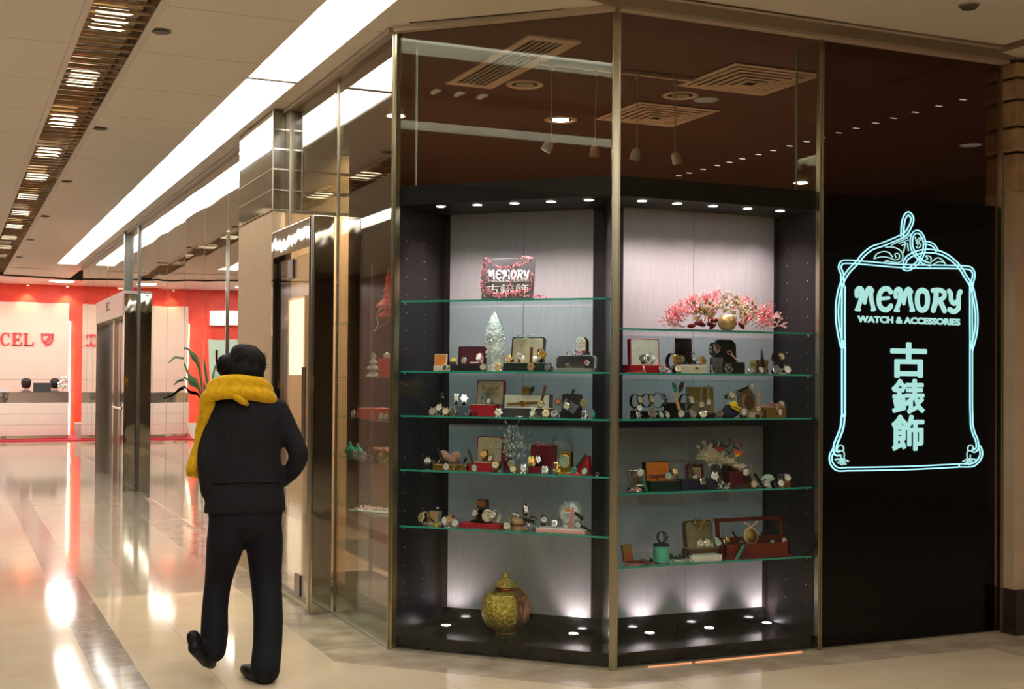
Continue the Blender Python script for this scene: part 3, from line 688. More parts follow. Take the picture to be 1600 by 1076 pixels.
# track with four pendants
tr = thing('lighting_track', 'pale ceiling lighting track carrying four hanging spot lamps', 'lighting track', (3.8, 6.95, H)); MB().box(-.53, .53, -.016, .016, -.026, 0).build('rail', m_vent, tr, bevel=.004); MB().box(-.55, -.47, -.02, .02, -.03, -.0).build('end_feed', m_vent, tr, bevel=.004)
for i, (x, ry, lb, lit) in enumerate(((3.335, 25, 'white hanging spot lamp on the track, leftmost of the four', 0), (3.637, -5, 'amber coloured hanging spot lamp, second from the left on the track', 1), (3.93, 5, 'hanging spot lamp with bright lit mouth, third from the left on the track', 2), (4.205, -28, 'hanging spot lamp at the right end of the ceiling track', 0))):
    t = thing('pendant_lamp', lb, 'pendant lamp', (x, 6.95, H-.026), group=None)
    MB().cyl(.004, -.46, -.0, 8).build('rod', m_vent, t); MB().cyl(.012, -.03, 0, 12).build('adapter', m_vent, t)
    Mh = T(0, 0, -.455) @ RY(R(ry)) @ RX(R(18))
    MB(Mh).lathe([(.005, 0), (.022, -.008), (.03, -.03), (.033, -.075), (.029, -.075), (.026, -.03)], 20).build('lamp_head', mat('amber_head', (.5, .27, .1), .35, noise=(9, (.55, .3, .12))) if lit == 1 else mat('lamp_head_white', (.55, .48, .42), .35, noise=(9, (.6, .52, .45))), t, smooth='auto')
    MB(Mh).cyl(.025, -.06, -.056, 16).build('lens', emis('pendant_glow', (1, .85, .75), 10 if lit == 2 else 3), t)
    spot((x, 6.95, H-.53), (x+.1*i, 6.3, 2.3), 6, R(70), .6, (1, .8, .65), .02, t)
    # bright patch where the ceiling lamp glints
# row of slim lamps running back through the shop
lx = [(1512, 155), (1475, 165), (1438, 175), (1404, 184), (1371, 191), (1339, 199), (1310, 206), (1282, 213), (1263, 220), (1237, 227), (1210, 234), (1185, 240), (1163, 247), (1139, 252), (1117, 257), (1096, 263), (1076, 269), (1056, 273)]
for q in lx:
    p = onz(q, H); t = thing('slim_ceiling_lamp', 'small slim lamp in the diagonal row on the dark shop ceiling', 'ceiling light', (6.3, p.y, H), group='slim lamps in a row on the dark shop ceiling')
    MB().box(-.03, .03, -.012, .012, -.006, 0).build('housing', P('darkgrey'), t); MB().box(-.026, .026, -.009, .009, -.008, -.006).build('lens', emis('slim_glow', (1, .85, .75), .55), t)
# ================================================================== SHOWCASES
m_cwood = mat('dark_veneer', (.012, .009, .012), .35, noise=(14, (.03, .022, .025), 6), stretch=(8, 8, .25), spec=.35)
m_cblack = mat('black_lacquer', (.014, .013, .016), .12, noise=(5, (.022, .02, .024)), spec=.6)
m_silver = mat('silver_fabric', (.37, .36, .385), .5, noise=(30, (.42, .41, .43), 6), stretch=(6, 6, .2))
m_shelf = glass('shelf_glass', (.82, .945, .955), .05, (.9, 1, .97))
m_sedge = mat('shelf_edge', (.03, .36, .28), .12, 0, noise=(6, (.04, .42, .33)), spec=.9)  # teal colour stands in for light guided to the glass edge
m_spot = emis('showcase_lamp', (.93, .93, 1), 12)
WARM = (1, .84, .86)
ML, MR = M45, T(C0.x, C0.y, 0)
def showcase(M, label, outline_f, outline_b, upD, loD, lowx, seams_, name, zsh, lights, flo):
    """outline_f: (x0,x1) at the front, outline_b: (x0,x1) at depth .5"""
    t = thing(name, label, 'display case'); t.matrix_world = M
    x0, x1 = outline_f; b0, b1 = outline_b
    def xs(d): k = d/.5; return x0+(b0-x0)*k, x1+(b1-x1)*k
    full = [(x0, .014), (x1, .014), (b1, .5), (b0, .5)]
    MB().prism([(x0, .03), (x1, .03), (b1, .5), (b0, .5)], .0, .066).build('plinth', m_cblack, t)
    MB().prism([(x0, .016), (x1, .016), (b1, .52), (b0, .52)], .066, .08).build('platform', m_cblack, t)
    MB().prism([(x0, .016), (x1, .016), (b1, .54), (b0, .54)], 2.44, 2.545).build('top_panel', mat('black_fascia', (.006, .006, .007), .3, noise=(9, (.009, .009, .01)), spec=.25), t)
    MB().box(b0, b1, .5, .515, .08, .16).build('skirting', m_cblack, t)
    for sx, (fx, bx) in ((1, (x0, b0)), (-1, (x1, b1))):
        o = MB().prism([(fx, .016), (bx, .54), (bx-sx*.018, .54), (fx-sx*.018, .016)], .0, 2.44).build('side_panel', m_cwood, t)
        bb = MB()
        for k_, dd in enumerate((.09, .28)):
            xx = fx+(bx-fx)*dd/.5
            z = .25
            while z < 2.38: bb.cyl(.0035, -.004, .004, 8, T(xx, dd, z) @ RY(R(90))); z += .10
        bb.build('shelf_pins', P('silver'), o)
    xu = xs(upD); xl = xs(loD)
    MB().box(xu[0], lowx[0], upD-.012, upD, 1.275, 2.44).build('frame_stile', m_cwood, t)
    MB().box(lowx[1], xu[1], upD-.012, upD, 1.275, 2.44).build('frame_stile', m_cwood, t)
    MB().box(xl[0], lowx[0]+.0, loD-.012, loD, .16, 1.23).build('frame_stile', m_cwood, t)
    MB().box(lowx[1], xl[1], loD-.012, loD, .16, 1.23).build('frame_stile', m_cwood, t)
    MB().box(xl[0]-.0, xl[1], min(upD, loD)-.014, loD, 1.225, 1.277).build('middle_rail', m_cwood, t)
    se = seams_
    for (za, zb, D, e) in ((1.277, 2.44, upD, se[0]), (.16, 1.225, loD, se[1])):
        MB().box(lowx[0], e-.0015, D-.01, D, za, zb).build('back_panel', m_silver, t, bevel=.001)
        MB().box(e+.0015, lowx[1], D-.01, D, za, zb).build('back_panel', m_silver, t, bevel=.001)
    for z in zsh:
        D = (upD if z > 1.25 else loD)-.02
        a0, a1 = xs(.04); c0, c1 = xs(D)
        o = MB().prism([(a0+.004, .041), (a1-.004, .041), (c1-.004, D), (c0+.004, D)], z-.009, z).build('glass_shelf', m_shelf, t)
        MB().box(a0+.004, a1-.004, .037, .0412, z-.0095, z+.0002).build('shelf_edge', m_sedge, o)
        for cx_, dd in ((a0+.012, .06), (a1-.012, .06)): MB().box(cx_-.006, cx_+.006, dd-.006, dd+.006, z-.02, z-.0095).build('shelf_clip', P('silver'), o)
    for sx in lights:
        o = MB(T(sx, .115, 2.44)).ring([(.026, -.004), (.034, -.005), (.036, 0), (.026, 0)], 20).build('spotlight_rim', P('silver'), t, smooth='auto')
        MB(T(sx, .115, 2.44)).cyl(.024, -.005, -.002, 16).build('lens', m_spot, o)
        d = spot(M @ Vector((sx, .115, 2.425)), M @ Vector((sx, .40, 1.25)), PW_TOP, R(104), 1.0, WARM, .02, None, 'showcase_beam'); d.parent = t; d.matrix_parent_inverse = M.inverted()
    for (sx, sy) in flo:
        o = MB(T(sx, sy, .08)).ring([(.036, .0), (.036, .003), (.026, .003), (.026, 0)], 20).build('floor_light_rim', P('silver'), t, smooth='auto')
        MB(T(sx, sy, .08)).cyl(.026, .0005, .0032, 16).build('lens', m_spot, o)
        d = spot(M @ Vector((sx, sy, .088)), M @ Vector((sx, sy+.12, .5)), PW_LOW, R(105), .8, WARM, .02, None, 'floor_beam'); d.parent = t; d.matrix_parent_inverse = M.inverted()
    return t
PW_TOP, PW_LOW = 9.5, 2.4
def ls(v): return (v.x-L0.x)*.70711-(v.y-L0.y)*.70711
LSH = (1.914, 1.528, 1.283, .986, .677); RSH = (1.757, 1.525, 1.284, .90, .518)
lt_ = [ls(onn((x, 316), .115)) for x in (689, 746, 804, 861, 920)]
fl_ = [(ls(onz(q, .08)), (onz(q, .08).x+onz(q, .08).y-K)*.70711) for q in ((697, 977), (896, 990))]
showcase(ML, 'left lit glass-fronted showcase set across the shop corner', (.012, 1.245), (.075, 1.05), .5, .5, (.112, .985), (.57, .575), 'display_case', LSH, lt_, fl_)
rt_ = [ony((x, 318), YF+.115).x-C0.x for x in (1003, 1058, 1114, 1168, 1219)]
fr_ = [(onz(q, .08).x-C0.x, onz(q, .08).y-YF) for q in ((1015, 989), (1108, 981), (1198, 973))]
cr = showcase(MR, 'right lit glass-fronted showcase next to the lit sign', (.010, 1.278), (.235, 1.281), .40, .5, (.262, 1.262), (.716, .737), 'display_case', RSH, rt_, fr_)
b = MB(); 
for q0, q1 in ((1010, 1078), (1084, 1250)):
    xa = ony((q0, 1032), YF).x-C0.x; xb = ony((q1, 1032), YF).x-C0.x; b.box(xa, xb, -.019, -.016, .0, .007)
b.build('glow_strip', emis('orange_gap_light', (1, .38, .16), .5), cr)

# ================================================================== LIT SIGN
sn = thing('shop_sign', 'glowing cyan-white shop sign with ornate looping frame behind dark glass', 'sign', (R0.x, YF, 0))
MB().box(.01, 1.318, .03, .05, .0, 2.545).build('sign_panel', mat('black_sign_panel', (.006, .005, .007), .3, noise=(3, (.009, .007, .008)), spec=.2), sn)
m_neon = emis('sign_glow', (.36, .76, .72), 1.45)
m_neonb = emis('sign_glow_edge', (.33, .8, .92), 1.9)
SY = .024
def SPX(q):
    v = ony(q, YF+SY); return (v.x-R0.x, v.z)
def c4(x, y): return (1270+x/4.303, 310+y/4.303)
def c5(x, y): return (1270+x/4.485, 520+y/4.485)
def c6(x, y): return (1300+x/6.667, 320+y/6.667)
def c7(x, y): return (1285+x/10.25, 640+y/10.25)
def c8(x, y): return (1490+x/10.25, 640+y/10.25)
def ribbon(b, pts, w, th=.005, M=None, round_=True):
    """flat luminous stroke of width w along pts (x,z), with thickness th toward +y"""
    n = len(pts); L = []; Rr = []
    for i in range(n):
        a = Vector(pts[max(0, i-1)]); c = Vector(pts[min(n-1, i+1)]); d = (c-a)
        if d.length < 1e-9: d = Vector((1, 0))
        d.normalize(); nn = Vector((-d.y, d.x)); ww = w[i] if isinstance(w, (list, tuple)) else w
        p = Vector(pts[i]); L.append(p+nn*ww/2); Rr.append(p-nn*ww/2)
    vs = [(p.x, 0, p.y) for p in L]+[(p.x, 0, p.y) for p in Rr]+[(p.x, th, p.y) for p in L]+[(p.x, th, p.y) for p in Rr]
    fs = []
    for i in range(n-1):
        fs += [(i, i+1, n+i+1, n+i), (2*n+i, 2*n+i+1, 3*n+i+1, 3*n+i), (i, i+1, 2*n+i+1, 2*n+i), (n+i, n+i+1, 3*n+i+1, 3*n+i)]
    fs += [(0, n, 3*n, 2*n), (n-1, 2*n-1, 4*n-1, 3*n-1)]
    b.add(vs, fs, M)
    if round_:
        for e, ww in ((pts[0], w[0] if isinstance(w, (list, tuple)) else w), (pts[-1], w[-1] if isinstance(w, (list, tuple)) else w)):
            b.prism([(ww/2*math.cos(k*math.pi/5), ww/2*math.sin(k*math.pi/5)) for k in range(10)], -th, 0, M=(M or Matrix()) @ T(e[0], 0, e[1]) @ RX(R(90)))
def sm2(pts, k=5): return [(v.x, v.y) for v in smooth_path([(p[0], p[1], 0) for p in pts], k)]
def double(b, px, gap, w, k=5):
    q = [SPX(p) for p in sm2(px, k)]; n = len(q)
    for s in (-1, 1):
        o = []
        for i in range(n):
            a = Vector(q[max(0, i-1)]); c = Vector(q[min(n-1, i+1)]); d = (c-a).normalized(); nn = Vector((-d.y, d.x)); o.append(tuple(Vector(q[i])+nn*s*gap/2))
        ribbon(b, o, w, round_=False)
MS = T(0, SY, 0)
b = MB(MS); G, W = .0215, .0074
# side rails down to the lower corner knots
double(b, [c4(208, 590), c4(207, 760), c4(207, 1000), c5(217, 60), c5(217, 300), c5(217, 560), c7(338, 100), c7(318, 280), c7(270, 420), c7(220, 540), c7(205, 640), c7(230, 700), c7(290, 700)], G, .0095)
double(b, [c4(1066, 560), c4(1066, 800), c4(1068, 1000), c5(1112, 60), c5(1112, 300), c5(1112, 500), c8(292, 100), c8(298, 250), c8(330, 380), c8(370, 470), c8(388, 560), c8(380, 620), c8(340, 655), c8(300, 640)], G*.85, W)
# arc that swells outside both rails
double(b, [c4(200, 1000), c4(178, 900), c4(166, 800), c4(168, 700), c4(190, 590), c4(235, 500), c6(265, 600), c6(330, 520), c6(420, 450), c6(520, 415), c6(620, 375), c6(700, 340), c6(770, 300), c6(820, 220), c6(840, 140), c6(800, 90), c6(760, 130), c6(740, 220), c6(736, 330)], G*.9, W)
double(b, [c4(1068, 1020), c4(1098, 900), c4(1103, 780), c4(1090, 680), c4(1068, 590), c4(1020, 510), c6(1370, 700), c6(1300, 610), c6(1200, 530), c6(1100, 490), c6(980, 480), c6(880, 500), c6(790, 550), c6(752, 620)], G*.9, W)
# top bar with rounded corners
double(b, [c4(205, 600), c4(200, 540), c6(110, 720), c6(85, 650), c6(110, 600), c6(180, 592), c6(400, 608), c6(640, 630), c6(860, 640), c6(1200, 645), c6(1420, 655), c6(1470, 690), c6(1480, 740), c4(1075, 560), c4(1066, 620)], G*.85, W)
# knot in the crest
double(b, [c6(740, 650), c6(790, 670), c6(850, 640), c6(920, 570), c6(960, 480), c6(965, 380), c6(930, 300), c6(880, 280), c6(840, 320), c6(830, 400), c6(850, 480), c6(900, 550), c6(960, 600), c6(1030, 620)], G*.8, W*.85)
double(b, [c6(960, 395), c6(1020, 400), c6(1070, 430), c6(1100, 480)], G*.8, W*.8)
# bottom bar with corner sweep
double(b, [c7(190, 640), c7(140, 740), c7(150, 850), c7(210, 930), c7(280, 955), c7(420, 950), c5(400, 952), c5(700, 945), c5(1000, 930), c8(100, 890), c8(260, 890), c8(340, 870), c8(420, 790), c8(450, 700), c8(430, 620), c8(410, 590)], G*.85, W)
b.build('glowing_border', m_neonb, sn)
b = MB(MS)
def line(px, w=.0058, k=5): ribbon(b, [SPX(p) for p in sm2(px, k)], w, round_=False)
# scroll leaves of the crest
line([c6(440, 560), c6(470, 510), c6(540, 485), c6(600, 500), c6(635, 545)]); line([c6(440, 560), c6(520, 540), c6(600, 550), c6(650, 570), c6(700, 560), c6(700, 510), c6(660, 510), c6(670, 550)])
line([c6(560, 440), c6(640, 440), c6(710, 470), c6(740, 520), c6(730, 580), c6(680, 600), c6(600, 590), c6(550, 590), c6(590, 575)]); line([c6(620, 420), c6(700, 380), c6(770, 350), c6(820, 300)])
line([c6(700, 400), c6(760, 380), c6(800, 365)]); line([c6(730, 420), c6(790, 400)]); line([c6(765, 385), c6(760, 440), c6(745, 500)]); line([c6(790, 410), c6(800, 480)]); line([c6(750, 350), c6(790, 345)])
line([c6(880, 400), c6(905, 350), c6(930, 345), c6(910, 390), c6(930, 420), c6(900, 450), c6(880, 430)]); line([c6(960, 580), c6(1000, 560), c6(980, 530), c6(1030, 540), c6(1040, 590), c6(1100, 550), c6(1150, 570), c6(1185, 620)])
line([c6(1060, 620), c6(1120, 590), c6(1180, 600)]); line([c6(900, 420), c6(880, 370), c6(870, 330)], .005)
# corner knots with five petals
for cc, sx, ox in ((c7, 1, 0), (c8, -1, 0)):
    X_ = (lambda x: x) if cc is c7 else (lambda x: 575-x)
    line([cc(X_(250), 620), cc(X_(270), 575), cc(X_(310), 565), cc(X_(345), 610), cc(X_(330), 660), cc(X_(280), 650), cc(X_(240), 640)], .0062)
    line([cc(X_(330), 640), cc(X_(355), 700), cc(X_(350), 780)]); line([cc(X_(300), 720), cc(X_(305), 770), cc(X_(330), 790)])
    for tx, ty in ((225, 810), (265, 860), (315, 885), (365, 875), (405, 830)):
        line([cc(X_(325), 780), cc(X_(tx-14), ty-18), cc(X_(tx), ty), cc(X_(tx+16), ty-10), cc(X_(335), 780)], .0045)
b.build('glowing_scrollwork', m_neon, sn)

# art-nouveau lettering, drawn as heavy strokes in the c4 frame
GL = [
 ([(298, 655), (297, 620), (314, 602), (332, 612), (342, 648)], 22), ([(328, 614), (324, 680), (303, 742)], 24), ([(294, 746), (316, 748)], 16), ([(342, 645), (352, 700)], 19), ([(352, 700), (362, 645)], 19), ([(362, 648), (370, 612), (386, 602), (402, 620)], 22), ([(392, 612), (396, 680), (410, 742)], 24), ([(400, 748), (418, 745)], 16), ([(526, 628), (505, 606), (472, 612), (450, 648), (447, 700), (464, 736), (498, 748), (528, 722)], 26), ([(458, 674), (512, 668)], 18), ([(560, 661), (559, 626), (576, 608), (594, 618), (604, 654)], 22), ([(590, 620), (586, 686), (565, 748)], 24), ([(556, 752), (578, 754)], 16), ([(604, 651), (614, 706)], 19), ([(614, 706), (624, 651)], 19), ([(624, 654), (632, 618), (648, 608), (664, 626)], 22), ([(654, 618), (658, 686), (672, 748)], 24), ([(662, 754), (680, 751)], 16),
 ([(738, 616), (712, 632), (704, 680), (712, 730), (738, 750), (766, 730), (774, 680), (766, 632), (738, 616)], 28),
 ([(808, 618), (850, 614), (884, 630), (886, 660), (856, 682), (836, 684)], 24), ([(832, 625), (828, 690), (812, 750)], 30), ([(850, 682), (868, 710), (888, 754)], 28),
 ([(918, 622), (930, 640), (932, 680), (950, 704), (978, 690)], 26), ([(994, 626), (984, 650), (982, 700), (980, 740), (950, 760), (922, 746)], 27)]
def logo(b, f, sc, th=.005, subset=None):
    for pts, w in GL:
        ribbon(b, [f(p) for p in sm2(pts, 4)], w*sc, th)
b = MB(MS)
mpp = (SPX(c4(700, 680))[0]-SPX(c4(600, 680))[0])/100
logo(b, lambda p: SPX(c4(*p)), mpp*1.05)
b.build('lettering', m_neon, sn, label='glowing word MEMORY')
def tsign(txt, q0, q1, name, bold, label):
    a0 = SPX(q0); a1 = SPX(q1)
    return text_mesh(txt, a0[0], a1[0], a1[1], a0[1], .005, MS, name, m_neon, sn, bold=bold, label=label)
# baseline of the lettering drops slightly in the picture but is level on the glass
tsign('WATCH & ACCESSORIES', c4(306, 788), c4(990, 850), 'lettering', .075, 'glowing words WATCH & ACCESSORIES')
tsign('古', c5(553, 70), c5(795, 308), 'character', .035, 'top glowing character')
tsign('錶', c5(562, 328), c5(780, 560), 'character', .03, 'middle glowing character')
tsign('飾', c5(562, 580), c5(776, 818), 'character', .03, 'bottom glowing character')
# ================================================================== THE WALKING PERSON
def blob(parts, name, m, parent, vox=.012, sm=6, M=None):
    """tapered limbs and ellipsoids fused into one continuous skin"""
    b = MB()
    for q in parts:
        if q[0] == 'c':       # capsule chain: list of (point, radius), flatten y
            pts, fl = q[1], (q[2] if len(q) > 2 else 1)
            P_ = [p for p, r in pts]; Rr = [r for p, r in pts]
            sp = smooth_path([(p[0], p[1], p[2]) for p in P_], 4); rr = []
            for i in range(len(Rr)-1):
                for k in range(4): rr.append(Rr[i]+(Rr[i+1]-Rr[i])*k/4)
            rr.append(Rr[-1])
            for i, p in enumerate(sp): b.ball(rr[i], T(*p) @ SCL(1, fl, 1), 14, 9)
            b.tube(sp, rr, 14, flat=1)
        elif q[0] == 'e':     # ellipsoid centre, radii, rotation
            b.ball(1, T(*q[1]) @ (q[3] if len(q) > 3 else Matrix()) @ SCL(*q[2]), 18, 12)
        elif q[0] == 'l':     # loft of ellipses: (z, cx, cy, rx, ry)
            vs = []; fs = []; n = 24
            for z, cx, cy, rx, ry in q[1]:
                for i in range(n): a = 2*math.pi*i/n; vs.append((cx+rx*math.cos(a), cy+ry*math.sin(a), z))
            m_ = len(q[1])
            for j in range(m_-1):
                for i in range(n): fs.append((j*n+i, j*n+(i+1) % n, (j+1)*n+(i+1) % n, (j+1)*n+i))
            fs += [tuple(range(n))[::-1], tuple(range((m_-1)*n, m_*n))]
            b.add(vs, fs)
    o = b.build(name, None, None)
    r = o.modifiers.new('r', 'REMESH'); r.mode = 'VOXEL'; r.voxel_size = vox
    s = o.modifiers.new('s', 'SMOOTH'); s.factor = .5; s.iterations = sm
    dg = bpy.context.evaluated_depsgraph_get()
    me = bpy.data.meshes.new_from_object(o.evaluated_get(dg)); bpy.data.objects.remove(o)
    me.materials.clear(); me.materials.append(m)
    for p in me.polygons: p.use_smooth = True
    o = bpy.data.objects.new(name, me); COL.objects.link(o); o.parent = parent
    return o
PX, PY = 1.365, 6.33
pr_ = thing('person', 'person in dark jacket, flared black trousers and yellow scarf walking away, hands in pockets', 'person', (PX, PY, 0))
def A_(px, py, dy=0):      # body point through picture position at depth PY+dy, in the person's own frame
    v = ony((px, py), PY+dy); return (v.x-PX, dy, v.z)
m_jkt = mat('charcoal_wool', (.006, .006, .009), .85, noise=(60, (.011, .011, .015), 4), bump=.15, bscale=45, spec=.3)
m_trs = mat('black_trouser', (.003, .003, .007), .8, noise=(40, (.005, .005, .01), 3), bump=.1, bscale=25, spec=.3)
m_scf = mat('yellow_wool', (.60, .33, .004), .9, noise=(50, (.72, .42, .008), 4), bump=.25, bscale=60, sheen=.1, spec=.2)
m_hair = mat('black_hair', (.004, .003, .003), .55, noise=(80, (.008, .005, .005), 4), stretch=(6, 6, 1), bump=.5, bscale=60, spec=.2)
m_shoe = mat('black_shoe', (.003, .003, .004), .5, noise=(20, (.005, .005, .006)), spec=.25)
hx, _, hz = A_(381, 572)
# body: head with face, neck, trunk, arms into the pockets with fingers, legs
hd = [('e', (hx, .0, hz), (.076, .094, .108)), ('e', (hx, .045, hz-.05), (.055, .055, .06)), ('c', [((hx, -.01, hz-.06), .052), ((hx-.005, -.01, 1.34), .055)]),
      ('e', (hx, .098, hz-.012), (.012, .018, .02)), ('e', (hx-.03, .082, hz+.006), (.013, .012, .01)), ('e', (hx+.03, .082, hz+.006), (.013, .012, .01)), ('e', (hx, .088, hz-.05), (.024, .012, .01)),
      ('e', (hx-.078, .0, hz-.008), (.01, .02, .03)), ('e', (hx+.078, .0, hz-.008), (.01, .02, .03))]
trunk = [('l', [(.86, .0, 0, .14, .1), (.95, .0, 0, .15, .1), (1.08, .005, 0, .125, .085), (1.2, .005, 0, .145, .09), (1.32, .005, 0, .16, .085), (1.39, .005, 0, .09, .06)])]
Lsh, Lel, Lwr = A_(334, 652, .0), A_(326, 722, -.03), A_(332, 768, .02)
Rsh, Rel, Rwr = A_(437, 648, .0), A_(466, 708, -.05), A_(440, 742, .03)
arms = [('c', [(Lsh, .045), (Lel, .038), (Lwr, .026)]), ('c', [(Rsh, .045), (Rel, .038), (Rwr, .026)])]
for (w_, s_) in ((Lwr, 1), (Rwr, -1)):
    arms.append(('e', (w_[0]+s_*.022, w_[1]+.03, w_[2]-.035), (.02, .036, .045)))
    for k_ in range(4): arms.append(('c', [((w_[0]+s_*.028, w_[1]+.005+k_*.018, w_[2]-.06), .0085), ((w_[0]+s_*.034, w_[1]+.004+k_*.018, w_[2]-.085-.006*(k_ in (1, 2))), .008), ((w_[0]+s_*.044, w_[1]+.004+k_*.018, w_[2]-.105-.006*(k_ in (1, 2))), .007)]))
    arms.append(('c', [((w_[0]+s_*.016, w_[1]+.045, w_[2]-.025), .01), ((w_[0]+s_*.03, w_[1]+.062, w_[2]-.055), .009)]))
hipL, kneL, ankL = A_(356, 800, .0), A_(336, 905, .06), A_(338, 1012, .0)
hipR, kneR, ankR = A_(412, 800, .0), A_(424, 905, .03), A_(421, 1035, -.13)
legs = [('c', [(hipL, .06), (A_(352, 850, .01), .05), (A_(340, 915, .06), .04), (A_(335, 985, .03), .035), (ankL, .03)]), ('c', [(hipR, .06), (A_(416, 850, .01), .05), (A_(417, 925, .0), .04), (A_(418, 1005, -.10), .035), (ankR, .03)])]
blob(hd+trunk+arms+legs, 'body', P('skin'), pr_, .009, 3)
# jacket: trunk, collar and sleeves
s0 = []
def row(py, xl, xr, ry, cy=0):
    a = A_(xl, py); b_ = A_(xr, py); return (a[2], (a[0]+b_[0])/2, cy, (b_[0]-a[0])/2, ry)
trk = [row(802, 318, 446, .118), row(790, 319, 446, .125), row(750, 325, 441, .118), row(715, 326, 438, .112), row(680, 325, 440, .118), row(650, 324, 446, .118), row(630, 330, 442, .105), row(618, 342, 426, .085), row(606, 354, 412, .065)]
jk = [('l', trk),
      ('c', [(A_(337, 640), .058), (A_(327, 680, -.01), .054), (A_(324, 722, -.03), .05), (A_(326, 768, .0), .04)]),
      ('c', [(A_(434, 640), .058), (A_(452, 676, -.02), .054), (A_(466, 708, -.05), .052), (A_(459, 731, -.02), .046), (A_(441, 749, .03), .04)]),
      ('c', [(A_(325, 765, .02), .035), (A_(331, 782, .03), .035)])]
blob(jk, 'jacket', m_jkt, pr_, .010, 5)
MB().lathe([(.0, 0)], 3) if False else None
# waist seam of the jacket
b = MB(); r_ = row(752, 324, 442, .122)
pp_ = [(r_[1]+(r_[3]+.003)*math.cos(a), r_[4]*math.sin(a)*1.0, r_[0]+.004*math.sin(3*a)) for a in [2*math.pi*i/48 for i in range(48)]]
b.tube(pp_, .004, 6, closed=True); b.build('waist_seam', m_jkt, pr_, smooth=True)
# trousers, flared, left leg lifted
tz = [('l', [row(812, 326, 441, .1), row(800, 324, 442, .112), row(770, 330, 438, .105)]), 
      ('c', [(A_(358, 812), .10), (A_(352, 850, .01), .094), (A_(345, 885, .04), .076), (A_(340, 915, .06), .066), (A_(336, 950, .05), .065), (A_(335, 985, .03), .069), (A_(333, 1015, .01), .064)]),
      ('c', [(A_(409, 812), .10), (A_(413, 850, .01), .094), (A_(415, 890, .02), .082), (A_(417, 925, .0), .077), (A_(419, 965, -.06), .074), (A_(418, 1005, -.10), .073), (A_(415, 1038, -.14), .074), (A_(415, 1046, -.15), .072)]),
      ('e', A_(385, 815, -.03), (.13, .085, .09))]
blob(tz, 'trousers', m_trs, pr_, .011, 5)
# shoes
def shoe(heel, toe, name='shoe', lift=.05):
    h = Vector(heel); t_ = Vector(toe); d = (t_-h)
    pts = [(tuple(h+d*k), r) for k, r in ((.0, .030), (.25, .033), (.5, .034), (.75, .038), (1.0, .028))]
    o = blob([('c', pts), ('c', [(tuple(h+Vector((0, .02, lift))), .034), (tuple(h+d*.15+Vector((0, 0, .02))), .036)])], name, m_shoe, pr_, .008, 3)
    b_ = MB(); 
    return o
shoe((A_(414, 1060, -.20)[0], -.19, .034), (A_(408, 1060, -.20)[0]-.03, .02, .034), lift=0)
tL = A_(330, 1036, .07); hL = A_(303, 1012, -.06)
shoe(hL, tL)
blob([('c', [(ankL, .036), ((hL[0]+.04, hL[1]+.03, hL[2]+.0), .034)])], 'sock', m_trs, pr_, .008, 2)
# hair: round head of hair with a lower lump on the left and loose strands
hr = [('e', A_(386, 566, .0), (.088, .10, .092)), ('e', A_(385, 580, -.03), (.085, .085, .075)), ('e', A_(358, 573, .01), (.056, .07, .066)), ('e', A_(385, 592, -.03), (.075, .06, .05)), ('e', A_(378, 549, .0), (.055, .065, .04)), ('c', [(A_(402, 575, -.01), .03), (A_(407, 597, .0), .012)])]
blob(hr, 'hair', m_hair, pr_, .008, 3)
b = MB(); rh = random.Random(4)
for i in range(46):
    a_ = rh.uniform(0, 2*math.pi); cx_, cz_ = 386, 566
    q0 = A_(cx_+26*math.cos(a_), cz_-26*math.sin(a_)*.9, rh.uniform(-.05, .04)); L_ = rh.uniform(2, 7)
    q1 = A_(cx_+(27+L_)*math.cos(a_+.15), cz_-(26+L_)*math.sin(a_+.15)*.9, rh.uniform(-.05, .04))
    if math.sin(a_) < -.45: continue
    b.tube([q0, tuple((Vector(q0)+Vector(q1))/2+Vector((.004, 0, .004))), q1], [.003, .002, .0008], 5)
b.tube([A_(408, 565, -.02), A_(412, 580, -.02), A_(410, 600, -.02)], [.004, .003, .0015], 6)
for i in range(150):      # combed-up strands lying on the head, gathered toward the crown
    a_ = rh.uniform(0, 2*math.pi); e0 = rh.uniform(-.7, .3); e1 = e0+rh.uniform(.3, .8)
    cx0, _, cz0 = A_(386, 568)
    pts_ = []
    for k in range(5):
        e = e0+(e1-e0)*k/4; aa = a_+.25*k/4; rr_ = 1.012+.02*math.sin(k*1.3+i)
        pts_.append((cx0+.089*rr_*math.cos(e)*math.cos(aa), .10*rr_*math.cos(e)*math.sin(aa), cz0+.092*rr_*math.sin(e)))
    b.tube(pts_, [.0016, .003, .003, .0024, .001], 5)
for i in range(60):
    a_ = rh.uniform(0, 2*math.pi); e0 = rh.uniform(-.8, .5); cx0, _, cz0 = A_(358, 572)
    pts_ = [(cx0+.058*(1+.06*math.sin(i+k))*math.cos(e0+k*.25)*math.cos(a_+k*.2), .01+.07*math.cos(e0+k*.25)*math.sin(a_+k*.2), cz0+.067*math.sin(e0+k*.25)) for k in range(4)]
    b.tube(pts_, [.0016, .003, .0026, .001], 5)
b.build('loose_strands', m_hair, pr_)
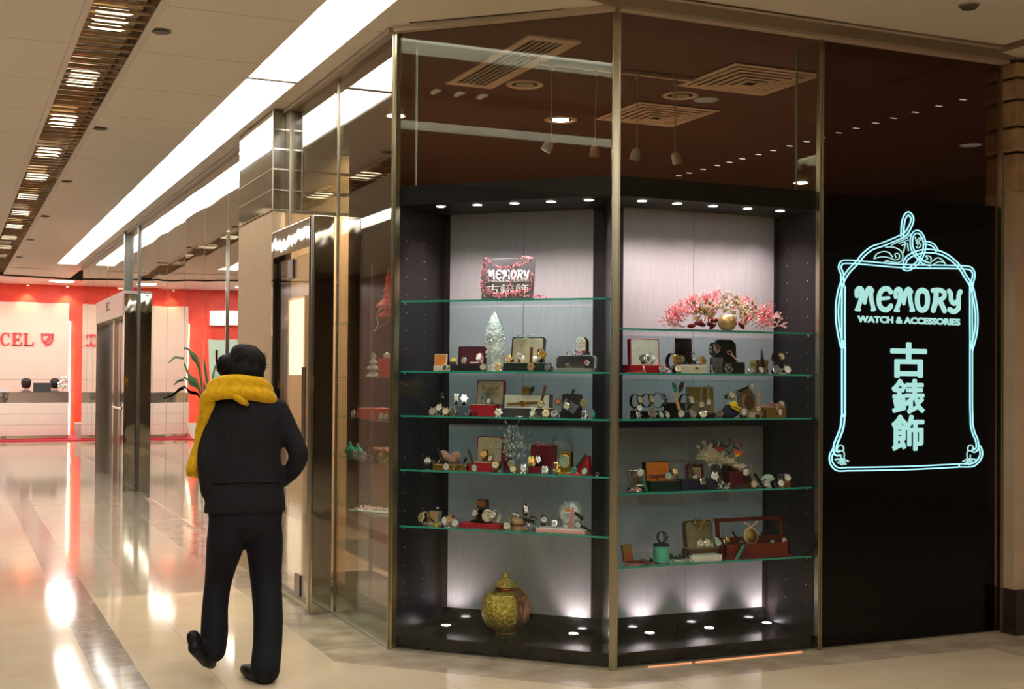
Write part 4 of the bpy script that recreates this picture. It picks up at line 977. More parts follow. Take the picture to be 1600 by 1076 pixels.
# scarf wound round the neck
sc = [('c', [(A_(320, 640, -.05), .03), (A_(325, 620, -.07), .036), (A_(350, 612, -.10), .038), (A_(385, 613, -.11), .038), (A_(412, 618, -.09), .036), (A_(424, 624, -.04), .03), (A_(415, 617, .05), .035), (A_(380, 610, .10), .038), (A_(345, 612, .08), .036), (A_(324, 622, .02), .036)]),
      ('c', [(A_(332, 606, -.06), .034), (A_(350, 597, -.085), .036), (A_(380, 596, -.095), .037), (A_(408, 600, -.08), .035), (A_(419, 610, -.02), .03), (A_(405, 600, .06), .034), (A_(372, 596, .09), .036), (A_(340, 600, .05), .034), (A_(332, 606, -.06), .034)])]
so = blob(sc, 'scarf', m_scf, pr_, .009, 4)
tl = [('c', [(A_(328, 630, -.06), .03), (A_(319, 648, -.045), .03), (A_(314, 668, -.02), .028), (A_(312, 690, -.01), .028), (A_(308, 706, .0), .03), (A_(303, 722, .0), .032), (A_(299, 734, .0), .030)], .6)]
blob(tl, 'scarf_tail', m_scf, pr_, .009, 4)
blob([('c', [(A_(360, 614, -.12), .018), (A_(372, 622, -.135), .018), (A_(380, 627, -.135), .014)])], 'scarf_end', m_scf, pr_, .007, 2)
b = MB()
for i in range(16):
    x_ = 291+i*1.25; b.tube([A_(x_+2.5, 734+i*.15, .01*(i % 3-1)), A_(x_, 743+i*.22+(i % 3), .0)], [.004, .0018], 5)
for i in range(9):
    b.tube([A_(372+i*1.6, 624, -.14), A_(374+i*1.9, 634-abs(i-6)*.6, -.138)], [.003, .0015], 5)
b.build('fringe', m_scf, pr_)
# ================================================================== DISPLAYED THINGS
def LP(case, px, py, d):
    """local case coordinates (x along the glass, z) of a picture point at depth d behind the glass"""
    if case == 'L':
        v = onn((px, py), d); return ls(v), v.z
    v = ony((px, py), YF+d); return v.x-C0.x, v.z
def WORLD(case, x, d, z): return (ML if case == 'L' else MR) @ Vector((x, d, z))
RZC = {'L': -R(45), 'R': 0}
SH = {'L1': 1.914, 'L2': 1.528, 'L3': 1.283, 'L4': .986, 'L5': .677, 'L6': .08, 'R1': 1.757, 'R2': 1.525, 'R3': 1.284, 'R4': .90, 'R5': .518}
def at(sh, px, d, py=None):
    c = sh[0]; z = SH[sh]; x, zz = LP(c, px, 585 if py is None else py, d)
    return WORLD(c, x, d, z if py is None else zz)
def newthing(kind, label, cat, sh, px, d, py=None, yaw=0, group=None, tilt=None):
    rz = RZC[sh[0]]+R(yaw); t = thing(kind, label, cat, at(sh, px, d, py), rz, group)
    if tilt: t.rotation_mode = 'XYZ'; t.rotation_euler = (R(tilt[0]), R(tilt[1]), rz)
    return t
# ---- watches: shared meshes, individual objects
WM = {}
def wmesh(key, fn):
    if key not in WM:
        o = fn().build(key, None); WM[key] = o.data
        if key[0] in 'hdbc': 
            for p in o.data.polygons: p.use_smooth = True
            o.data.set_sharp_from_angle(angle=R(35))
        o.data.materials.append(P('silver')); bpy.data.objects.remove(o)
    return WM[key]
def wpart(name, key, fn, m, parent, M=None):
    me = wmesh(key, fn); o = bpy.data.objects.new(name, me); COL.objects.link(o); o.parent = parent
    o.material_slots[0].link = 'OBJECT'; o.material_slots[0].material = m
    if M is not None: o.matrix_local = M
    return o
def HEAD(shape):
    def f():
        b = MB(RX(R(90)))            # disc axis along -y (front)
        if shape == 'round': b.lathe([(.0165, -.004), (.0195, -.003), (.02, .001), (.0185, .0042), (.0165, .0048), (.0165, .0036)], 28)
        elif shape == 'oval': b.M = RX(R(90)) @ SCL(.78, 1, 1); b.lathe([(.0165, -.004), (.0195, -.003), (.02, .001), (.0185, .0042), (.0165, .0048), (.0165, .0036)], 28)
        else:
            o_ = rrect(.034 if shape == 'square' else .026, .036, .006); i_ = rrect(.027 if shape == 'square' else .019, .029, .004)
            n = len(o_); b.prism(o_, -.004, .003); vs = [(x, y, .003) for x, y in o_]+[(x, y, .0048) for x, y in i_]; b.add(vs, [(i, (i+1) % n, n+(i+1) % n, n+i) for i in range(n)])
        # lugs and winding crown
        b.M = Matrix()
        for sx in (-1, 1):
            for sz in (-1, 1): b.box(sx*.0085-.002, sx*.0085+.002, -.002, .0035, sz*.0195-.004, sz*.0195+.004)
        b.cyl(.0028, .018, .0235, 10, RY(R(90)))
        return b
    return f
def DIAL(shape):
    def f():
        b = MB(RX(R(90)))
        if shape == 'round': b.cyl(.0163, .0030, .0040, 28)
        elif shape == 'oval': b.M = RX(R(90)) @ SCL(.78, 1, 1); b.cyl(.0163, .0030, .0040, 28)
        else: b.prism(rrect(.026 if shape == 'square' else .018, .028, .003), .0030, .0046)
        return b
    return f
def HANDS(shape):
    def f():
        b = MB(); y0, y1 = -.0056, -.0048; s = .8 if shape in ('oval', 'rect') else 1
        for i in range(12):
            a = R(30*i); r_ = .0138; b.box(-.0006, .0006, y0+.0006, y1, -.0016, .0016, M=T(math.sin(a)*r_*s, 0, math.cos(a)*r_) @ RY(a))
        b.box(-.0006, .0006, y0, y1, -.001, .010, M=RY(R(62))); b.box(-.0009, .0009, y0, y1, -.001, .0075, M=RY(R(-50))); b.cyl(.0012, -.0058, -.0046, 8, RX(R(-90)) @ T(0, 0, 0))
        return b
    return f
def ell(cy, cz, ry, rz_, n=26, a0=0, a1=360): return [(cy+ry*math.cos(R(a0+(a1-a0)*i/n)), cz+rz_*math.sin(R(a0+(a1-a0)*i/n))) for i in range(n+1)]
def S_stand(): return MB().strap(ell(.030, .033, .028, .031)[:-1], .017, .0022, closed=True)
def S_low(): return MB().strap(ell(.032, .0135, .031, .0125)[:-1], .017, .0022, closed=True)
def S_tail():
    b = MB(); b.strap([(.0, .014), (.02, .010), (.05, .003), (.085, .0016)], .016, .0022); b.strap([(.0, .008), (.01, .003), (.03, .0013)], .016, .0022); b.tube([(-.007, .085, .002), (-.007, .093, .002), (.007, .093, .002), (.007, .085, .002)], .0012, 6); return b
def S_straight():
    b = MB(); b.strap([(.002, .018), (.003, .05), (.0025, .088)], .0155, .0022); b.strap([(.002, -.018), (.003, -.05), (.0025, -.095)], .0155, .0022); b.tube([(-.0085, .0025, .086), (-.0085, .0025, .094), (.0085, .0025, .094), (.0085, .0025, .086)], .0014, 6); return b
def S_up(): 
    b = MB(); b.strap([(.002, .018), (.004, .05), (.003, .1)], .0155, .0022); b.tube([(-.0085, .003, .098), (-.0085, .003, .106), (.0085, .003, .106), (.0085, .003, .098)], .0014, 6); return b
def LINKS(fn):       # metal bracelet: band plus link ridges
    def f():
        return fn()
    return f
WCOUNT = [0]
def watch(sh, px, d, dial, case, strap, label, pose='low', shape='round', r=.020, py=None, yaw=0, roll=0, group=None):
    if group is None: group = {'L': 'watches shown in the left showcase', 'R': 'watches shown in the right showcase', 'S': 'watches in the shop'}[sh[0]]
    t = newthing('wrist_watch', label, 'watch', sh, px, d, py, yaw, group)
    k = r/.020; t.scale = (k, k, k)
    if pose == 'stand': Mh = T(0, .001, .040) @ RX(R(-18)); sk, sf = 'b_stand', S_stand
    elif pose == 'low': Mh = T(0, -.001, .0215) @ RX(R(-16)); sk, sf = 'b_low', S_low
    elif pose == 'tail': Mh = T(0, -.001, .0215) @ RX(R(-20)); sk, sf = 'b_tail', S_tail
    else:
        sk, sf = ('b_straight', S_straight) if pose == 'hang' else ('b_up', S_up); Mh = RY(R(roll))
    wpart('case', 'h_'+shape, HEAD(shape), P(case), t, Mh)
    dl = wpart('dial', 'd_'+shape, DIAL(shape), P(dial), t, Mh)
    wpart('hands', 'm_'+shape, HANDS(shape), P('black' if dial not in ('black', 'navy', 'darkgreen', 'maroon', 'darkgrey') else 'cream'), t, Mh)
    wpart('strap', sk, sf, P(strap), t, Mh if pose in ('hang', 'up') else None)
    return t
# ---- open presentation box
def obox(sh, name, label, cat, trayx, lidx, tray_top, lid_top, d, outer, lining, depth=.09, tilt=12, rad=.012, lid_open=True, rimm=None, octo=False, yaw=0, group=None, base_py=None, deco=None):
    c = sh[0]; x0, _ = LP(c, trayx[0], 600, d); x1, _ = LP(c, trayx[1], 600, d)
    z0 = SH[sh] if base_py is None else LP(c, trayx[0], base_py, d)[1]
    th = LP(c, trayx[0], tray_top, d)[1]-z0
    w = x1-x0
    t = thing(name, label, cat, WORLD(c, (x0+x1)/2, d, z0), RZC[c]+R(yaw), group)
    ol = rrect(w, depth, min(rad, depth*.3))
    if octo: e = min(w, depth)*.2; ol = [(w/2, -depth/2+e), (w/2, depth/2-e), (w/2-e, depth/2), (-w/2+e, depth/2), (-w/2, depth/2-e), (-w/2, -depth/2+e), (-w/2+e, -depth/2), (w/2-e, -depth/2)]
    MB().prism([(x, y+depth/2) for x, y in ol], 0, th).build('tray', P(outer), t, bevel=.0015)
    MB().prism([(x*.93, y*.88+depth/2) for x, y in ol], th-.001, th+.0025).build('lining', P(lining), t)
    if lid_open:
        dl = d+depth
        a0, _ = LP(c, lidx[0], 600, dl); a1, _ = LP(c, lidx[1], 600, dl); zt = LP(c, lidx[0], lid_top, dl)[1]
        lw = a1-a0; lh = (zt-z0-th*.8)/math.cos(R(tilt)); cx = (a0+a1)/2-(x0+x1)/2
        ol = rrect(lw, lh, min(rad, lh*.3))
        if octo: e = min(lw, lh)*.18; ol = [(lw/2, -lh/2), (lw/2, lh/2-e), (lw/2-e, lh/2), (-lw/2+e, lh/2), (-lw/2, lh/2-e), (-lw/2, -lh/2)]
        Ml = T(cx, depth, th*.8) @ RX(-R(tilt)) @ T(0, .0, lh/2) @ RX(R(90))   # prism axis -> -y
        lt = min(.03, depth*.35)
        o = MB(Ml).prism(ol, -lt, 0).build('lid', P(outer), t, bevel=.0015)
        MB(Ml).prism([(x*.91, y*.91) for x, y in ol], -.001, .0015).build('lid_lining', P(lining), o)
        if rimm: MB(Ml).tube([(x*.955, y*.955, .0005) for x, y in ol], .0018, 5, closed=True).build('piping', P(rimm), o)
    return t
def sub(t, name, b, m, smooth=False, bevel=0): return b.build(name, P(m) if isinstance(m, str) else m, t, smooth=smooth, bevel=bevel)
def bow(sh, px, py, d, w, m, label, tails=True, yaw=0):
    t = newthing('ribbon_bow', label, 'bow', sh, px, d, py, yaw); b = MB()
    for s in (-1, 1):
        p = smooth_path([(0, 0, 0), (s*w*.25, -.006, w*.16), (s*w*.5, -.004, w*.12), (s*w*.46, 0, -w*.06), (s*w*.2, .002, -w*.06), (0, 0, 0)], 4)
        b.tube(p, [.005+.004*math.sin(math.pi*i/(len(p)-1)) for i in range(len(p))], 8, flat=.35)
    sub(t, 'loops', b, m, True); b = MB()
    if tails:
        for s in (-1, 1): b.tube(smooth_path([(0, -.002, 0), (s*w*.2, -.008, -w*.25), (s*w*.32, -.004, -w*.5)], 4), .0045, 6, flat=.3)
        sub(t, 'tails', b, m, True)
    sub(t, 'knot', MB().ball(.007, SCL(1, .7, 1)), m, True)
    return t
def cushion(sh, px, py, d, w, h, m, label):
    t = newthing('watch_cushion', label, 'cushion', sh, px, d, py)
    sub(t, 'pillow', MB().lathe([(.001, -w/2), (h*.42, -w/2+.004), (h*.5, 0), (h*.42, w/2-.004), (.001, w/2)], 16, T(0, h*.5, h*.5) @ RY(R(90))), m, True); return t

# ================= LEFT, top shelf: leaning name card with bead garland
nc = newthing('name_card', 'grey shop name card wrapped in a red and black bead garland on the top shelf', 'sign card', 'L1', 791, .2)
x0, zt = LP('L', 752, 403, .2); x1, _ = LP('L', 833, 403, .2); xm = (x0+x1)/2; hh = zt-SH['L1']; wd_ = x1-x0
MB(RX(-R(8))).box(-wd_/2, wd_/2, 0, .006, 0, hh).build('card', mat('card_grey', (.06, .065, .07), .35, noise=(8, (.08, .085, .09))), nc, bevel=.001)
MB().box(-.01, .01, .03, .08, 0, .004).build('easel_foot', P('darkgrey'), nc); MB().tube([(0, .012, hh*.7), (0, .075, .003)], .004, 6).build('easel_strut', P('darkgrey'), nc)
def cardf(p): return ((p[0]-650)/ (1010-285)*wd_*.82-.0, hh*.30+(750-p[1])/160*hh*.22+hh*.22)
b = MB(RX(-R(8)) @ T(0, -.0035, 0)); sc_ = wd_*.82/(1010-285); logo(b, cardf, sc_*1.0, .003); b.build('lettering', P('white'), nc, label='white word MEMORY')
text_mesh('WATCH & ACCESSORIES', -wd_*.4, wd_*.4, hh*.45, hh*.50, .002, RX(-R(8)) @ T(0, -.002, 0), 'lettering', P('white'), nc, label='tiny white words')
text_mesh('古錶飾', -wd_*.41, wd_*.4, hh*.17, hh*.40, .002, RX(-R(8)) @ T(0, -.002, 0), 'lettering', P('white'), nc, bold=.0)
t = newthing('bead_garland', 'twisted garland of small red, pink and black beads draped over the name card', 'garland', 'L1', 791, .19)
gp = [(757, 462), (752, 440), (756, 415), (758, 403), (764, 408), (774, 415), (785, 418), (797, 417), (806, 412), (815, 403), (826, 402), (832, 404), (820, 412), (806, 418), (802, 430), (798, 445), (797, 455), (803, 462), (815, 455), (829, 450), (831, 425)]
gp2 = [(750, 447), (753, 452), (765, 458), (778, 463), (792, 461), (806, 458), (820, 461), (833, 462), (856, 463)]
gp3 = [(759, 412), (763, 430), (760, 445), (766, 455), (780, 459), (800, 456), (826, 452)]
rb = random.Random(2); groups = {'coral': MB(), 'black': MB(), 'palepink': MB(), 'wine': MB()}
keys = list(groups)
for line_ in (gp, gp2, gp3):
    pts = smooth_path([(LP('L', q[0], q[1], .185)[0]-LP('L', 791, 600, .19)[0], 0, LP('L', q[0], q[1], .185)[1]-SH['L1']) for q in line_], 5)
    dist = 0
    for i in range(len(pts)-1):
        n_ = max(1, int((pts[i+1]-pts[i]).length/.0034))
        for k in range(n_):
            q = pts[i].lerp(pts[i+1], k/n_)
            for s in range(3):
                a = rb.uniform(0, 6.28); groups[rb.choice(keys)].ball(.0028, T(q.x+.006*math.cos(a), -.006+.004*math.sin(a), max(.003, q.z+.006*math.sin(a))), 6, 4)
for k in keys: groups[k].build('%s_beads' % {'coral': 'red', 'black': 'black', 'palepink': 'pink', 'wine': 'wine'}[k], P(k), t)

# ================= LEFT, second shelf
S = 'L2'
t = obox(S, 'travel_clock_box', 'small open cream box with orange wooden inner lid at left end of second shelf', 'box', (677, 700), (678, 697), 571, 553, .16, 'cream', 'orange', .04, 6, .003)
watch(S, 695, .09, 'black', 'cream', 'cream', 'small square cream watch with black dial in front of the orange-lined box', shape='square', r=.017)
obox(S, 'presentation_box', 'low black tray with maroon lid standing open left of the crystal column', 'box', (703, 757), (715, 760), 570, 541, .16, 'black', 'maroon', .08, 4, .004)
t = newthing('ring_box', 'tiny yellow ring box on the left edge of the black tray', 'box', S, 707, .19, 570); sub(t, 'base', MB().box(-.016, .016, -.014, .014, 0, .018), 'darkgrey', bevel=.002); sub(t, 'lid', MB(T(0, .014, .018) @ RX(-R(15))).box(-.015, .015, 0, .006, 0, .022), 'yellow', bevel=.002)
watch(S, 725, .17, 'grey', 'silver', 'silver', 'silver watch with grey dial lying in the black and maroon tray', pose='tail', r=.017, py=568)
t = newthing('bracelet', 'pearl bracelet lying in the black and maroon tray', 'bracelet', S, 741, .18, 568); b = MB()
for i in range(18): b.ball(.0034, T(.022*math.cos(i*.35), .014*math.sin(i*.35)-.0, .006), 8, 5)
sub(t, 'pearls', b, 'white', True)
watch(S, 748, .19, 'silver', 'palepink', 'palepink', 'pale square watch propped at the right end of the maroon tray', shape='square', r=.018, py=568, pose='stand')
watch(S, 755, .08, 'silver', 'darkgrey', 'black', 'round watch with dark bezel at the left foot of the crystal column', r=.021, yaw=15)
watch(S, 778, .07, 'tan', 'gold', 'silver', 'gold toned watch with plain dial in front of the crystal column', r=.020)
# crystal column
t = newthing('crystal_column', 'tall pointed white crystal column wound with glass beads on the second shelf', 'crystal', S, 773, .2)
xw0 = LP('L', 761, 600, .2)[0]; xw1 = LP('L', 786, 600, .2)[0]; hw = (xw1-xw0)/2; ht = LP('L', 775, 486, .2)[1]-SH[S]
m_cry = mat('milky_crystal', (.55, .66, .63), .15, noise=(16, (1, 1, 1), 6), bump=.9, bscale=28, spec=.9)
b = MB(); b.lathe([(hw, 0), (hw*1.02, ht*.3), (hw*.98, ht*.6), (hw*.8, ht*.8), (hw*.35, ht*.95), (.003, ht)], 6, SCL(1, .8, 1) @ RZ(.4)); sub(t, 'shaft', b, m_cry)
b = MB(); rb = random.Random(8)
for k in range(4):
    for i in range(30):
        z = ht*(.25+.5*i/30); a = i*.36+k*1.7; b.ball(rb.uniform(.003, .006), T((hw+.003)*math.cos(a), (hw+.002)*math.sin(a)*.85, z+rb.uniform(-.01, .01)), 6, 4)
sub(t, 'bead_wrap', b, 'crystal', True); b = MB()
for i in range(26): a = rb.uniform(3.3, 6.1); z = ht*rb.uniform(.25, .75); r_ = rb.uniform(.01, .022); b.tube([((hw)*math.cos(a), hw*math.sin(a)*.85, z), ((hw+r_)*math.cos(a), (hw+r_)*math.sin(a)*.85, z+rb.uniform(-.01, .02))], .0008, 4); b.ball(.003, T((hw+r_)*math.cos(a), (hw+r_)*math.sin(a)*.85, z+rb.uniform(-.01, .02)), 6, 4)
sub(t, 'wire_sprigs', b, 'silver')
obox(S, 'presentation_box', 'dark green leather box with cream lid lining and a bow, right of the crystal column', 'box', (785, 853), (797, 848), 567, 526, .14, 'darkgreen', 'beige', .10, 10, .012)
bow(S, 822, 527, .23, .09, 'palegreen', 'pale green satin bow on top of the dark green box lid')
cushion(S, 811, 567, .18, .045, .045, 'ivory', 'white watch cushion on the left in the dark green box'); cushion(S, 835, 567, .19, .05, .038, 'ivory', 'white watch cushion on the right in the dark green box')
watch(S, 794, .145, 'tan', 'gold', 'brown', 'watch with tan dial at the left end of the dark green box', r=.021, py=567, pose='low')
watch(S, 811, .155, 'ivory', 'silver', 'brown', 'silver watch strapped on the left white cushion of the dark green box', r=.019, py=556, pose='up', roll=180)
watch(S, 829, .115, 'tan', 'gold', 'brown', 'gold watch hanging by a long brown strap over the front of the dark green box', r=.021, py=573, pose='up', roll=2)
watch(S, 847, .15, 'gold', 'gold', 'blackleather', 'large gold watch on black strap standing at the right end of the dark green box', r=.024, py=567, pose='stand', yaw=35)
watch(S, 856, .08, 'darkgrey', 'darkgreen', 'darkgrey', 'dark green watch between the dark green box and the long grey box', r=.021)
t = newthing('finger_ring', 'small silver ring standing just left of the long grey-edged box', 'ring', S, 868, .08); sub(t, 'band', MB(T(0, 0, .01) @ RX(R(90))).tube([(.009*math.cos(i*.52), .009*math.sin(i*.52), 0) for i in range(12)], .0016, 6, closed=True), 'silver', True); sub(t, 'stone', MB().ball(.004, T(0, 0, .02), 6, 4), 'crystal')
obox(S, 'presentation_box', 'long low grey box with black cut-corner lid below the arched clock', 'box', (860, 928), (866, 931), 575, 555, .13, 'grey', 'black', .08, 10, .01, octo=True)
watch(S, 887, .135, 'silver', 'silver', 'silver', 'small silver watch with long thin strap laid across the black cut-corner lid', r=.016, py=572, pose='up', roll=97)
t = newthing('flower_brooch', 'pink and white enamel flower brooch on the black cut-corner lid', 'brooch', S, 917, .20, 567); 
for i, (dx, dz) in enumerate(((0, .012), (.009, .003), (-.009, .003), (.005, -.008), (-.005, -.008))): sub(t, 'petal', MB().ball(.006, T(dx, 0, dz) @ SCL(1, .4, 1)), 'white' if i % 2 else 'pink', True)
t = newthing('table_clock', 'arched gold table clock with white dial standing on the long grey box', 'clock', S, 907, .22, 551, yaw=-12)
w_ = .036; z_ = .088; arc_ = [(-w_, 0), (w_, 0), (w_, z_-w_)]+[(w_*math.cos(R(a)), z_-w_+w_*math.sin(R(a))) for a in range(15, 180, 15)]+[(-w_, z_-w_)]
Ma = Matrix(((1, 0, 0, 0), (0, 0, -1, 0), (0, 1, 0, 0), (0, 0, 0, 1)))
sub(t, 'clock_case', MB(Ma).prism(arc_, -.03, 0), 'gold', bevel=.002); sub(t, 'dial', MB(T(0, 0, .006) @ Ma @ T(0, 0, 0)).prism([(x*.82, y*.86+.006) for x, y in arc_], 0, .0015), 'white')
b = MB(T(0, -.003, .05))
for i in range(12): a = R(30*i); b.box(-.001, .001, -.0015, 0, -.003, .003, M=T(math.sin(a)*.022, 0, math.cos(a)*.022) @ RY(a))
b.box(-.0008, .0008, -.002, 0, 0, .018, M=RY(R(30))); b.box(-.001, .001, -.002, 0, 0, .013, M=RY(R(-70))); sub(t, 'hands', b, 'black'); sub(t, 'red_base_trim', MB().box(-w_*.95, w_*.95, -.004, 0, .0, .008), 'red')
bow(S, 898, 553, .18, .085, 'silver', 'silver ribbon bow in front of the arched gold clock', False)
t = newthing('display_block', 'small black block beside the arched gold clock', 'block', S, 917, .22, 554); sub(t, 'block', MB().box(-.016, .016, -.012, .012, 0, .012), 'black', bevel=.001)

# ================= LEFT, third shelf
S = 'L3'
watch(S, 676, .07, 'silver', 'silver', 'silver', 'bright silver watch, leftmost on the third shelf of the left showcase', r=.021)
watch(S, 686, .10, 'cream', 'steel', 'blackleather', 'cream dial watch, second from the left on the third shelf, half behind its neighbours', r=.021, py=643)
watch(S, 697, .08, 'cream', 'gold', 'blackleather', 'cream and gold watch on the third shelf left of the black wedge', r=.022)
watch(S, 708, .07, 'black', 'silver', 'silver', 'silver watch with black dial at the left foot of the black wedge', r=.022)
t = newthing('earring_stand', 'thin wire earring stand with glass drop near the dark side wall on third shelf', 'jewellery stand', S, 688, .2); sub(t, 'wire', MB().tube([(0, 0, 0), (0, 0, .11), (.01, 0, .125), (.018, 0, .11)], .0014, 6), 'silver'); sub(t, 'drop', MB().ball(.006, T(.018, 0, .1)), 'crystal', True); sub(t, 'foot', MB().cyl(.02, 0, .004, 16), 'silver')
t = newthing('display_wedge', 'black velvet wedge carrying two upright watches on the third shelf', 'display block', S, 719, .09); sub(t, 'wedge', MB(Matrix(((0, 0, 1, 0), (1, 0, 0, 0), (0, 1, 0, 0), (0, 0, 0, 1)))).prism([(0, 0), (.09, 0), (.09, .052), (.06, .052)], -.05, .05), 'black', bevel=.002)
watch(S, 713, .155, 'cream', 'silver', 'blackleather', 'rectangular cream watch upright on the left of the black wedge', r=.021, py=633, pose='stand', shape='rect', yaw=25)
watch(S, 725, .155, 'silver', 'silver', 'blackleather', 'round silver watch upright on the right of the black wedge', r=.021, py=634, pose='stand', yaw=25)
watch(S, 731, .065, 'silver', 'silver', 'black', 'small tilted silver watch in front of the red tray', r=.018, yaw=-35)
obox(S, 'presentation_box', 'red box with cream lining, gold bow inside its lid, on the third shelf', 'box', (733, 772), (744, 787), 632, 593, .13, 'red', 'beige', .09, 6, .012, rimm='wine')
bow(S, 766, 606, .20, .085, 'darkgold', 'gold satin bow on the cream lid of the red box, third shelf')
watch(S, 755, .16, 'darkgreen', 'steel', 'steel', 'oval watch with green face inside the red box with gold bow', r=.020, py=632, pose='stand', shape='oval', yaw=-15)
watch(S, 764, .145, 'cream', 'silver', 'blackleather', 'cream dial watch inside the red box with gold bow', r=.018, py=632, pose='tail', yaw=-30)
watch(S, 779, .06, 'cream', 'silver', 'blackleather', 'cream dial black strap watch before the gap between red box and long grey box', r=.021, yaw=10)
obox(S, 'presentation_box', 'long grey box with wide cream lid holding a gold bracelet watch', 'box', (784, 861), (785, 861), 637, 615, .12, 'darkgrey', 'ivory', .08, 6, .004)
watch(S, 817, .19, 'gold', 'gold', 'gold', 'gold bracelet watch stretched across the cream lid of the long grey box', r=.019, py=630, pose='hang', roll=86)
t = newthing('carriage_ornament', 'small bronze ornament with dark leaves on top of the long cream lid', 'ornament', S, 823, .19, 614.5); sub(t, 'body', MB().box(-.025, .02, -.012, .012, 0, .03), 'darkgold', bevel=.003); sub(t, 'roof', MB(T(0, 0, .03) @ RY(R(8))).box(-.028, .02, -.014, .014, 0, .006), 'copper'); sub(t, 'leaf', MB(T(.028, 0, .018) @ RY(R(35))).ball(1, SCL(.012, .006, .026)), 'darkgreen', True)
watch(S, 845, .11, 'cream', 'gold', 'brown', 'gold watch with brown strap leaning up against the long cream lid', r=.020, py=631, pose='up', roll=14)
watch(S, 833, .055, 'ivory', 'silver', 'cream', 'oval white watch in front of the long grey box', r=.023, yaw=-15, pose='tail', shape='oval')
watch(S, 853, .06, 'cream', 'gold', 'blackleather', 'gold rimmed watch at the right front of the long grey box', r=.021, yaw=12)
watch(S, 867, .06, 'silver', 'silver', 'silver', 'silver steel watch just left of the black rounded box', r=.022, yaw=-10)
t = newthing('bracelet', 'thin silver bracelet lying in front of the long grey box', 'bracelet', S, 812, .06); sub(t, 'chain', MB().tube([(.022*math.cos(i*.42), .012*math.sin(i*.42), .004+.001*(i % 2)) for i in range(15)], .0028, 6, closed=True), 'silver', True)
obox(S, 'presentation_box', 'black box with rounded open lid holding a small square watch', 'box', (874, 910), (877, 908), 643, 615, .12, 'black', 'blackleather', .07, 8, .014)
t = newthing('display_tray', 'slanted black tray leaning in the black rounded box', 'tray', S, 889, .10, 642, tilt=None); sub(t, 'panel', MB(RX(-R(20)) @ T(0, 0, .028) @ RY(R(30))).box(-.045, .045, 0, .006, -.026, .026), 'darkgrey', bevel=.001)
watch(S, 885, .09, 'ivory', 'silver', 'blackleather', 'cream square watch on the slanted black tray', r=.019, py=634, pose='up', roll=25, shape='square')
t = newthing('medallion', 'brown oval medallion standing left of the black rounded lid', 'brooch', S, 872, .12, 634); sub(t, 'frame', MB(T(0, 0, .022) @ RX(R(78))).cyl(.018, 0, .004, 20), 'brown'); sub(t, 'stone', MB(T(0, -.004, .022) @ RX(R(78))).cyl(.012, 0, .003, 20), 'copper')
watch(S, 912, .12, 'moss', 'khaki', 'khaki', 'olive bronze watch right of the black rounded box', r=.020, py=636, pose='low', yaw=20)
watch(S, 913, .06, 'black', 'silver', 'silver', 'open-link silver watch near the right end of the third shelf', r=.019, shape='rect')
t = newthing('glass_bird', 'small teal glass ornament at the right end of the third shelf', 'ornament', S, 928, .14); sub(t, 'body', MB().ball(1, T(0, 0, .02) @ SCL(.009, .007, .02)), 'teal', True); sub(t, 'beak', MB().tube([(0, 0, .036), (-.008, 0, .05)], [.003, .001], 6), 'palegreen')

# ================= LEFT, fourth shelf
S = 'L4'
t = newthing('acrylic_stand', 'round clear stand with silver rims at the left end of the fourth shelf', 'display stand', S, 668, .09); sub(t, 'column', MB().cyl(.018, .004, .036, 20), glass('acrylic', (.8, .8, .82), .08)); sub(t, 'rims', MB().cyl(.023, 0, .004, 24).cyl(.023, .036, .040, 24), 'silver')
watch(S, 668, .09, 'white', 'silver', 'silver', 'white dial watch standing on the clear round stand', r=.021, py=726.5, yaw=-5)
obox(S, 'gift_box', 'shiny gold gift box topped by a dusky pink ribbon bow on the fourth shelf', 'box', (677, 730), (0, 0), 725, 0, .10, 'gold', 'darkgold', .08, lid_open=False, rad=.003)
t = newthing('ribbon_bow', 'large dusky pink net ribbon bow on the gold gift box', 'bow', S, 703, .13, 724)
m_net = mat('dusky_net', (.42, .22, .17), .7, noise=(30, (.6, .38, .28), 4), bump=.4, bscale=50)
for (x_, z_, rx, rz_, a) in ((-.035, .045, .034, .026, .5), (.035, .042, .032, .026, -.5), (-.008, .03, .03, .02, 0), (.01, .022, .04, .018, .1)):
    sub(t, 'loop', MB(T(x_, 0, z_) @ RY(a)).lathe([(.004, -.012), (1*.020, -.010), (.026, 0), (.020, .010), (.004, .012)], 18, RX(R(90)) @ SCL(rx/.026, rz_/.026, 1)), m_net, True)
sub(t, 'tail', MB().tube(smooth_path([(-.03, 0, .03), (-.055, -.01, .02), (-.062, -.02, .0)], 4), .009, 8, flat=.3), m_net, True)
watch(S, 697, .075, 'white', 'silver', 'blackleather', 'silver watch on black strap leaning on the left of the gold gift box', r=.021, py=729, pose='up', roll=-28)
t = newthing('ribbon_strap', 'dark brown strap leaning across the gold gift box front', 'strap', S, 712, .085); sub(t, 'band', MB(RY(R(28))).box(-.006, .006, -.002, .001, .0, .06), 'brown')
t = newthing('pendant', 'tiny dark leaf charm on top of the right end of the gold gift box', 'charm', S, 727, .14, 724); sub(t, 'leaf', MB().ball(1, T(0, 0, .02) @ RY(.6) @ SCL(.008, .006, .02)), 'black', True)
obox(S, 'presentation_box', 'red box with yellow lined lid left of the beaded tree', 'box', (732, 771), (745, 785), 722, 681, .11, 'red', 'beige', .09, 6, .010, rimm='wine')
watch(S, 741, .07, 'white', 'silver', 'darkgrey', 'oval silver watch on grey strap leaning on the red box with yellow lid', r=.021, py=731, pose='up', roll=-20, shape='oval')
watch(S, 755, .14, 'gold', 'gold', 'wine', 'gold watch with red strap on the left in the red box with yellow lid', r=.020, py=721, pose='stand')
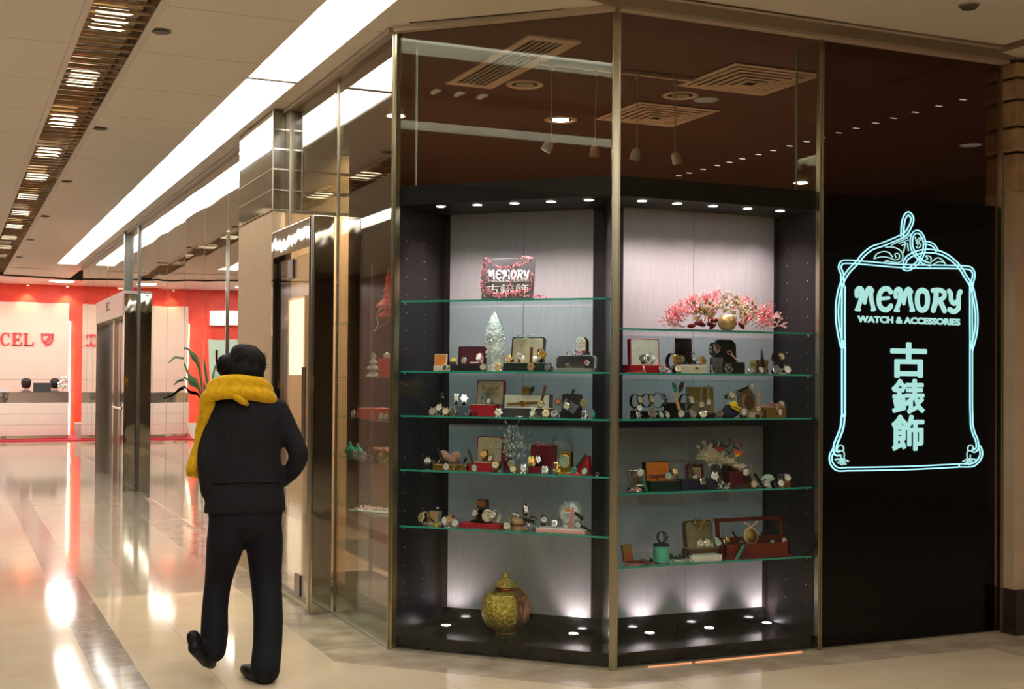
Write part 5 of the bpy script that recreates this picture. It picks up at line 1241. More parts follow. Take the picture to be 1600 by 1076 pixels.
watch(S, 767, .13, 'cream', 'gold', 'blackleather', 'cream oval watch on the right in the red box with yellow lid', r=.020, py=722, pose='tail', yaw=-30)
watch(S, 774, .06, 'cream', 'gold', 'blackleather', 'gold rimmed watch at the right front corner of the red box with yellow lid', r=.022, py=733)
t = newthing('pebble_charms', 'pair of small silver charms lying in front of the red box with yellow lid', 'charms', S, 780, .06); sub(t, 'charm', MB().ball(.006, T(0, 0, .006)), 'silver', True); sub(t, 'charm', MB().ball(.006, T(.014, 0, .006)), 'silver', True)
t = newthing('beaded_tree', 'silver wire tree hung with glass beads on the fourth shelf', 'ornament', S, 800, .2)
bw, bb_ = MB(), MB(); rb = random.Random(21)
TX = LP('L', 800, 600, .2)[0]
bw.tube([(0, 0, 0), (.004, 0, .1), (0, 0, .2)], .003, 6)
for i in range(110):
    px = 800+rb.gauss(0, 15); py = 690+rb.gauss(0, 14); py = min(712, max(657, py)); 
    if py < 675: px = 800+(px-800)*.35
    x_, z_ = LP('L', px, py, .2); x_ -= TX; z_ -= SH[S]; y_ = rb.uniform(-.05, .05)
    bw.tube(smooth_path([(0, 0, z_*.6), (x_*.6, y_*.6, z_*.9), (x_, y_, z_)], 3), .0009, 4)
    bb_.ball(rb.uniform(.0042, .007), T(x_, y_, z_) @ SCL(.75, .75, 1.3), 7, 5)
    bb_.ball(.0025, T(x_*.8, y_*.8, z_*.95+.006), 6, 4)
sub(t, 'wire_branches', bw, 'steel'); sub(t, 'glass_beads', bb_, 'crystal', True); sub(t, 'foot', MB().cyl(.03, 0, .005, 18), 'silver')
t = newthing('figurine', 'small dark red figurine with pink face standing behind the beaded tree', 'figurine', S, 794, .27); sub(t, 'body', MB().lathe([(.024, 0), (.026, .03), (.018, .075), (.012, .1), (.014, .11), (.004, .118)], 16), 'wine', True); sub(t, 'face', MB().ball(.009, T(0, -.018, .06) @ SCL(1, .5, 2)), 'palepink', True)
obox(S, 'presentation_box', 'wine red box with upright lid topped by a pink bow, right of the beaded tree', 'box', (825, 856), (829, 868), 729, 694, .14, 'wine', 'wine', .08, 5, .010)
bow(S, 849, 694, .23, .075, 'pink', 'small pink bow on the wine red lid', False)
watch(S, 799, .10, 'khaki', 'khaki', 'khaki', 'olive toned watch resting on another beneath the beaded tree', r=.020, py=731, yaw=15)
watch(S, 803, .055, 'cream', 'gold', 'gold', 'gold rimmed watch in front of the olive toned one under the beaded tree', r=.019)
watch(S, 819, .06, 'white', 'silver', 'silver', 'white faced watch just right of the beaded tree foot', r=.022, shape='oval', yaw=10)
watch(S, 829, .12, 'gold', 'gold', 'gold', 'square gold bracelet watch in front of the wine red lid', r=.019, py=730, shape='square', pose='stand')
watch(S, 840, .16, 'silver', 'silver', 'blackleather', 'silver watch propped up against the wine red lid', r=.020, py=730, pose='stand')
watch(S, 852, .06, 'palegreen', 'silver', 'silver', 'pale green watch with star shaped case in front of the wine red tray', r=.020, shape='square')
watch(S, 869, .06, 'brown', 'gold', 'gold', 'slim gold rectangular watch in front of the glass domed clock', r=.021, shape='rect', pose='stand')
t = newthing('domed_clock', 'brass clock with big round cream dial under a curved clear glass cover', 'clock', S, 879, .15, yaw=0)
sub(t, 'clock_case', MB().box(-.012, .050, .0, .05, 0, .115), 'darkgold', bevel=.003); sub(t, 'base', MB().box(-.03, .052, -.02, .05, 0, .01), 'gold', bevel=.002)
sub(t, 'bezel', MB(T(.012, 0, .066) @ RX(R(90))).lathe([(.034, -.004), (.036, .004), (.03, .006)], 28), 'gold', 'auto'); sub(t, 'dial', MB(T(.012, -.0065, .066) @ RX(R(90))).cyl(.030, 0, .0015, 28), 'palegreen')
b = MB(T(.012, -.009, .066))
for i in range(12): a = R(30*i); b.box(-.001, .001, -.0015, 0, -.004, .004, M=T(math.sin(a)*.023, 0, math.cos(a)*.023) @ RY(a))
b.box(-.0008, .0008, -.002, 0, 0, .02, M=RY(R(100))); b.box(-.001, .001, -.002, 0, 0, .014, M=RY(R(-10))); sub(t, 'hands', b, 'black')
sub(t, 'glass_cover', MB(T(-.01, .02, 0)).lathe([(.062, .11), (.068, .15), (.05, .2), (.026, .235), (.01, .255), (.002, .262)], 24, T(0, 0, -.02)), glass('cover_glass', (.95, .94, .93), .04, power=3), 'auto')
t = newthing('display_wedge', 'red velvet wedge with upright black strap near the right end of the fourth shelf', 'display block', S, 909, .09); sub(t, 'wedge', MB(Matrix(((1, 0, 0, 0), (0, 0, -1, .03), (0, 1, 0, 0), (0, 0, 0, 1)))).prism([(-.055, 0), (.045, 0), (.034, .1), (.015, .1), (-.03, .03)], -.03, .02), 'red', bevel=.002); sub(t, 'tray', MB().box(-.06, .055, -.02, .02, 0, .006), 'redbright')
watch(S, 897, .08, 'teal', 'silver', 'blackleather', 'teal dial watch with black strap leaning up the red wedge', r=.021, py=735, pose='up', roll=38)
watch(S, 915, .055, 'palegreen', 'silver', 'silver', 'pale green watch in front of the red wedge', r=.021, yaw=-25)
t = newthing('finger_ring', 'tiny silver ring alone at the right end of the fourth shelf', 'ring', S, 934, .07); sub(t, 'band', MB(T(0, 0, .01) @ RX(R(90))).tube([(.009*math.cos(i*.52), .009*math.sin(i*.52), 0) for i in range(12)], .0016, 6, closed=True), 'silver', True)

# ================= LEFT, fifth shelf
S = 'L5'
t = newthing('table_clock', 'square tan leather clock leaning on small white cushion, left on the fifth shelf', 'clock', S, 678, .16, yaw=-14); 
sub(t, 'clock_case', MB(RX(-R(12))).box(-.036, .036, 0, .024, .01, .078), 'silver', bevel=.002); sub(t, 'leather_face', MB(RX(-R(12))).box(-.033, .033, -.002, 0, .013, .075), 'tan'); sub(t, 'knob', MB(T(.006, .03, .088)).ball(.011, SCL(1.3, 1, .8)), 'steel', True); sub(t, 'cushion', MB().box(-.045, .045, -.02, .03, 0, .01), 'white', bevel=.004)
watch(S, 660, .10, 'tan', 'cream', 'tan', 'tan dial watch at the far left of the fifth shelf beside the leather clock', r=.022, yaw=-20, pose='stand')
watch(S, 682, .12, 'yellow', 'gold', 'gold', 'small gold watch hanging down the tan leather clock', r=.015, py=819.5, pose='up', roll=-50)
watch(S, 695, .09, 'white', 'silver', 'silver', 'white dial watch, first of the trio right of the leather clock', r=.021, py=825, pose='stand')
watch(S, 704, .08, 'tan', 'copper', 'tan', 'tan dial watch in the middle of the trio right of the leather clock', r=.020, pose='stand')
watch(S, 713, .07, 'white', 'silver', 'silver', 'white dial watch, right one of the trio beside the flat red box', r=.022)
obox(S, 'gift_box', 'flat red leather box under the black tower clock on the fifth shelf', 'box', (719, 783), (0, 0), 817, 0, .09, 'red', 'red', .09, lid_open=False, rad=.004)
t = newthing('tower_clock', 'black tower shaped clock with copper top standing on the flat red box', 'clock', S, 752, .16, 816); sub(t, 'clock_case', MB(Matrix(((1, 0, 0, 0), (0, 0, -1, 0), (0, 1, 0, 0), (0, 0, 0, 1)))).prism([(-.034, 0), (.04, 0), (.032, .125), (-.026, .125)], -.03, 0), 'black', bevel=.002); sub(t, 'copper_top', MB().box(-.027, .025, -.003, .0, .09, .122), 'copper'); sub(t, 'plinth', MB().box(-.06, .05, -.015, .035, 0, .012), 'black')
t = newthing('alarm_clock', 'round cream alarm clock dial with black numerals leaning on the black tower clock', 'clock', S, 762, .125, 816); sub(t, 'bezel', MB(T(0, 0, .036) @ RX(R(80))).lathe([(.034, -.01), (.035, .004), (.03, .006)], 28), 'steel', 'auto'); sub(t, 'dial', MB(T(0, -.005, .036) @ RX(R(80))).cyl(.031, 0, .002, 28), 'cream')
b = MB(T(0, -.0085, .0365) @ RX(-R(10)))
for i in range(12): a = R(30*i); b.box(-.0022, .0022, -.0015, .001, -.0028, .0028, M=T(math.sin(a)*.024, 0, math.cos(a)*.024) @ RY(a))
b.box(-.0008, .0008, -.002, 0, 0, .014, M=RY(R(20))); sub(t, 'numerals', b, 'black')
watch(S, 742, .11, 'white', 'silver', 'silver', 'silver watch tilted on the left of the flat red box', r=.022, py=814, pose='stand', yaw=-30)
watch(S, 770, .10, 'cream', 'silver', 'cream', 'cream watch standing in front of the alarm clock on the flat red box', r=.021, py=817, pose='stand', yaw=-15)
t = newthing('gift_box', 'tan drum shaped box wrapped in ribbon beside the flat red box', 'box', S, 812, .13); sub(t, 'drum', MB().lathe([(.040, 0), (.040, .05), (.036, .052), (.036, .062)], 24), 'tan', 'auto'); sub(t, 'ribbon', MB().lathe([(.0405, .02), (.0405, .035)], 24), 'brown')
watch(S, 805, .11, 'silver', 'silver', 'blackleather', 'silver watch with black strap on the left top of the tan drum box', r=.022, py=808, pose='up', roll=100, shape='square')
watch(S, 822, .14, 'silver', 'silver', 'black', 'upright watch on black strap behind the top of the tan drum box', r=.021, py=807, pose='stand', shape='rect', yaw=30)
t = newthing('strap_bundle', 'bundle of black watch straps lying over the tan drum box', 'straps', S, 826, .12, 811); b = MB()
for i in range(4): b.strap([(.0+i*.004, .006), (.02, .012+i*.003), (.05, .004)], .012, .002, M=RZ(R(-60-i*14)))
sub(t, 'straps', b, 'blackleather')
watch(S, 794, .06, 'cream', 'silver', 'silver', 'cream faced watch between the flat red box and the tan drum box', r=.021)
watch(S, 826, .06, 'grey', 'silver', 'silver', 'shiny silver watch in front of the tan drum box', r=.022, yaw=-20)
t = newthing('crystal_cluster', 'mint coloured crystal earrings right of the tan drum box', 'jewellery', S, 835, .12); b = MB(); rb = random.Random(9)
for i in range(12): b.box(-.004, .004, -.004, .004, -.004, .004, M=T(rb.uniform(-.02, .02), rb.uniform(-.01, .01), rb.uniform(.005, .045)) @ RY(rb.random()) @ RX(rb.random()))
sub(t, 'stones', b, 'palegreen')
watch(S, 798, .14, 'khaki', 'moss', 'brown', 'dark olive watch peeking out left of the tan drum box', r=.019, py=818)
t = obox(S, 'gift_box', 'long white tray with bright rim under the crystal dish', 'box', (838, 916), (0, 0), 825, 0, .07, 'palepink', 'white', .11, lid_open=False, rad=.003)
watch(S, 850, .13, 'silver', 'brown', 'brown', 'brown watch on the left end of the long white tray', r=.019, py=823, yaw=30, pose='stand')
watch(S, 866, .12, 'white', 'silver', 'silver', 'silver watch on the long white tray left of the crystal dish', r=.019, py=824, shape='square')
t = newthing('crystal_dish', 'round scalloped crystal dish standing on the long white tray', 'dish', S, 889, .15, 824); m_cut = mat('cut_crystal', (.55, .66, .64), .08, .2, noise=(22, (.85, .95, .93), 4), bump=.9, bscale=30, spec=.9)
b = MB(T(0, .01, .072) @ RX(R(78))); n_ = 48; vs = []; 
prof = [(.001, .002), (.03, .002), (.05, .008), (.072, .02), (.066, .024), (.045, .014), (.02, .008), (.001, .007)]
for r_, z_ in prof:
    for i in range(n_):
        a = 2*math.pi*i/n_; rr_ = r_*(1+(.055*math.cos(12*a) if r_ > .06 else 0)); vs.append((rr_*math.cos(a), rr_*math.sin(a), -z_+.01))
b.add(vs, [(j*n_+i, j*n_+(i+1) % n_, (j+1)*n_+(i+1) % n_, (j+1)*n_+i) for j in range(len(prof)-1) for i in range(n_)]); sub(t, 'dish', b, m_cut, True); sub(t, 'foot', MB().box(-.03, .03, -.005, .02, 0, .012), 'crystal', bevel=.003)
watch(S, 891, .10, 'rose', 'rose', 'pink', 'rose gold watch with pink strap hung over the crystal dish', r=.018, py=819, pose='up', roll=10)
watch(S, 903, .11, 'palegreen', 'silver', 'darkgreen', 'pale watch lying against the crystal dish with dark green strap', r=.018, py=819, pose='up', roll=115)
t = newthing('ribbon_strap', 'black leather strap draped over the upper right of the crystal dish', 'strap', S, 905, .12, 806); sub(t, 'band', MB(RY(R(125))).box(-.008, .008, -.003, 0, -.03, .028), 'blackleather', bevel=.001)
t = newthing('pebble_charm', 'amber coloured oval stone on the top edge of the crystal dish', 'stone', S, 887, .12, 797.5); sub(t, 'stone', MB().ball(1, T(0, 0, .004) @ SCL(.017, .01, .01)), 'orange', True)
# ================= LEFT, floor: golden urn
t = newthing('ginger_jar', 'golden lidded jar with engraved panels on the showcase floor', 'jar', 'L6', 793, .28)
m_urn = mat('engraved_gold', (.62, .46, .06), .3, .75, noise=(38, (.9, .75, .2), 6), bump=1.0, bscale=60)
m_side = mat('copper_panel', (.4, .18, .08), .3, .8, noise=(25, (.6, .3, .14), 5), bump=.8, bscale=40)
w_ = LP('L', 829, 600, .28)[0]-LP('L', 757, 600, .28)[0]; rj = w_/2
zt_ = LP('L', 793, 893, .28)[1]-.08; q = zt_/.345
sub(t, 'foot', MB().lathe([(rj*.38, 0), (rj*.42, .006*q), (rj*.36, .014*q), (rj*.42, .022*q)], 28), m_urn, 'auto')
sub(t, 'body', MB().lathe([(rj*.42, .018*q), (rj*.72, .045*q), (rj*.93, .08*q), (rj, .125*q), (rj*.99, .175*q), (rj*.88, .215*q), (rj*.62, .24*q), (rj*.42, .246*q)], 40), m_side, True)
b = MB(); 
for s in (0, 1):
    n_ = 16; prof = [(.45, .022), (.735, .047), (.95, .082), (1.02, .125), (1.01, .175), (.90, .217), (.64, .242)]; vs = []
    for r_, z_ in prof:
        for i in range(n_+1): a = R(-90+180*s-46+92*i/n_); vs.append((r_*rj*math.cos(a), r_*rj*math.sin(a), z_*q))
    b.add(vs, [(j*(n_+1)+i, j*(n_+1)+i+1, (j+1)*(n_+1)+i+1, (j+1)*(n_+1)+i) for j in range(len(prof)-1) for i in range(n_)])
o = sub(t, 'engraved_panel', b, m_urn, True); sl = o.modifiers.new('s', 'SOLIDIFY'); sl.thickness = .004; sl.offset = 1
sub(t, 'neck', MB().lathe([(rj*.42, .24*q), (rj*.41, .264*q)], 28), P('copper'), True)
sub(t, 'lid', MB().lathe([(rj*.44, .260*q), (rj*.51, .267*q), (rj*.44, .275*q), (rj*.36, .29*q), (rj*.2, .308*q), (rj*.12, .314*q)], 32), m_urn, 'auto'); sub(t, 'lid_knob', MB().lathe([(rj*.1, .312*q), (rj*.16, .32*q), (rj*.08, .326*q), (rj*.14, .336*q), (rj*.04, .345*q)], 20), m_urn, True)
# ================= RIGHT, top shelf: coral and flower arrangement
def coral_branch(b, p, d, L, r, rnd, depth):
    p = Vector(p); d = Vector(d).normalized(); q = p+d*L
    b.tube([p, p+d*L*.5+Vector((rnd.uniform(-.1, .1), rnd.uniform(-.1, .1), rnd.uniform(-.1, .1)))*L*.5, q], [r, r*.85, r*.7], 5)
    b.ball(r*1.0, T(*q), 5, 4)
    if depth:
        for _ in range(rnd.choice((2, 2, 3))):
            coral_branch(b, q, d+Vector((rnd.uniform(-.75, .75), rnd.uniform(-.5, .4), rnd.uniform(-.45, .6))), L*rnd.uniform(.6, .85), r*.75, rnd, depth-1)
S = 'R1'; rc = random.Random(12)
t = newthing('coral_arrangement', 'wide spray of pink coral branches with white and gold blossoms on the top shelf', 'arrangement', S, 1120, .17)
X0 = LP('R', 1120, 600, .17)[0]
def cx(px, py): a = LP('R', px, py, .17); return a[0]-X0, a[1]-SH['R1']
b1, b2 = MB(), MB()
for px, py, n_, dx in ((1060, 500, 5, -1.0), (1075, 492, 5, -.8), (1060, 508, 3, -1.5), (1090, 486, 5, -.35), (1100, 480, 4, 0.0), (1120, 480, 3, .1), (1150, 484, 4, .4), (1175, 495, 5, .8), (1185, 503, 5, 1.0), (1190, 508, 4, 1.5), (1100, 503, 3, .2), (1160, 505, 3, .3)):
    for k in range(int(n_*2.1)):
        x_, z_ = cx(px+rc.uniform(-9, 9), py+rc.uniform(-4, 5)); z_ = max(.006, z_)
        coral_branch(b1 if rc.random() < .6 else b2, (x_, rc.uniform(-.05, .05), z_), (dx+rc.uniform(-.45, .45), rc.uniform(-.5, .4), rc.uniform(.15, 1.0)), .034, .0034, rc, 3)
b1.build('coral_branches', P('coral'), t, smooth=True); b2.build('pale_coral_branches', P('palepink'), t, smooth=True)
b1, b2 = MB(), MB()
def blossom(b, x, y, z, r, rnd):
    for i in range(5):
        a = i*1.257+rnd.random(); b.ball(1, T(x+r*.7*math.cos(a), y-r*.2, z+r*.7*math.sin(a)) @ RY(-a) @ SCL(r*.62, r*.25, r*.42), 6, 4)
for k in range(150):
    px = rc.choice((rc.gauss(1085, 10), rc.gauss(1112, 12), rc.gauss(1135, 12), rc.gauss(1160, 7))); py = rc.gauss(486, 8)-(6 if 1120 < px < 1145 else 0)
    x_, z_ = cx(px, min(504, py)); blossom(b1 if rc.random() < .72 else b2, x_, rc.uniform(-.085, -.03), z_, rc.uniform(.008, .012), rc)
b1.build('ivory_blossoms', mat('ivory_blossom', (.85, .74, .52), .5, noise=(30, (.9, .82, .62), 3)), t, smooth=True); b2.build('gold_blossoms', P('darkgold'), t, smooth=True)
b = MB()
for k in range(12):
    x_, z_ = cx(rc.uniform(1075, 1175), rc.uniform(500, 511)); b.ball(1, T(x_, rc.uniform(-.06, .02), max(.01, z_)) @ RY(rc.uniform(-1, 1)) @ SCL(.03, .012, .013), 8, 5)
b.build('wine_leaves', P('wine'), t, smooth=True)
x_ = cx(1040, 500)[0]; x2_ = cx(1185, 500)[0]; MB().box(x_, x2_, -.06, .06, 0, .006).build('tray', P('maroon'), t, bevel=.002)
t = newthing('golden_ball', 'round golden ball ornament resting in front of the pink coral', 'ornament', S, 1136, .055); sub(t, 'sphere', MB().lathe([(.012, 0), (.035, .008), (.05, .03), (.052, .05), (.044, .075), (.024, .09), (.008, .092)], 28), mat('satin_gold', (.62, .43, .2), .35, .7, noise=(4, (.7, .52, .26))), True); sub(t, 'stem', MB().tube([(0, 0, .09), (.004, -.003, .097)], .002, 6), 'brown')

# ================= RIGHT, second shelf
S = 'R2'
obox(S, 'presentation_box', 'red box with tall white mirror-like lid lining at the left of the second shelf', 'box', (984, 1044), (985, 1031), 570, 528, .10, 'red', 'ivory', .09, 4, .010, rimm='pink')
watch(S, 1003, .12, 'steel', 'silver', 'blackleather', 'watch on black strap, leftmost of three inside the white-lined red box', r=.016, py=569, pose='stand', yaw=-45)
watch(S, 1012, .13, 'darkgrey', 'steel', 'steel', 'rectangular steel watch in the middle inside the white-lined red box', r=.017, py=569, pose='stand', shape='rect')
watch(S, 1021, .13, 'white', 'silver', 'steel', 'round white watch, right of the three inside the white-lined red box', r=.019, py=569, pose='stand')
watch(S, 1006, .06, 'cream', 'rose', 'rose', 'rose gold watch with its strap stretched left in front of the red box', r=.020, pose='tail', yaw=60)
watch(S, 1035, .07, 'grey', 'silver', 'silver', 'grey dial watch at the right front of the white-lined red box', r=.020, yaw=-20)
t = newthing('bracelet', 'pale pink cord bracelet beside the grey dial watch', 'bracelet', S, 1043, .07); sub(t, 'cord', MB().tube([(.011*math.cos(i*.45), .004*math.sin(i*.9), .014+.012*math.sin(i*.45)) for i in range(14)], .0022, 6, closed=True), 'palepink', True)
t = newthing('photo_panel', 'dark upright picture panel with white edge behind the gold square watch', 'picture', S, 1069, .24); a_ = LP('R', 1056, 600, .24)[0]; c_ = LP('R', 1083, 600, .24)[0]; hh = LP('R', 1069, 528, .24)[1]-SH[S]
sub(t, 'panel', MB(RX(-R(4))).box(-(c_-a_)/2, (c_-a_)/2, 0, .01, 0, hh), mat('dark_picture', (.012, .008, .01), .25, noise=(14, (.05, .02, .02), 6)), bevel=.001); sub(t, 'white_edge', MB(RX(-R(4))).box(-(c_-a_)/2-.004, -(c_-a_)/2, -.001, .012, 0, hh), 'white'); sub(t, 'easel_strut', MB().tube([(0, .016, hh*.6), (0, .06, .003)], .003, 6), 'darkgrey')
watch(S, 1058, .09, 'gold', 'gold', 'blackleather', 'large square gold watch on wide black strap standing left of the white box', r=.028, py=578, pose='stand', shape='square', yaw=10)
cushion(S, 1068, 569, .12, .03, .05, 'grey', 'grey felt watch cushion standing on the white box'); 
obox(S, 'gift_box', 'cream white box with gold clasp on the second shelf', 'box', (1061, 1104), (0, 0), 570, 0, .08, 'ivory', 'white', .08, lid_open=False, rad=.003)
t = bpy.data.objects[[o.name for o in bpy.data.objects if o.get('label') == 'cream white box with gold clasp on the second shelf'][0]]; sub(t, 'gold_clasp', MB().box(.012, .034, -.003, 0, .024, .032), 'gold', bevel=.001)
watch(S, 1060, .05, 'cream', 'silver', 'blackleather', 'cream dial watch in front of the left end of the white box', r=.022, yaw=-10)
watch(S, 1085, .11, 'white', 'silver', 'black', 'white dial watch strapped round a black roll on the white box', r=.022, py=570, pose='stand', yaw=25)
watch(S, 1098, .10, 'gold', 'gold', 'blackleather', 'yellow gold watch at the right end on top of the white box', r=.022, py=570, pose='low', yaw=10)
obox(S, 'presentation_box', 'black box with cut-corner lid holding a pink bracelet on the second shelf', 'box', (1128, 1167), (1117, 1151), 566, 530, .10, 'black', 'black', .09, 4, .01, octo=True)
t = newthing('display_block', 'mottled grey cube in front of the black cut-corner box', 'block', S, 1120, .10); sub(t, 'cube', MB().box(-.027, .027, -.02, .03, 0, .088), mat('mottled_grey', (.05, .055, .06), .6, noise=(50, (.13, .14, .14), 3)), bevel=.002)
watch(S, 1120, .11, 'brown', 'silver', 'silver', 'brown cushion shaped watch with diamond on the mottled grey cube', r=.023, py=556, pose='stand', shape='square')
t = newthing('bracelet', 'pink and silver bracelet lying open across the black cut-corner box', 'bracelet', S, 1143, .13, 562); sub(t, 'ring_top', MB(T(-.012, 0, .04) @ RX(R(60))).tube([(.015*math.cos(i*.42), .011*math.sin(i*.42), 0) for i in range(15)], .003, 6, closed=True), 'pink', True); sub(t, 'chain', MB().tube(smooth_path([(-.01, -.01, .03), (.006, -.02, .014), (.014, -.02, .004), (.03, -.02, .002)], 4), .0045, 6), 'palepink', True)
watch(S, 1115, .045, 'steel', 'silver', 'silver', 'silver ringed watch at the foot of the mottled grey cube', r=.021, yaw=20)
watch(S, 1138, .05, 'black', 'silver', 'silver', 'steel watch with black dial in front of the black cut-corner box', r=.025)
watch(S, 1174, .06, 'grey', 'silver', 'silver', 'small silver watch between the black box and the gold gift box', r=.019, yaw=-20)
t = newthing('gift_box', 'small gold gift box with dark bottle ribbon on the second shelf', 'box', S, 1191, .12); sub(t, 'body', MB().box(-.038, .038, 0, .06, 0, .075), 'darkgold', bevel=.002); sub(t, 'lid_rim', MB().box(-.04, .04, -.002, .062, .06, .078), 'gold', bevel=.001)
t = newthing('perfume_bottle', 'slim black bottle with silver neck in front of the gold gift box', 'bottle', S, 1192, .09, 574); sub(t, 'body', MB().lathe([(.009, .0), (.011, .04), (.007, .07), (.005, .085)], 14, RY(R(-6))), 'black', True); sub(t, 'cap', MB(RY(R(-6))).cyl(.006, .085, .098, 12), 'silver')
watch(S, 1189, .055, 'cream', 'steel', 'silver', 'cream faced watch in front of the small gold gift box', r=.020, yaw=15)
watch(S, 1198, .06, 'steel', 'silver', 'silver', 'thin steel watch seen edge-on right of the gold gift box front', r=.018, shape='rect', yaw=40)
watch(S, 1213, .05, 'darkgrey', 'silver', 'black', 'silver ringed watch with dark dial left of the bright white one on the second shelf', r=.022, yaw=-20)
t = newthing('watch_stand', 'slim black stand holding a cream dial watch near the right side wall', 'display stand', S, 1220, .12); sub(t, 'stem', MB().box(-.012, .012, 0, .02, 0, .075), 'black', bevel=.002)
watch(S, 1222, .10, 'cream', 'gold', 'brown', 'cream dial watch on brown strap raised on the slim black stand', r=.022, py=569, pose='stand', yaw=20)
watch(S, 1230, .05, 'white', 'silver', 'white', 'all white watch at the right end of the second shelf', r=.023, yaw=-5)

# ================= RIGHT, third shelf
S = 'R3'
watch(S, 1000, .14, 'cream', 'silver', 'blackleather', 'cream dial watch on black strap, leftmost raised loop on the third shelf', r=.023, py=638, pose='stand', yaw=20)
watch(S, 1018, .13, 'cream', 'gold', 'blackleather', 'cream dial watch on black strap, second raised loop on the third shelf', r=.023, py=637, pose='stand', yaw=25)
watch(S, 1038, .13, 'darkgrey', 'steel', 'silver', 'silver bangle watch, third raised loop left of the green leaf ornament', r=.026, py=638, pose='stand', yaw=30)
t = newthing('display_riser', 'low black riser carrying three looped watches on the third shelf', 'display block', S, 1019, .13); sub(t, 'block', MB().box(-.10, .115, -.01, .06, 0, .040), 'black', bevel=.003)
watch(S, 999, .085, 'white', 'silver', 'silver', 'small white dial watch just below the leftmost raised loop', r=.018, py=643)
watch(S, 998, .05, 'grey', 'steel', 'darkgrey', 'grey rectangular watch at the lower left of the third shelf', r=.019, shape='rect')
t = newthing('bracelet', 'thin open silver bangle at the left end of the third shelf', 'bracelet', S, 987, .06); sub(t, 'bangle', MB().tube(smooth_path([(-.02, 0, .003), (-.016, 0, .014), (0, .008, .016), (.02, .02, .006)], 5), .0016, 6), 'silver', True)
watch(S, 1019, .055, 'steel', 'silver', 'silver', 'large steel watch low in front of the black riser', r=.026)
watch(S, 1033, .06, 'palegreen', 'silver', 'silver', 'silver watch with greenish glass in front of the third raised loop', r=.020, yaw=30)
watch(S, 1043, .06, 'white', 'silver', 'steel', 'silver watch immediately left of the black cube on the third shelf', r=.019, yaw=30)
t = newthing('display_block', 'black cube under the long tan strap watch on the third shelf', 'block', S, 1059, .09); sub(t, 'cube', MB().box(-.045, .05, 0, .07, 0, .085), 'black', bevel=.002)
watch(S, 1064, .06, 'white', 'silver', 'tan', 'white dial watch with long tan strap hung over the black cube', r=.022, py=646, pose='up', roll=-20)
t = newthing('leaf_sprig', 'sprig of dark green and brown leaves on a beaded stem', 'ornament', S, 1055, .12, 626); sub(t, 'beaded_stem', MB().tube(smooth_path([(0, 0, 0), (.008, 0, .03), (.02, 0, .06)], 4), .0025, 6), 'silver', True)
for sx, sz, a, m_ in ((-.004, .076, -.5, 'green'), (.002, .06, -.35, 'teal'), (.036, .08, .5, 'maroon'), (.034, .066, .7, 'brown')): sub(t, 'leaf', MB(T(sx, 0, sz) @ RY(a)).ball(1, SCL(.013, .003, .026)), m_, True)
watch(S, 1080, .10, 'white', 'silver', 'blackleather', 'white square watch on wide black strap beside the grey photo panel', r=.026, py=640, pose='stand', shape='square', yaw=25)
t = newthing('photo_panel', 'grey brown upright panel behind two small hanging watches on the third shelf', 'picture', S, 1096, .16); a_ = LP('R', 1075, 600, .16)[0]; c_ = LP('R', 1117, 600, .16)[0]; hh = LP('R', 1096, 604, .16)[1]-SH[S]
sub(t, 'panel', MB(RX(-R(4))).box(-(c_-a_)/2, (c_-a_)/2, 0, .01, 0, hh), 'khaki', bevel=.001); sub(t, 'upper_field', MB(RX(-R(4))).box(-(c_-a_)/2+.006, (c_-a_)/2-.006, -.001, 0, hh*.55, hh*.95), 'olive'); sub(t, 'easel_strut', MB().tube([(0, .016, hh*.6), (0, .06, .003)], .003, 6), 'darkgrey')
watch(S, 1096, .13, 'cream', 'silver', 'khaki', 'small watch hanging on the left of the grey brown panel', r=.018, py=632, pose='up')
watch(S, 1107, .13, 'ivory', 'steel', 'khaki', 'small watch hanging on the right of the grey brown panel', r=.018, py=628, pose='up')
t = newthing('display_riser', 'flat black riser in front of the grey brown panel', 'display block', S, 1096, .10); sub(t, 'block', MB().box(-.075, .09, 0, .05, 0, .026), 'black', bevel=.002)
watch(S, 1083, .05, 'grey', 'silver', 'silver', 'silver watch at the left foot of the grey brown panel', r=.023)
watch(S, 1099, .05, 'cream', 'silver', 'silver', 'cream faced silver watch at the right foot of the grey brown panel', r=.021, yaw=-20)
watch(S, 1124, .06, 'steel', 'silver', 'silver', 'steel chronograph watch left of the navy pouch', r=.024)
t = newthing('pouch', 'navy velvet pouch tied with a bright yellow ribbon', 'pouch', S, 1142, .10); sub(t, 'bag', MB().lathe([(.03, 0), (.058, .012), (.055, .04), (.03, .065), (.022, .075)], 20, SCL(1, .6, 1) @ RY(R(-12))), 'navy', True)
b = MB(); b.tube(smooth_path([(-.03, -.03, .085), (-.02, -.036, .07), (.0, -.04, .066), (.03, -.036, .052), (.052, -.02, .05)], 4), .016, 8, flat=.5); b.ball(.017, T(.002, -.03, .075) @ SCL(1.5, .7, 1)); b.tube(smooth_path([(-.02, -.034, .062), (.01, -.044, .045), (.045, -.034, .032)], 4), .010, 8, flat=.5); sub(t, 'yellow_ribbon', b, 'yellow', True)
watch(S, 1144, .08, 'cream', 'gold', 'black', 'cream dial watch perched on top of the yellow ribbon pouch', r=.020, py=624, pose='low')
t = newthing('table_clock', 'octagonal wooden clock with round cream ring on the third shelf', 'clock', S, 1174, .12); 
oc = [(.066*math.cos(R(22.5+45*i)), .066*math.sin(R(22.5+45*i))) for i in range(8)]
MO = T(0, .02, .082) @ RZ(R(12)) @ RX(R(84))
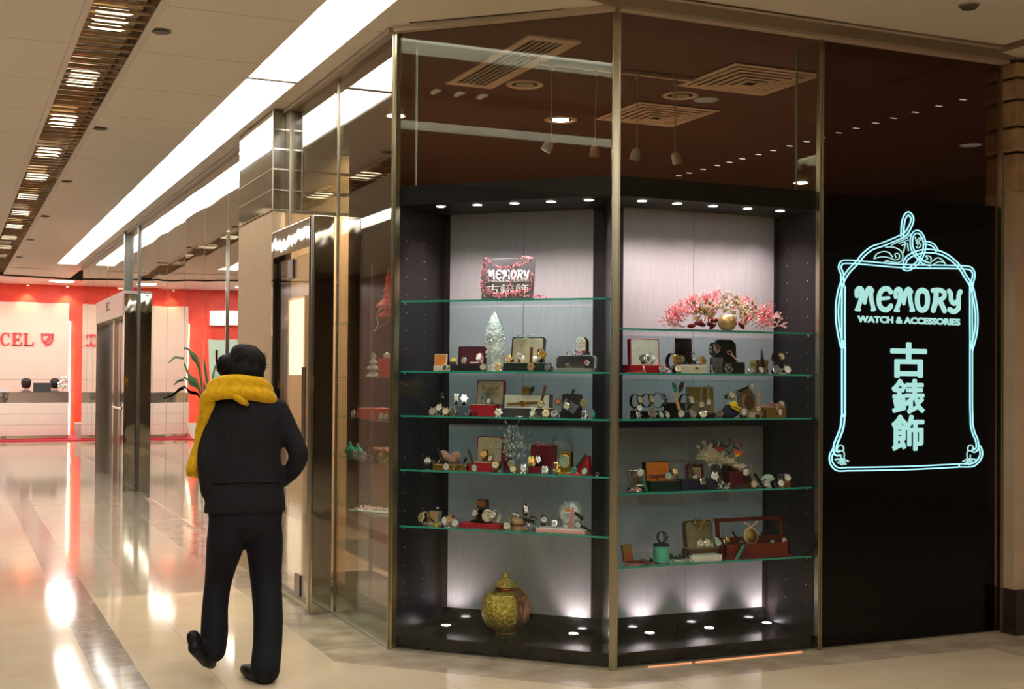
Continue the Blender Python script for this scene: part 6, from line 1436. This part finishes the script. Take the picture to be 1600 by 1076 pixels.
sub(t, 'clock_case', MB(MO).prism([(x*.95, y*1.15) for x, y in oc], -.035, 0), 'wood', bevel=.003); sub(t, 'dial_ring', MB(MO).lathe([(.040, 0), (.055, 0), (.055, .003), (.040, .002)], 32), 'khaki', 'auto'); sub(t, 'dial', MB(MO).cyl(.040, 0, .0022, 32), 'brown')
sub(t, 'base', MB().box(-.05, .05, -.01, .04, 0, .018), 'mahogany', bevel=.002)
watch(S, 1174, .11, 'white', 'silver', 'blackleather', 'white dial watch with black strap stretched left on top of the octagonal clock', r=.021, py=603.5, pose='up', roll=-108)
watch(S, 1162, .05, 'white', 'silver', 'steel', 'white dial watch leaning at the lower left of the octagonal clock', r=.022, py=643, pose='up', roll=-22)
t = newthing('display_block', 'small cream block at the foot of the octagonal clock', 'block', S, 1174, .06); sub(t, 'block', MB().box(-.02, .02, -.01, .015, 0, .03), 'beige', bevel=.002)
watch(S, 1185, .07, 'cream', 'gold', 'tan', 'cream square watch with pinkish tan strap at the right of the octagonal clock', r=.019, py=638, pose='up', roll=4, shape='square')
t = newthing('finger_ring', 'tiny gold ring right of the octagonal clock', 'ring', S, 1192, .05); sub(t, 'band', MB(T(0, 0, .008) @ RX(R(90))).tube([(.008*math.cos(i*.52), .008*math.sin(i*.52), 0) for i in range(12)], .0016, 6, closed=True), 'gold', True)
obox(S, 'gift_box', 'gold gift box with dusty pink ribbon at the right end of the third shelf', 'box', (1198, 1229), (0, 0), 636, 0, .08, 'gold', 'cream', .06, lid_open=False, rad=.002)
t = newthing('ribbon_bow', 'dusty pink ribbon tied over the gold gift box on the third shelf', 'bow', S, 1213, .09, 636); sub(t, 'band', MB().box(-.006, .008, -.012, -.009, -.03, .002).tube(smooth_path([(-.05, 0, .03), (-.02, 0, .022), (.0, 0, .008), (.03, 0, .012), (.052, 0, .0)], 4), .009, 8, flat=.4), m_net, True)
watch(S, 1221, .10, 'cream', 'silver', 'pink', 'cream dial watch with pink strap lying on the gold gift box with pink ribbon', r=.022, py=632, pose='up', roll=-95)
t = newthing('price_tag', 'small white tag hanging in front of the gold gift box on the third shelf', 'tag', S, 1219, .065, 648); sub(t, 'card', MB().box(-.009, .009, -.001, .001, 0, .03), 'white')

# ================= RIGHT, fourth shelf
S = 'R4'
t = newthing('picture_frame', 'small silver picture frame crossed by a green watch strap', 'picture frame', S, 999, .12); a_ = LP('R', 986, 600, .12)[0]; c_ = LP('R', 1012, 600, .12)[0]; hw = (c_-a_)/2; hh = LP('R', 999, 734, .12)[1]-SH[S]
b = MB(RX(-R(8)) @ RZ(0)); b.box(-hw, -hw+.012, 0, .01, .02, hh); b.box(hw-.012, hw, 0, .01, .02, hh); b.box(-hw, hw, 0, .01, .02, .032); b.box(-hw, hw, 0, .01, hh-.012, hh); sub(t, 'frame', b, 'silver', bevel=.002); sub(t, 'picture', MB(RX(-R(8))).box(-hw+.01, hw-.01, .003, .008, .03, hh-.01), mat('tiny_picture', (.08, .09, .07), .4, noise=(40, (.3, .22, .16), 5))); sub(t, 'easel_strut', MB().tube([(0, .02, hh*.6), (0, .06, .003)], .003, 6), 'darkgrey'); sub(t, 'foot', MB().box(-hw, hw, -.01, .03, 0, .02), 'darkgreen', bevel=.002)
watch(S, 1000, .09, 'white', 'silver', 'green', 'white dial watch with long green strap running down the silver frame', r=.022, py=738, pose='up', roll=155)
t = newthing('jewellery_pile', 'small heap of pink and silver chains at the left end of the fourth shelf', 'jewellery', S, 993, .07); b, b2 = MB(), MB(); rb = random.Random(31)
for i in range(10): (b if i % 2 else b2).tube(smooth_path([(rb.uniform(-.05, 0), rb.uniform(-.02, .02), .004+.002*i), (rb.uniform(-.02, .02), rb.uniform(-.02, .02), .006+.0022*i), (rb.uniform(0, .05), rb.uniform(-.02, .02), .003+.001*i)], 3), .003, 6)
sub(t, 'silver_chain', b, 'silver', True); sub(t, 'pink_chain', b2, 'pink', True)
obox(S, 'presentation_box', 'dark green box with orange velvet lid on the fourth shelf', 'box', (1018, 1064), (1010, 1049), 752, 721, .10, 'darkgreen', 'orange', .10, 8, .004)
bow(S, 1042, 748, .12, .12, 'darkgold', 'gold leaf shaped bow in the orange-lined green box', False)
watch(S, 1044, .10, 'palegreen', 'silver', 'brown', 'silver watch resting on the gold bow in the orange-lined box', r=.022, py=743, pose='up', roll=-92)
watch(S, 1055, .13, 'cream', 'gold', 'blackleather', 'cream square watch at the upper right of the gold bow', r=.018, py=742, shape='square', pose='low')
t = newthing('picture_frame', 'ornate dark red picture frame on the fourth shelf left of the vase', 'picture frame', S, 1087, .18, 750); a_ = LP('R', 1073, 600, .18)[0]; c_ = LP('R', 1100, 600, .18)[0]; hw = (c_-a_)/2; hh = LP('R', 1087, 725, .18)[1]-LP('R', 1087, 750, .18)[1]
b = MB(RX(-R(6))); b.box(-hw, -hw+.016, 0, .014, .0, hh); b.box(hw-.016, hw, 0, .014, .0, hh); b.box(-hw, hw, 0, .014, .0, .014); b.box(-hw, hw, 0, .014, hh-.016, hh); b.ball(.01, T(0, .004, hh+.002)); sub(t, 'frame', b, 'maroon', bevel=.003); sub(t, 'picture', MB(RX(-R(6))).box(-hw+.014, hw-.014, .004, .01, .012, hh-.014), 'khaki'); sub(t, 'easel_strut', MB().tube([(0, .02, hh*.6), (0, .06, .003)], .003, 6), 'darkgrey')
watch(S, 1086, .15, 'white', 'silver', 'darkgrey', 'white square watch leaning on the dark red frame', r=.019, py=747, pose='up', roll=-25, shape='square')
obox(S, 'display_tray', 'long dark navy tray under the dark red frame', 'tray', (1067, 1118), (0, 0), 750, 0, .09, 'navy', 'darkgreen', .09, lid_open=False, rad=.004)
watch(S, 1098, .06, 'silver', 'silver', 'navy', 'silver square watch on the front of the dark navy tray', r=.019, py=757, pose='low', shape='square')
watch(S, 1117, .10, 'white', 'silver', 'black', 'white dial watch at the right end of the dark navy tray', r=.022, py=751, pose='low', yaw=-25)
# vase and bouquet
t = newthing('flower_vase', 'clear glass vase with red flowers and pale feathery foliage', 'vase', S, 1126, .20)
hv = LP('R', 1126, 724, .2)[1]-SH[S]; sub(t, 'vase', MB().lathe([(.040, 0), (.046, .01), (.052, hv*.7), (.044, hv), (.041, hv), (.048, hv*.7), (.040, .014)], 28), glass('vase_glass', (.72, .75, .78), .1), 'auto')
V0 = LP('R', 1126, 600, .2)[0]; rb = random.Random(17)
def vx(px, py): a = LP('R', px, py, .2); return a[0]-V0, a[1]-SH[S]
b, b2 = MB(), MB()
for i in range(150):
    side = rb.random(); px, py = (rb.gauss(1108, 10), rb.gauss(708, 7)) if side < .55 else (rb.gauss(1140, 10), rb.gauss(722, 5))
    if side >= .55: py = 716+(px-1125)*.45+rb.gauss(0, 3)
    x_, z_ = vx(px, py); y_ = rb.uniform(-.06, .03)
    (b if i % 3 else b2).tube(smooth_path([(x_*.15, y_*.2, hv), (x_*.6, y_*.7, (z_+hv)/2), (x_, y_, z_)], 3), [.0014]*3+[.002]*3+[.001], 4)
    for k in range(4): a = rb.uniform(0, 6.3); (b if i % 3 else b2).tube([(x_*.85, y_, z_*.98), (x_+.014*math.cos(a), y_, z_+.014*math.sin(a))], [.0022, .001], 4)
sub(t, 'feathery_foliage', b, 'cream'); sub(t, 'pale_foliage', b2, 'ivory'); b = MB()
for i in range(60):
    px, py = rb.gauss(1128, 14), rb.gauss(698, 6); x_, z_ = vx(px, py); a = rb.uniform(-1.3, 1.3); b.ball(1, T(x_, rb.uniform(-.03, .05), z_) @ RZ(rb.uniform(-1, 1)) @ RY(a) @ SCL(.005, .003, .013), 6, 4)
sub(t, 'green_leaves', b, mat('bouquet_green', (.02, .05, .02), .5, noise=(30, (.05, .1, .04), 3)), True)
for px, py, m_ in ((1110, 698, 'wine'), (1117, 701, 'red'), (1141, 704, 'redbright'), (1148, 707, 'redbright'), (1149, 694, 'wine'), (1143, 710, 'yellow')):
    x_, z_ = vx(px, py); b = MB(); blossom(b, x_, -.055, z_, .013, rb); b.ball(.005, T(x_, -.06, z_), 6, 4); sub(t, 'flower', b, m_, True)
sub(t, 'stems', MB().tube([(0, 0, .01), (.004, 0, hv+.04)], .004, 6).tube([(.01, 0, .01), (-.02, 0, hv+.05)], .003, 6), 'moss')
t = newthing('display_riser', 'maroon stepped display stand with sloping front right of the vase', 'display stand', S, 1163, .10); a_ = LP('R', 1142, 600, .14)[0]; c_ = LP('R', 1192, 600, .1)[0]; m0 = LP('R', 1163, 600, .1)[0]
PZY = Matrix(((1, 0, 0, 0), (0, 0, -1, .14), (0, 1, 0, 0), (0, 0, 0, 1)))
sub(t, 'sloping_block', MB(PZY).prism([(-.085, 0), (.095, 0), (.035, .085), (-.085, .085)], .02, .13), 'maroon', bevel=.003); sub(t, 'back_panel', MB().box(-.05, .045, .12, .135, 0, .142), 'maroon', bevel=.002)
watch(S, 1165, .095, 'white', 'silver', 'black', 'silver watch on dark strap, left of two on the maroon stand', r=.022, py=737, pose='up', roll=150)
watch(S, 1175, .095, 'silver', 'silver', 'black', 'silver watch on dark strap, right of two on the maroon stand', r=.022, py=734, pose='up', roll=140)
watch(S, 1178, .055, 'cream', 'gold', 'darkgrey', 'cream and gold watch with strap lying left in front of the maroon stand', r=.022, py=756, pose='up', roll=-98)
t = newthing('jewellery_pile', 'glittering heap of silver chains in front of the glass vase', 'jewellery', S, 1133, .07); b = MB()
for i in range(40): b.ball(rb.uniform(.003, .006), T(rb.gauss(0, .02), rb.gauss(0, .01), abs(rb.gauss(.005, .015))+.003), 6, 4)
b.tube(smooth_path([(-.03, 0, .004), (-.01, 0, .03), (.015, 0, .028), (.035, 0, .006)], 4), .003, 6); sub(t, 'chains', b, 'silver', True)
t = newthing('shell_fan', 'pale green fan shaped glass shell near the right end of the fourth shelf', 'ornament', S, 1201, .12); b = MB()
for i in range(9): a = R(20+140*i/8); b.tube([(0, 0, .028), (.045*math.cos(a), .004, .028+.042*math.sin(a))], [.003, .0065], 6)
sub(t, 'ribs', b, 'palegreen', True); sub(t, 'foot', MB().lathe([(.022, 0), (.012, .012), (.01, .03)], 14), 'crystal', True)
watch(S, 1197, .06, 'white', 'silver', 'silver', 'white dial watch in front of the pale glass shell', r=.022, yaw=20)
t = newthing('acrylic_stand', 'dark cylinder stand at the right end of the fourth shelf', 'display stand', S, 1221, .10); sub(t, 'column', MB().cyl(.014, 0, .07, 18), 'darkgrey'); sub(t, 'rim', MB().cyl(.016, .066, .071, 18), 'steel')
watch(S, 1221, .05, 'white', 'silver', 'silver', 'white oval watch in front of the dark cylinder stand', r=.022, yaw=-10, shape='oval', roll=90)
obox(S, 'gift_box', 'small orange box holding up a white watch at the right end of the fourth shelf', 'box', (1224, 1236), (0, 0), 753, 0, .07, 'copper', 'tan', .04, lid_open=False, rad=.002)
watch(S, 1230, .08, 'white', 'silver', 'silver', 'white dial watch on top of the small orange box', r=.023, py=753, pose='low')

# ================= RIGHT, fifth shelf
S = 'R5'
t = newthing('compact_case', 'small open compact with floral gold lid and red base on the lowest shelf', 'compact', S, 998, .09, yaw=20); sub(t, 'base', MB().box(-.045, .04, -.02, .05, 0, .010), 'pink', bevel=.002); sub(t, 'base_top', MB().box(-.04, .035, -.015, .045, .010, .016), 'brown', bevel=.001); sub(t, 'lid', MB(T(-.01, .05, .012) @ RX(-R(12)) @ RZ(0)).box(-.04, .04, 0, .008, 0, .09), 'brown', bevel=.002); sub(t, 'painted_panel', MB(T(-.01, .049, .012) @ RX(-R(12))).box(-.036, .036, -.002, .0, .004, .086), mat('painted_gold', (.3, .25, .06), .35, noise=(14, (.45, .12, .05), 3)))
t = newthing('ribbon_strap', 'black sash folded over the open compact', 'strap', S, 1004, .07); sub(t, 'band', MB().strap([(0, .03), (-.03, .02), (-.05, .006)], .05, .003, RZ(R(30))), 'brown')
watch(S, 1020, .05, 'steel', 'silver', 'brown', 'small silver watch lying right of the open compact', r=.017, pose='tail', yaw=-60)
t = newthing('compact_disc', 'thin round grey locket standing behind the small silver watch', 'locket', S, 1012, .11); sub(t, 'disc', MB(T(0, 0, .03) @ RX(R(80))).cyl(.026, 0, .006, 24), 'grey', bevel=.001); sub(t, 'rim', MB(T(0, 0, .03) @ RX(R(80))).tube([(.026*math.cos(i*.3), .026*math.sin(i*.3), .003) for i in range(21)], .0016, 6, closed=True), 'steel', True)
t = newthing('round_box', 'mint green cylindrical box on the lowest shelf', 'box', S, 1035, .09); a_ = LP('R', 1024, 600, .09)[0]; c_ = LP('R', 1046, 600, .09)[0]; hr_ = (c_-a_)/2; hh = LP('R', 1035, 849, .09)[1]-SH[S]; sub(t, 'drum', MB().lathe([(hr_, .004), (hr_, hh-.004)], 32), 'mint', 'auto'); sub(t, 'bottom_band', MB().lathe([(hr_*1.02, 0), (hr_*1.02, .008)], 32), 'steel', 'auto'); sub(t, 'black_lid', MB().lathe([(hr_*1.01, hh-.012), (hr_*1.01, hh-.004), (hr_*.9, hh)], 32), 'black', 'auto')
watch(S, 1040, .09, 'black', 'silver', 'blackleather', 'black watch lying on its strap on top of the mint green box', r=.019, py=849, pose='stand', yaw=20)
t = newthing('crystal_cluster', 'spread of bright mint crystals and dark earrings right of the mint box', 'jewellery', S, 1064, .075); b, b2, b3 = MB(), MB(), MB()
for i in range(34): (b if i % 3 else b3).box(-.005, .005, -.004, .004, -.003, .003, M=T(rb.uniform(-.06, .085), rb.uniform(-.03, .03), rb.uniform(.004, .014)) @ RY(rb.random()) @ RX(rb.random()))
for i in range(12): b2.ball(.006, T(rb.uniform(-.05, .08), rb.uniform(0, .05), rb.uniform(.02, .045)) @ SCL(1.6, .8, .8), 7, 5)
b2.tube([(-.06, .02, .03), (0, .02, .02), (.07, .02, .035)], .006, 6)
sub(t, 'mint_stones', b, 'palegreen'); sub(t, 'white_stones', b3, 'white'); sub(t, 'dark_stones', b2, 'darkgreen', True)
obox(S, 'treasure_box', 'dark box with rounded open lid, khaki lining and gold ribbon on the lowest shelf', 'box', (1080, 1128), (1074, 1116), 859, 814, .12, 'brown', 'khaki', .10, 8, .022, octo=False)
bow(S, 1099, 815, .21, .12, 'gold', 'gold ribbon bow tied round the khaki lined lid', True)
obox(S, 'gift_box', 'pale blue white tray under the rounded dark box on the lowest shelf', 'box', (1083, 1130), (0, 0), 869, 0, .05, 'white', 'palegreen', .07, lid_open=False, rad=.002)
for px, lb in ((1095, 'left'), (1105, 'middle')): watch(S, px, .14, 'cream', 'silver', 'palegreen', 'silver watch on a pale cushion, %s in the dark box with khaki lining' % lb, r=.020, py=861, pose='stand', yaw=-20)
watch(S, 1122, .12, 'palegreen', 'silver', 'palegreen', 'pale watch on a cushion at the right end of the dark box with khaki lining', r=.021, py=860, pose='stand')
t = newthing('watch_case', 'mahogany watch box with tilted open glass lid on the lowest shelf', 'box', S, 1183, .08)
a_ = LP('R', 1134, 600, .08)[0]; c_ = LP('R', 1236, 600, .08)[0]; hw = (c_-a_)/2; m0 = LP('R', 1183, 600, .08)[0]; of = (a_+c_)/2-m0; hb = .078; DP = .16
b = MB(T(of, 0, 0)); b.box(-hw, hw, 0, .014, .0, hb); b.box(-hw, hw, DP-.014, DP, 0, hb); b.box(-hw, -hw+.014, .0, DP, 0, hb); b.box(hw-.014, hw, 0, DP, 0, hb); b.box(-hw, hw, 0, DP, 0, .012); b.box(-hw-.006, hw+.006, -.006, DP+.004, 0, .012); sub(t, 'base_box', b, 'mahogany', bevel=.002)
sub(t, 'velvet_lining', MB(T(of, 0, 0)).box(-hw+.014, hw-.014, .014, DP-.014, .05, .062), 'black'); sub(t, 'lock', MB(T(of, 0, 0)).cyl(.004, -.0, .003, 10, T(-.02, 0, .05) @ RX(R(90))), 'gold')
ll = LP('R', 1120, 600, .24)[0]-m0; lr = LP('R', 1224, 600, .24)[0]-m0; lh = (LP('R', 1170, 808, .25)[1]-SH[S]-hb)*1.02
b = MB(T(0, DP, hb) @ RX(-R(8))); b.box(ll, ll+.022, -.016, 0, 0, lh); b.box(lr-.022, lr, -.016, 0, 0, lh); b.box(ll, lr, -.016, 0, 0, .018); b.box(ll, lr, -.016, 0, lh-.022, lh); o = sub(t, 'lid_frame', b, 'mahogany', bevel=.002); MB(T(0, DP, hb) @ RX(-R(8))).box(ll+.02, lr-.02, -.01, -.007, .016, lh-.02).build('lid_glass', glass('lid_glass', (.93, .95, .95), .05), o)
sub(t, 'brass_stay', MB().box(ll+.022, ll+.026, DP-.03, DP-.026, hb+.03, hb+.10).box(lr-.028, lr-.024, DP-.03, DP-.026, hb+.03, hb+.10), 'gold')
t = newthing('pocket_watch', 'large gold engraved pocket watch with ribbon bow inside the mahogany box', 'pocket watch', S, 1173, .13, 852); sub(t, 'case', MB(T(0, 0, .055) @ RX(R(80))).lathe([(.03, -.012), (.046, -.006), (.048, .002), (.040, .008)], 32), 'beige', 'auto'); sub(t, 'engraved_face', MB(T(0, -.006, .055) @ RX(R(80))).lathe([(.038, 0), (.037, .004), (.001, .007)], 28), mat('engraved_face_gold', (.42, .30, .07), .3, .9, noise=(50, (.65, .5, .18), 5), bump=.9, bscale=60), True); b = MB(); b.tube(smooth_path([(0, 0, .1), (-.02, -.004, .118), (-.045, 0, .125)], 4), [.004]*8+[.006], 8); b.tube(smooth_path([(0, 0, .1), (.02, -.004, .116), (.042, 0, .13)], 4), [.004]*8+[.006], 8); b.ball(.008, T(0, 0, .1)); sub(t, 'bow', b, 'palepink', True)
watch(S, 1158, .12, 'silver', 'silver', 'blackleather', 'silver watch with navy black strap standing up left of the pocket watch', r=.018, py=850, pose='up', roll=-38)
watch(S, 1206, .13, 'palegreen', 'silver', 'blackleather', 'silver watch with long black strap right of the pocket watch', r=.018, py=848, pose='up', roll=-50)
watch(S, 1133, .14, 'silver', 'silver', 'steel', 'slim silver watch at the left inner corner of the mahogany box', r=.014, py=850, pose='low', shape='rect')
watch(S, 1137, .17, 'yellow', 'gold', 'gold', 'small gold square watch behind the left corner of the mahogany box', r=.016, py=848, pose='low', shape='square')
watch(S, 1225, .12, 'palepink', 'silver', 'silver', 'pinkish watch at the right inner corner of the mahogany box', r=.017, py=849, pose='low')
t = newthing('bracelet', 'green stone bracelet leaning diagonally on the mahogany box front', 'bracelet', S, 1152, .06); sub(t, 'links', MB(RY(R(32))).box(-.008, .008, -.003, .002, .0, .092), 'teal', bevel=.001); sub(t, 'clasp', MB(RY(R(32))).box(-.009, .009, -.004, .003, -.004, .01), 'silver', bevel=.001)
t = newthing('compact_disc', 'black round disc leaning beside the green stone bracelet', 'disc', S, 1167, .055); sub(t, 'disc', MB(T(0, 0, .03) @ RX(R(75))).cyl(.029, 0, .006, 24), 'maroon', bevel=.001)

# ================= INSIDE THE SHOP, seen through the corridor window
def inx(px, py, x): v = onx((px, py), x); return v
t = thing('glass_display_shelves', 'glass shelf unit with dark posts seen through the corridor window', 'shelving', (2.62, 7.93, 0))
for z in (.33, .62, .95, 1.22, 1.49, 1.86): MB().box(-.16, .2, -.88, .88, z-.008, z).build('glass_shelf', m_shelf, t)
for x_ in (-.14, .18):
    for y_ in (-.86, .86): MB().box(x_-.01, x_+.01, y_-.01, y_+.01, 0, 2.3).build('post', P('darkgrey'), t)
MB().box(-.16, .2, -.88, .88, .08, .1).build('base', m_cblack, t); MB().box(-.16, .2, -.88, .88, 0, .08).build('plinth', m_cblack, t)
XI = 2.56
def sit(kind, label, cat, px, zs): v = onx((px, 600), XI); return thing(kind, label, cat, (XI, v.y, zs), -R(60))
t = sit('ornament_tree', 'red tiered bell ornament tower on the highest glass shelf inside the shop', 'ornament', 605, 1.86); sub(t, 'tiers', MB().lathe([(.055, 0), (.065, .02), (.02, .06), (.06, .07), (.075, .085), (.03, .13), (.035, .14), (.012, .17), (.03, .18), (.012, .24), (.018, .25), (.003, .32)], 20), 'redbright', 'auto')
b = MB(); 
for i in range(10): b.ball(.008, T(.068*math.cos(i*.63), .068*math.sin(i*.63), .085), 6, 4)
sub(t, 'silver_studs', b, 'silver', True); sub(t, 'hanging_wires', MB().tube(smooth_path([(-.06, 0, .07), (-.10, 0, .02), (-.08, 0, -.03), (-.12, 0, -.08)], 4), .003, 6).tube(smooth_path([(.05, 0, .07), (.03, 0, 0), (-.03, -.06, -.06)], 4), .003, 6), 'silver')
t = sit('glass_tree', 'pale teal tiered glass tree inside the shop', 'ornament', 583, 1.49); sub(t, 'tiers', MB().lathe([(.05, 0), (.05, .01), (.015, .04), (.04, .05), (.045, .06), (.012, .085), (.03, .095), (.01, .12), (.02, .13), (.003, .165)], 18), 'crystal', 'auto')
t = sit('gift_box', 'flat bright red gift box on the glass shelf inside the shop', 'box', 592, 1.22+.0); sub(t, 'body', MB().box(-.13, .13, -.06, .06, 0, .07), 'redbright', bevel=.003); sub(t, 'ribbon', MB().box(-.012, .012, -.062, .062, -.0, .073), 'pink')
t = sit('gift_bag', 'red gift bag with white pompom inside the shop', 'bag', 604, 1.49); sub(t, 'bag', MB().box(-.05, .05, -.03, .03, 0, .12), 'redbright', bevel=.003); sub(t, 'pompom', MB().ball(.022, T(0, 0, .135)), 'white', True)
for i, (px, zs, m_, lb) in enumerate(((548, .95, 'teal', 'teal glass ornament on the middle shelf inside the shop'), (560, .95, 'mint', 'mint glass ornament beside the teal one inside the shop'), (600, .95, 'darkgold', 'bronze handbag shaped ornament inside the shop'))):
    t = sit('glass_ornament', lb, 'ornament', px, zs); sub(t, 'body', MB().lathe([(.02, 0), (.04, .02), (.03, .05), (.01, .07), (.014, .08)], 14), m_, True); sub(t, 'knob', MB().ball(.008, T(0, 0, .085)), 'silver', True)
t = sit('jewellery_tray', 'pink stones spread on a low shelf inside the shop', 'jewellery', 590, .62); b = MB()
for i in range(40): b.ball(.010, T(rb.uniform(-.16, .12), rb.uniform(-.05, .05), .01+rb.uniform(0, .012)), 6, 4)
sub(t, 'stones', b, 'palepink', True); sub(t, 'tray', MB().box(-.18, .14, -.07, .07, 0, .006), 'white')
for i in range(7):
    watch('L2', 0, 0, 'white', 'silver', 'steel', 'bright wrist watch on the glass shelves inside the shop', r=.022, group='watches on the glass shelves inside the shop')
    o = [q for q in COL.objects if q.get('label') == 'bright wrist watch on the glass shelves inside the shop'][-1]
ws = [q for q in COL.objects if q.get('label') == 'bright wrist watch on the glass shelves inside the shop']
for o, (px, zs) in zip(ws, ((552, 1.22), (562, 1.22), (575, 1.22), (556, .95), (596, 1.22), (604, 1.22), (570, .95))):
    v = onx((px, 600), 2.52); o.location = (2.52, v.y, zs); o.rotation_euler = (0, 0, -R(70))
# floor lamps of the interior and the lit cream wall panel behind the door
for i, (px, py) in enumerate(((565, 930), (595, 943), (495, 890), (512, 903))):
    v = onz((px, py), .004); t = thing('floor_uplight', 'round lamp glowing in the dark shop floor behind the corridor window', 'floor light', (v.x, v.y, .0), group='lamps in the shop floor'); MB().cyl(.038, .0035, .009, 20).build('lens', emis('uplight', (1, .95, .9), 9), t); MB().ring([(.045, .0035), (.045, .006), (.038, .008)], 20).build('rim', P('steel'), t)
y0_, y1_ = [7.21/(ray((q, 600)).x/ray((q, 600)).y) for q in (477, 453)]
t = thing('lit_wall_panel', 'tall cream backlit panel reflected in the glass door of the steel portal', 'light panel', (-2.95, (y0_+y1_)/2, .0)); hw = (y1_-y0_)/2
MB().box(0, .03, -hw, hw, 1.5, 3.2).build('diffuser', emis('cream_glow', (1, .80, .56), 1.6), t); MB().box(0, .05, -hw-.05, -hw, 0, 3.25).box(0, .05, hw, hw+.05, 0, 3.25).box(0, .05, -hw, hw, 3.2, 3.25).box(0, .05, -hw, hw, 0, 1.5).build('frame', m_beige, t)
t = thing('shop_counter', 'dark timber shop counter behind the corridor window', 'counter', (3.6, 9.4, 0)); MB().box(-.5, .5, -.3, .3, .06, .9).build('body', mat('counter_wood', (.16, .08, .04), .3, noise=(6, (.22, .12, .06))), t, bevel=.005); MB().box(-.53, .53, -.33, .33, .9, .93).build('top', P('brown'), t, bevel=.004); MB().box(-.46, .46, -.26, .26, 0, .06).build('kick_board', P('black'), t)
t = thing('shop_fill_lamp', 'warm round ceiling lamp added above the counter to light the shop', 'ceiling light', (3.0, 8.9, H)); MB().cyl(.06, -.008, 0, 18).build('lens', emis('warm_down', (1, .75, .5), 14), t); MB().ring([(.075, -.004), (.075, 0), (.06, 0)], 18).build('rim', m_vent, t); spot((3.0, 8.9, H-.03), (3.0, 8.9, 0), 320, R(120), .8, (1, .78, .58), .06, t)  # lamp added to light the shop's ceiling and vents
for x, y, lb in ((3.2, 11.2, 'warm round ceiling lamp added at the back to light the shop'), (7.6, 7.2, 'warm round ceiling lamp added beyond the lit sign to light the shop'), (7.6, 10.2, 'warm round ceiling lamp in the far right corner of the shop')):  # first two added to lift the shop's light; last stands for a visible lamp
    t = thing('shop_fill_lamp', lb, 'ceiling light', (x, y, H)); MB().cyl(.06, -.008, 0, 18).build('lens', MATS['warm_down'], t); MB().ring([(.075, -.004), (.075, 0), (.06, 0)], 18).build('rim', m_vent, t); spot((x, y, H-.03), (x, y, 0), 70, R(140), .8, (1, .78, .6), .06, t)
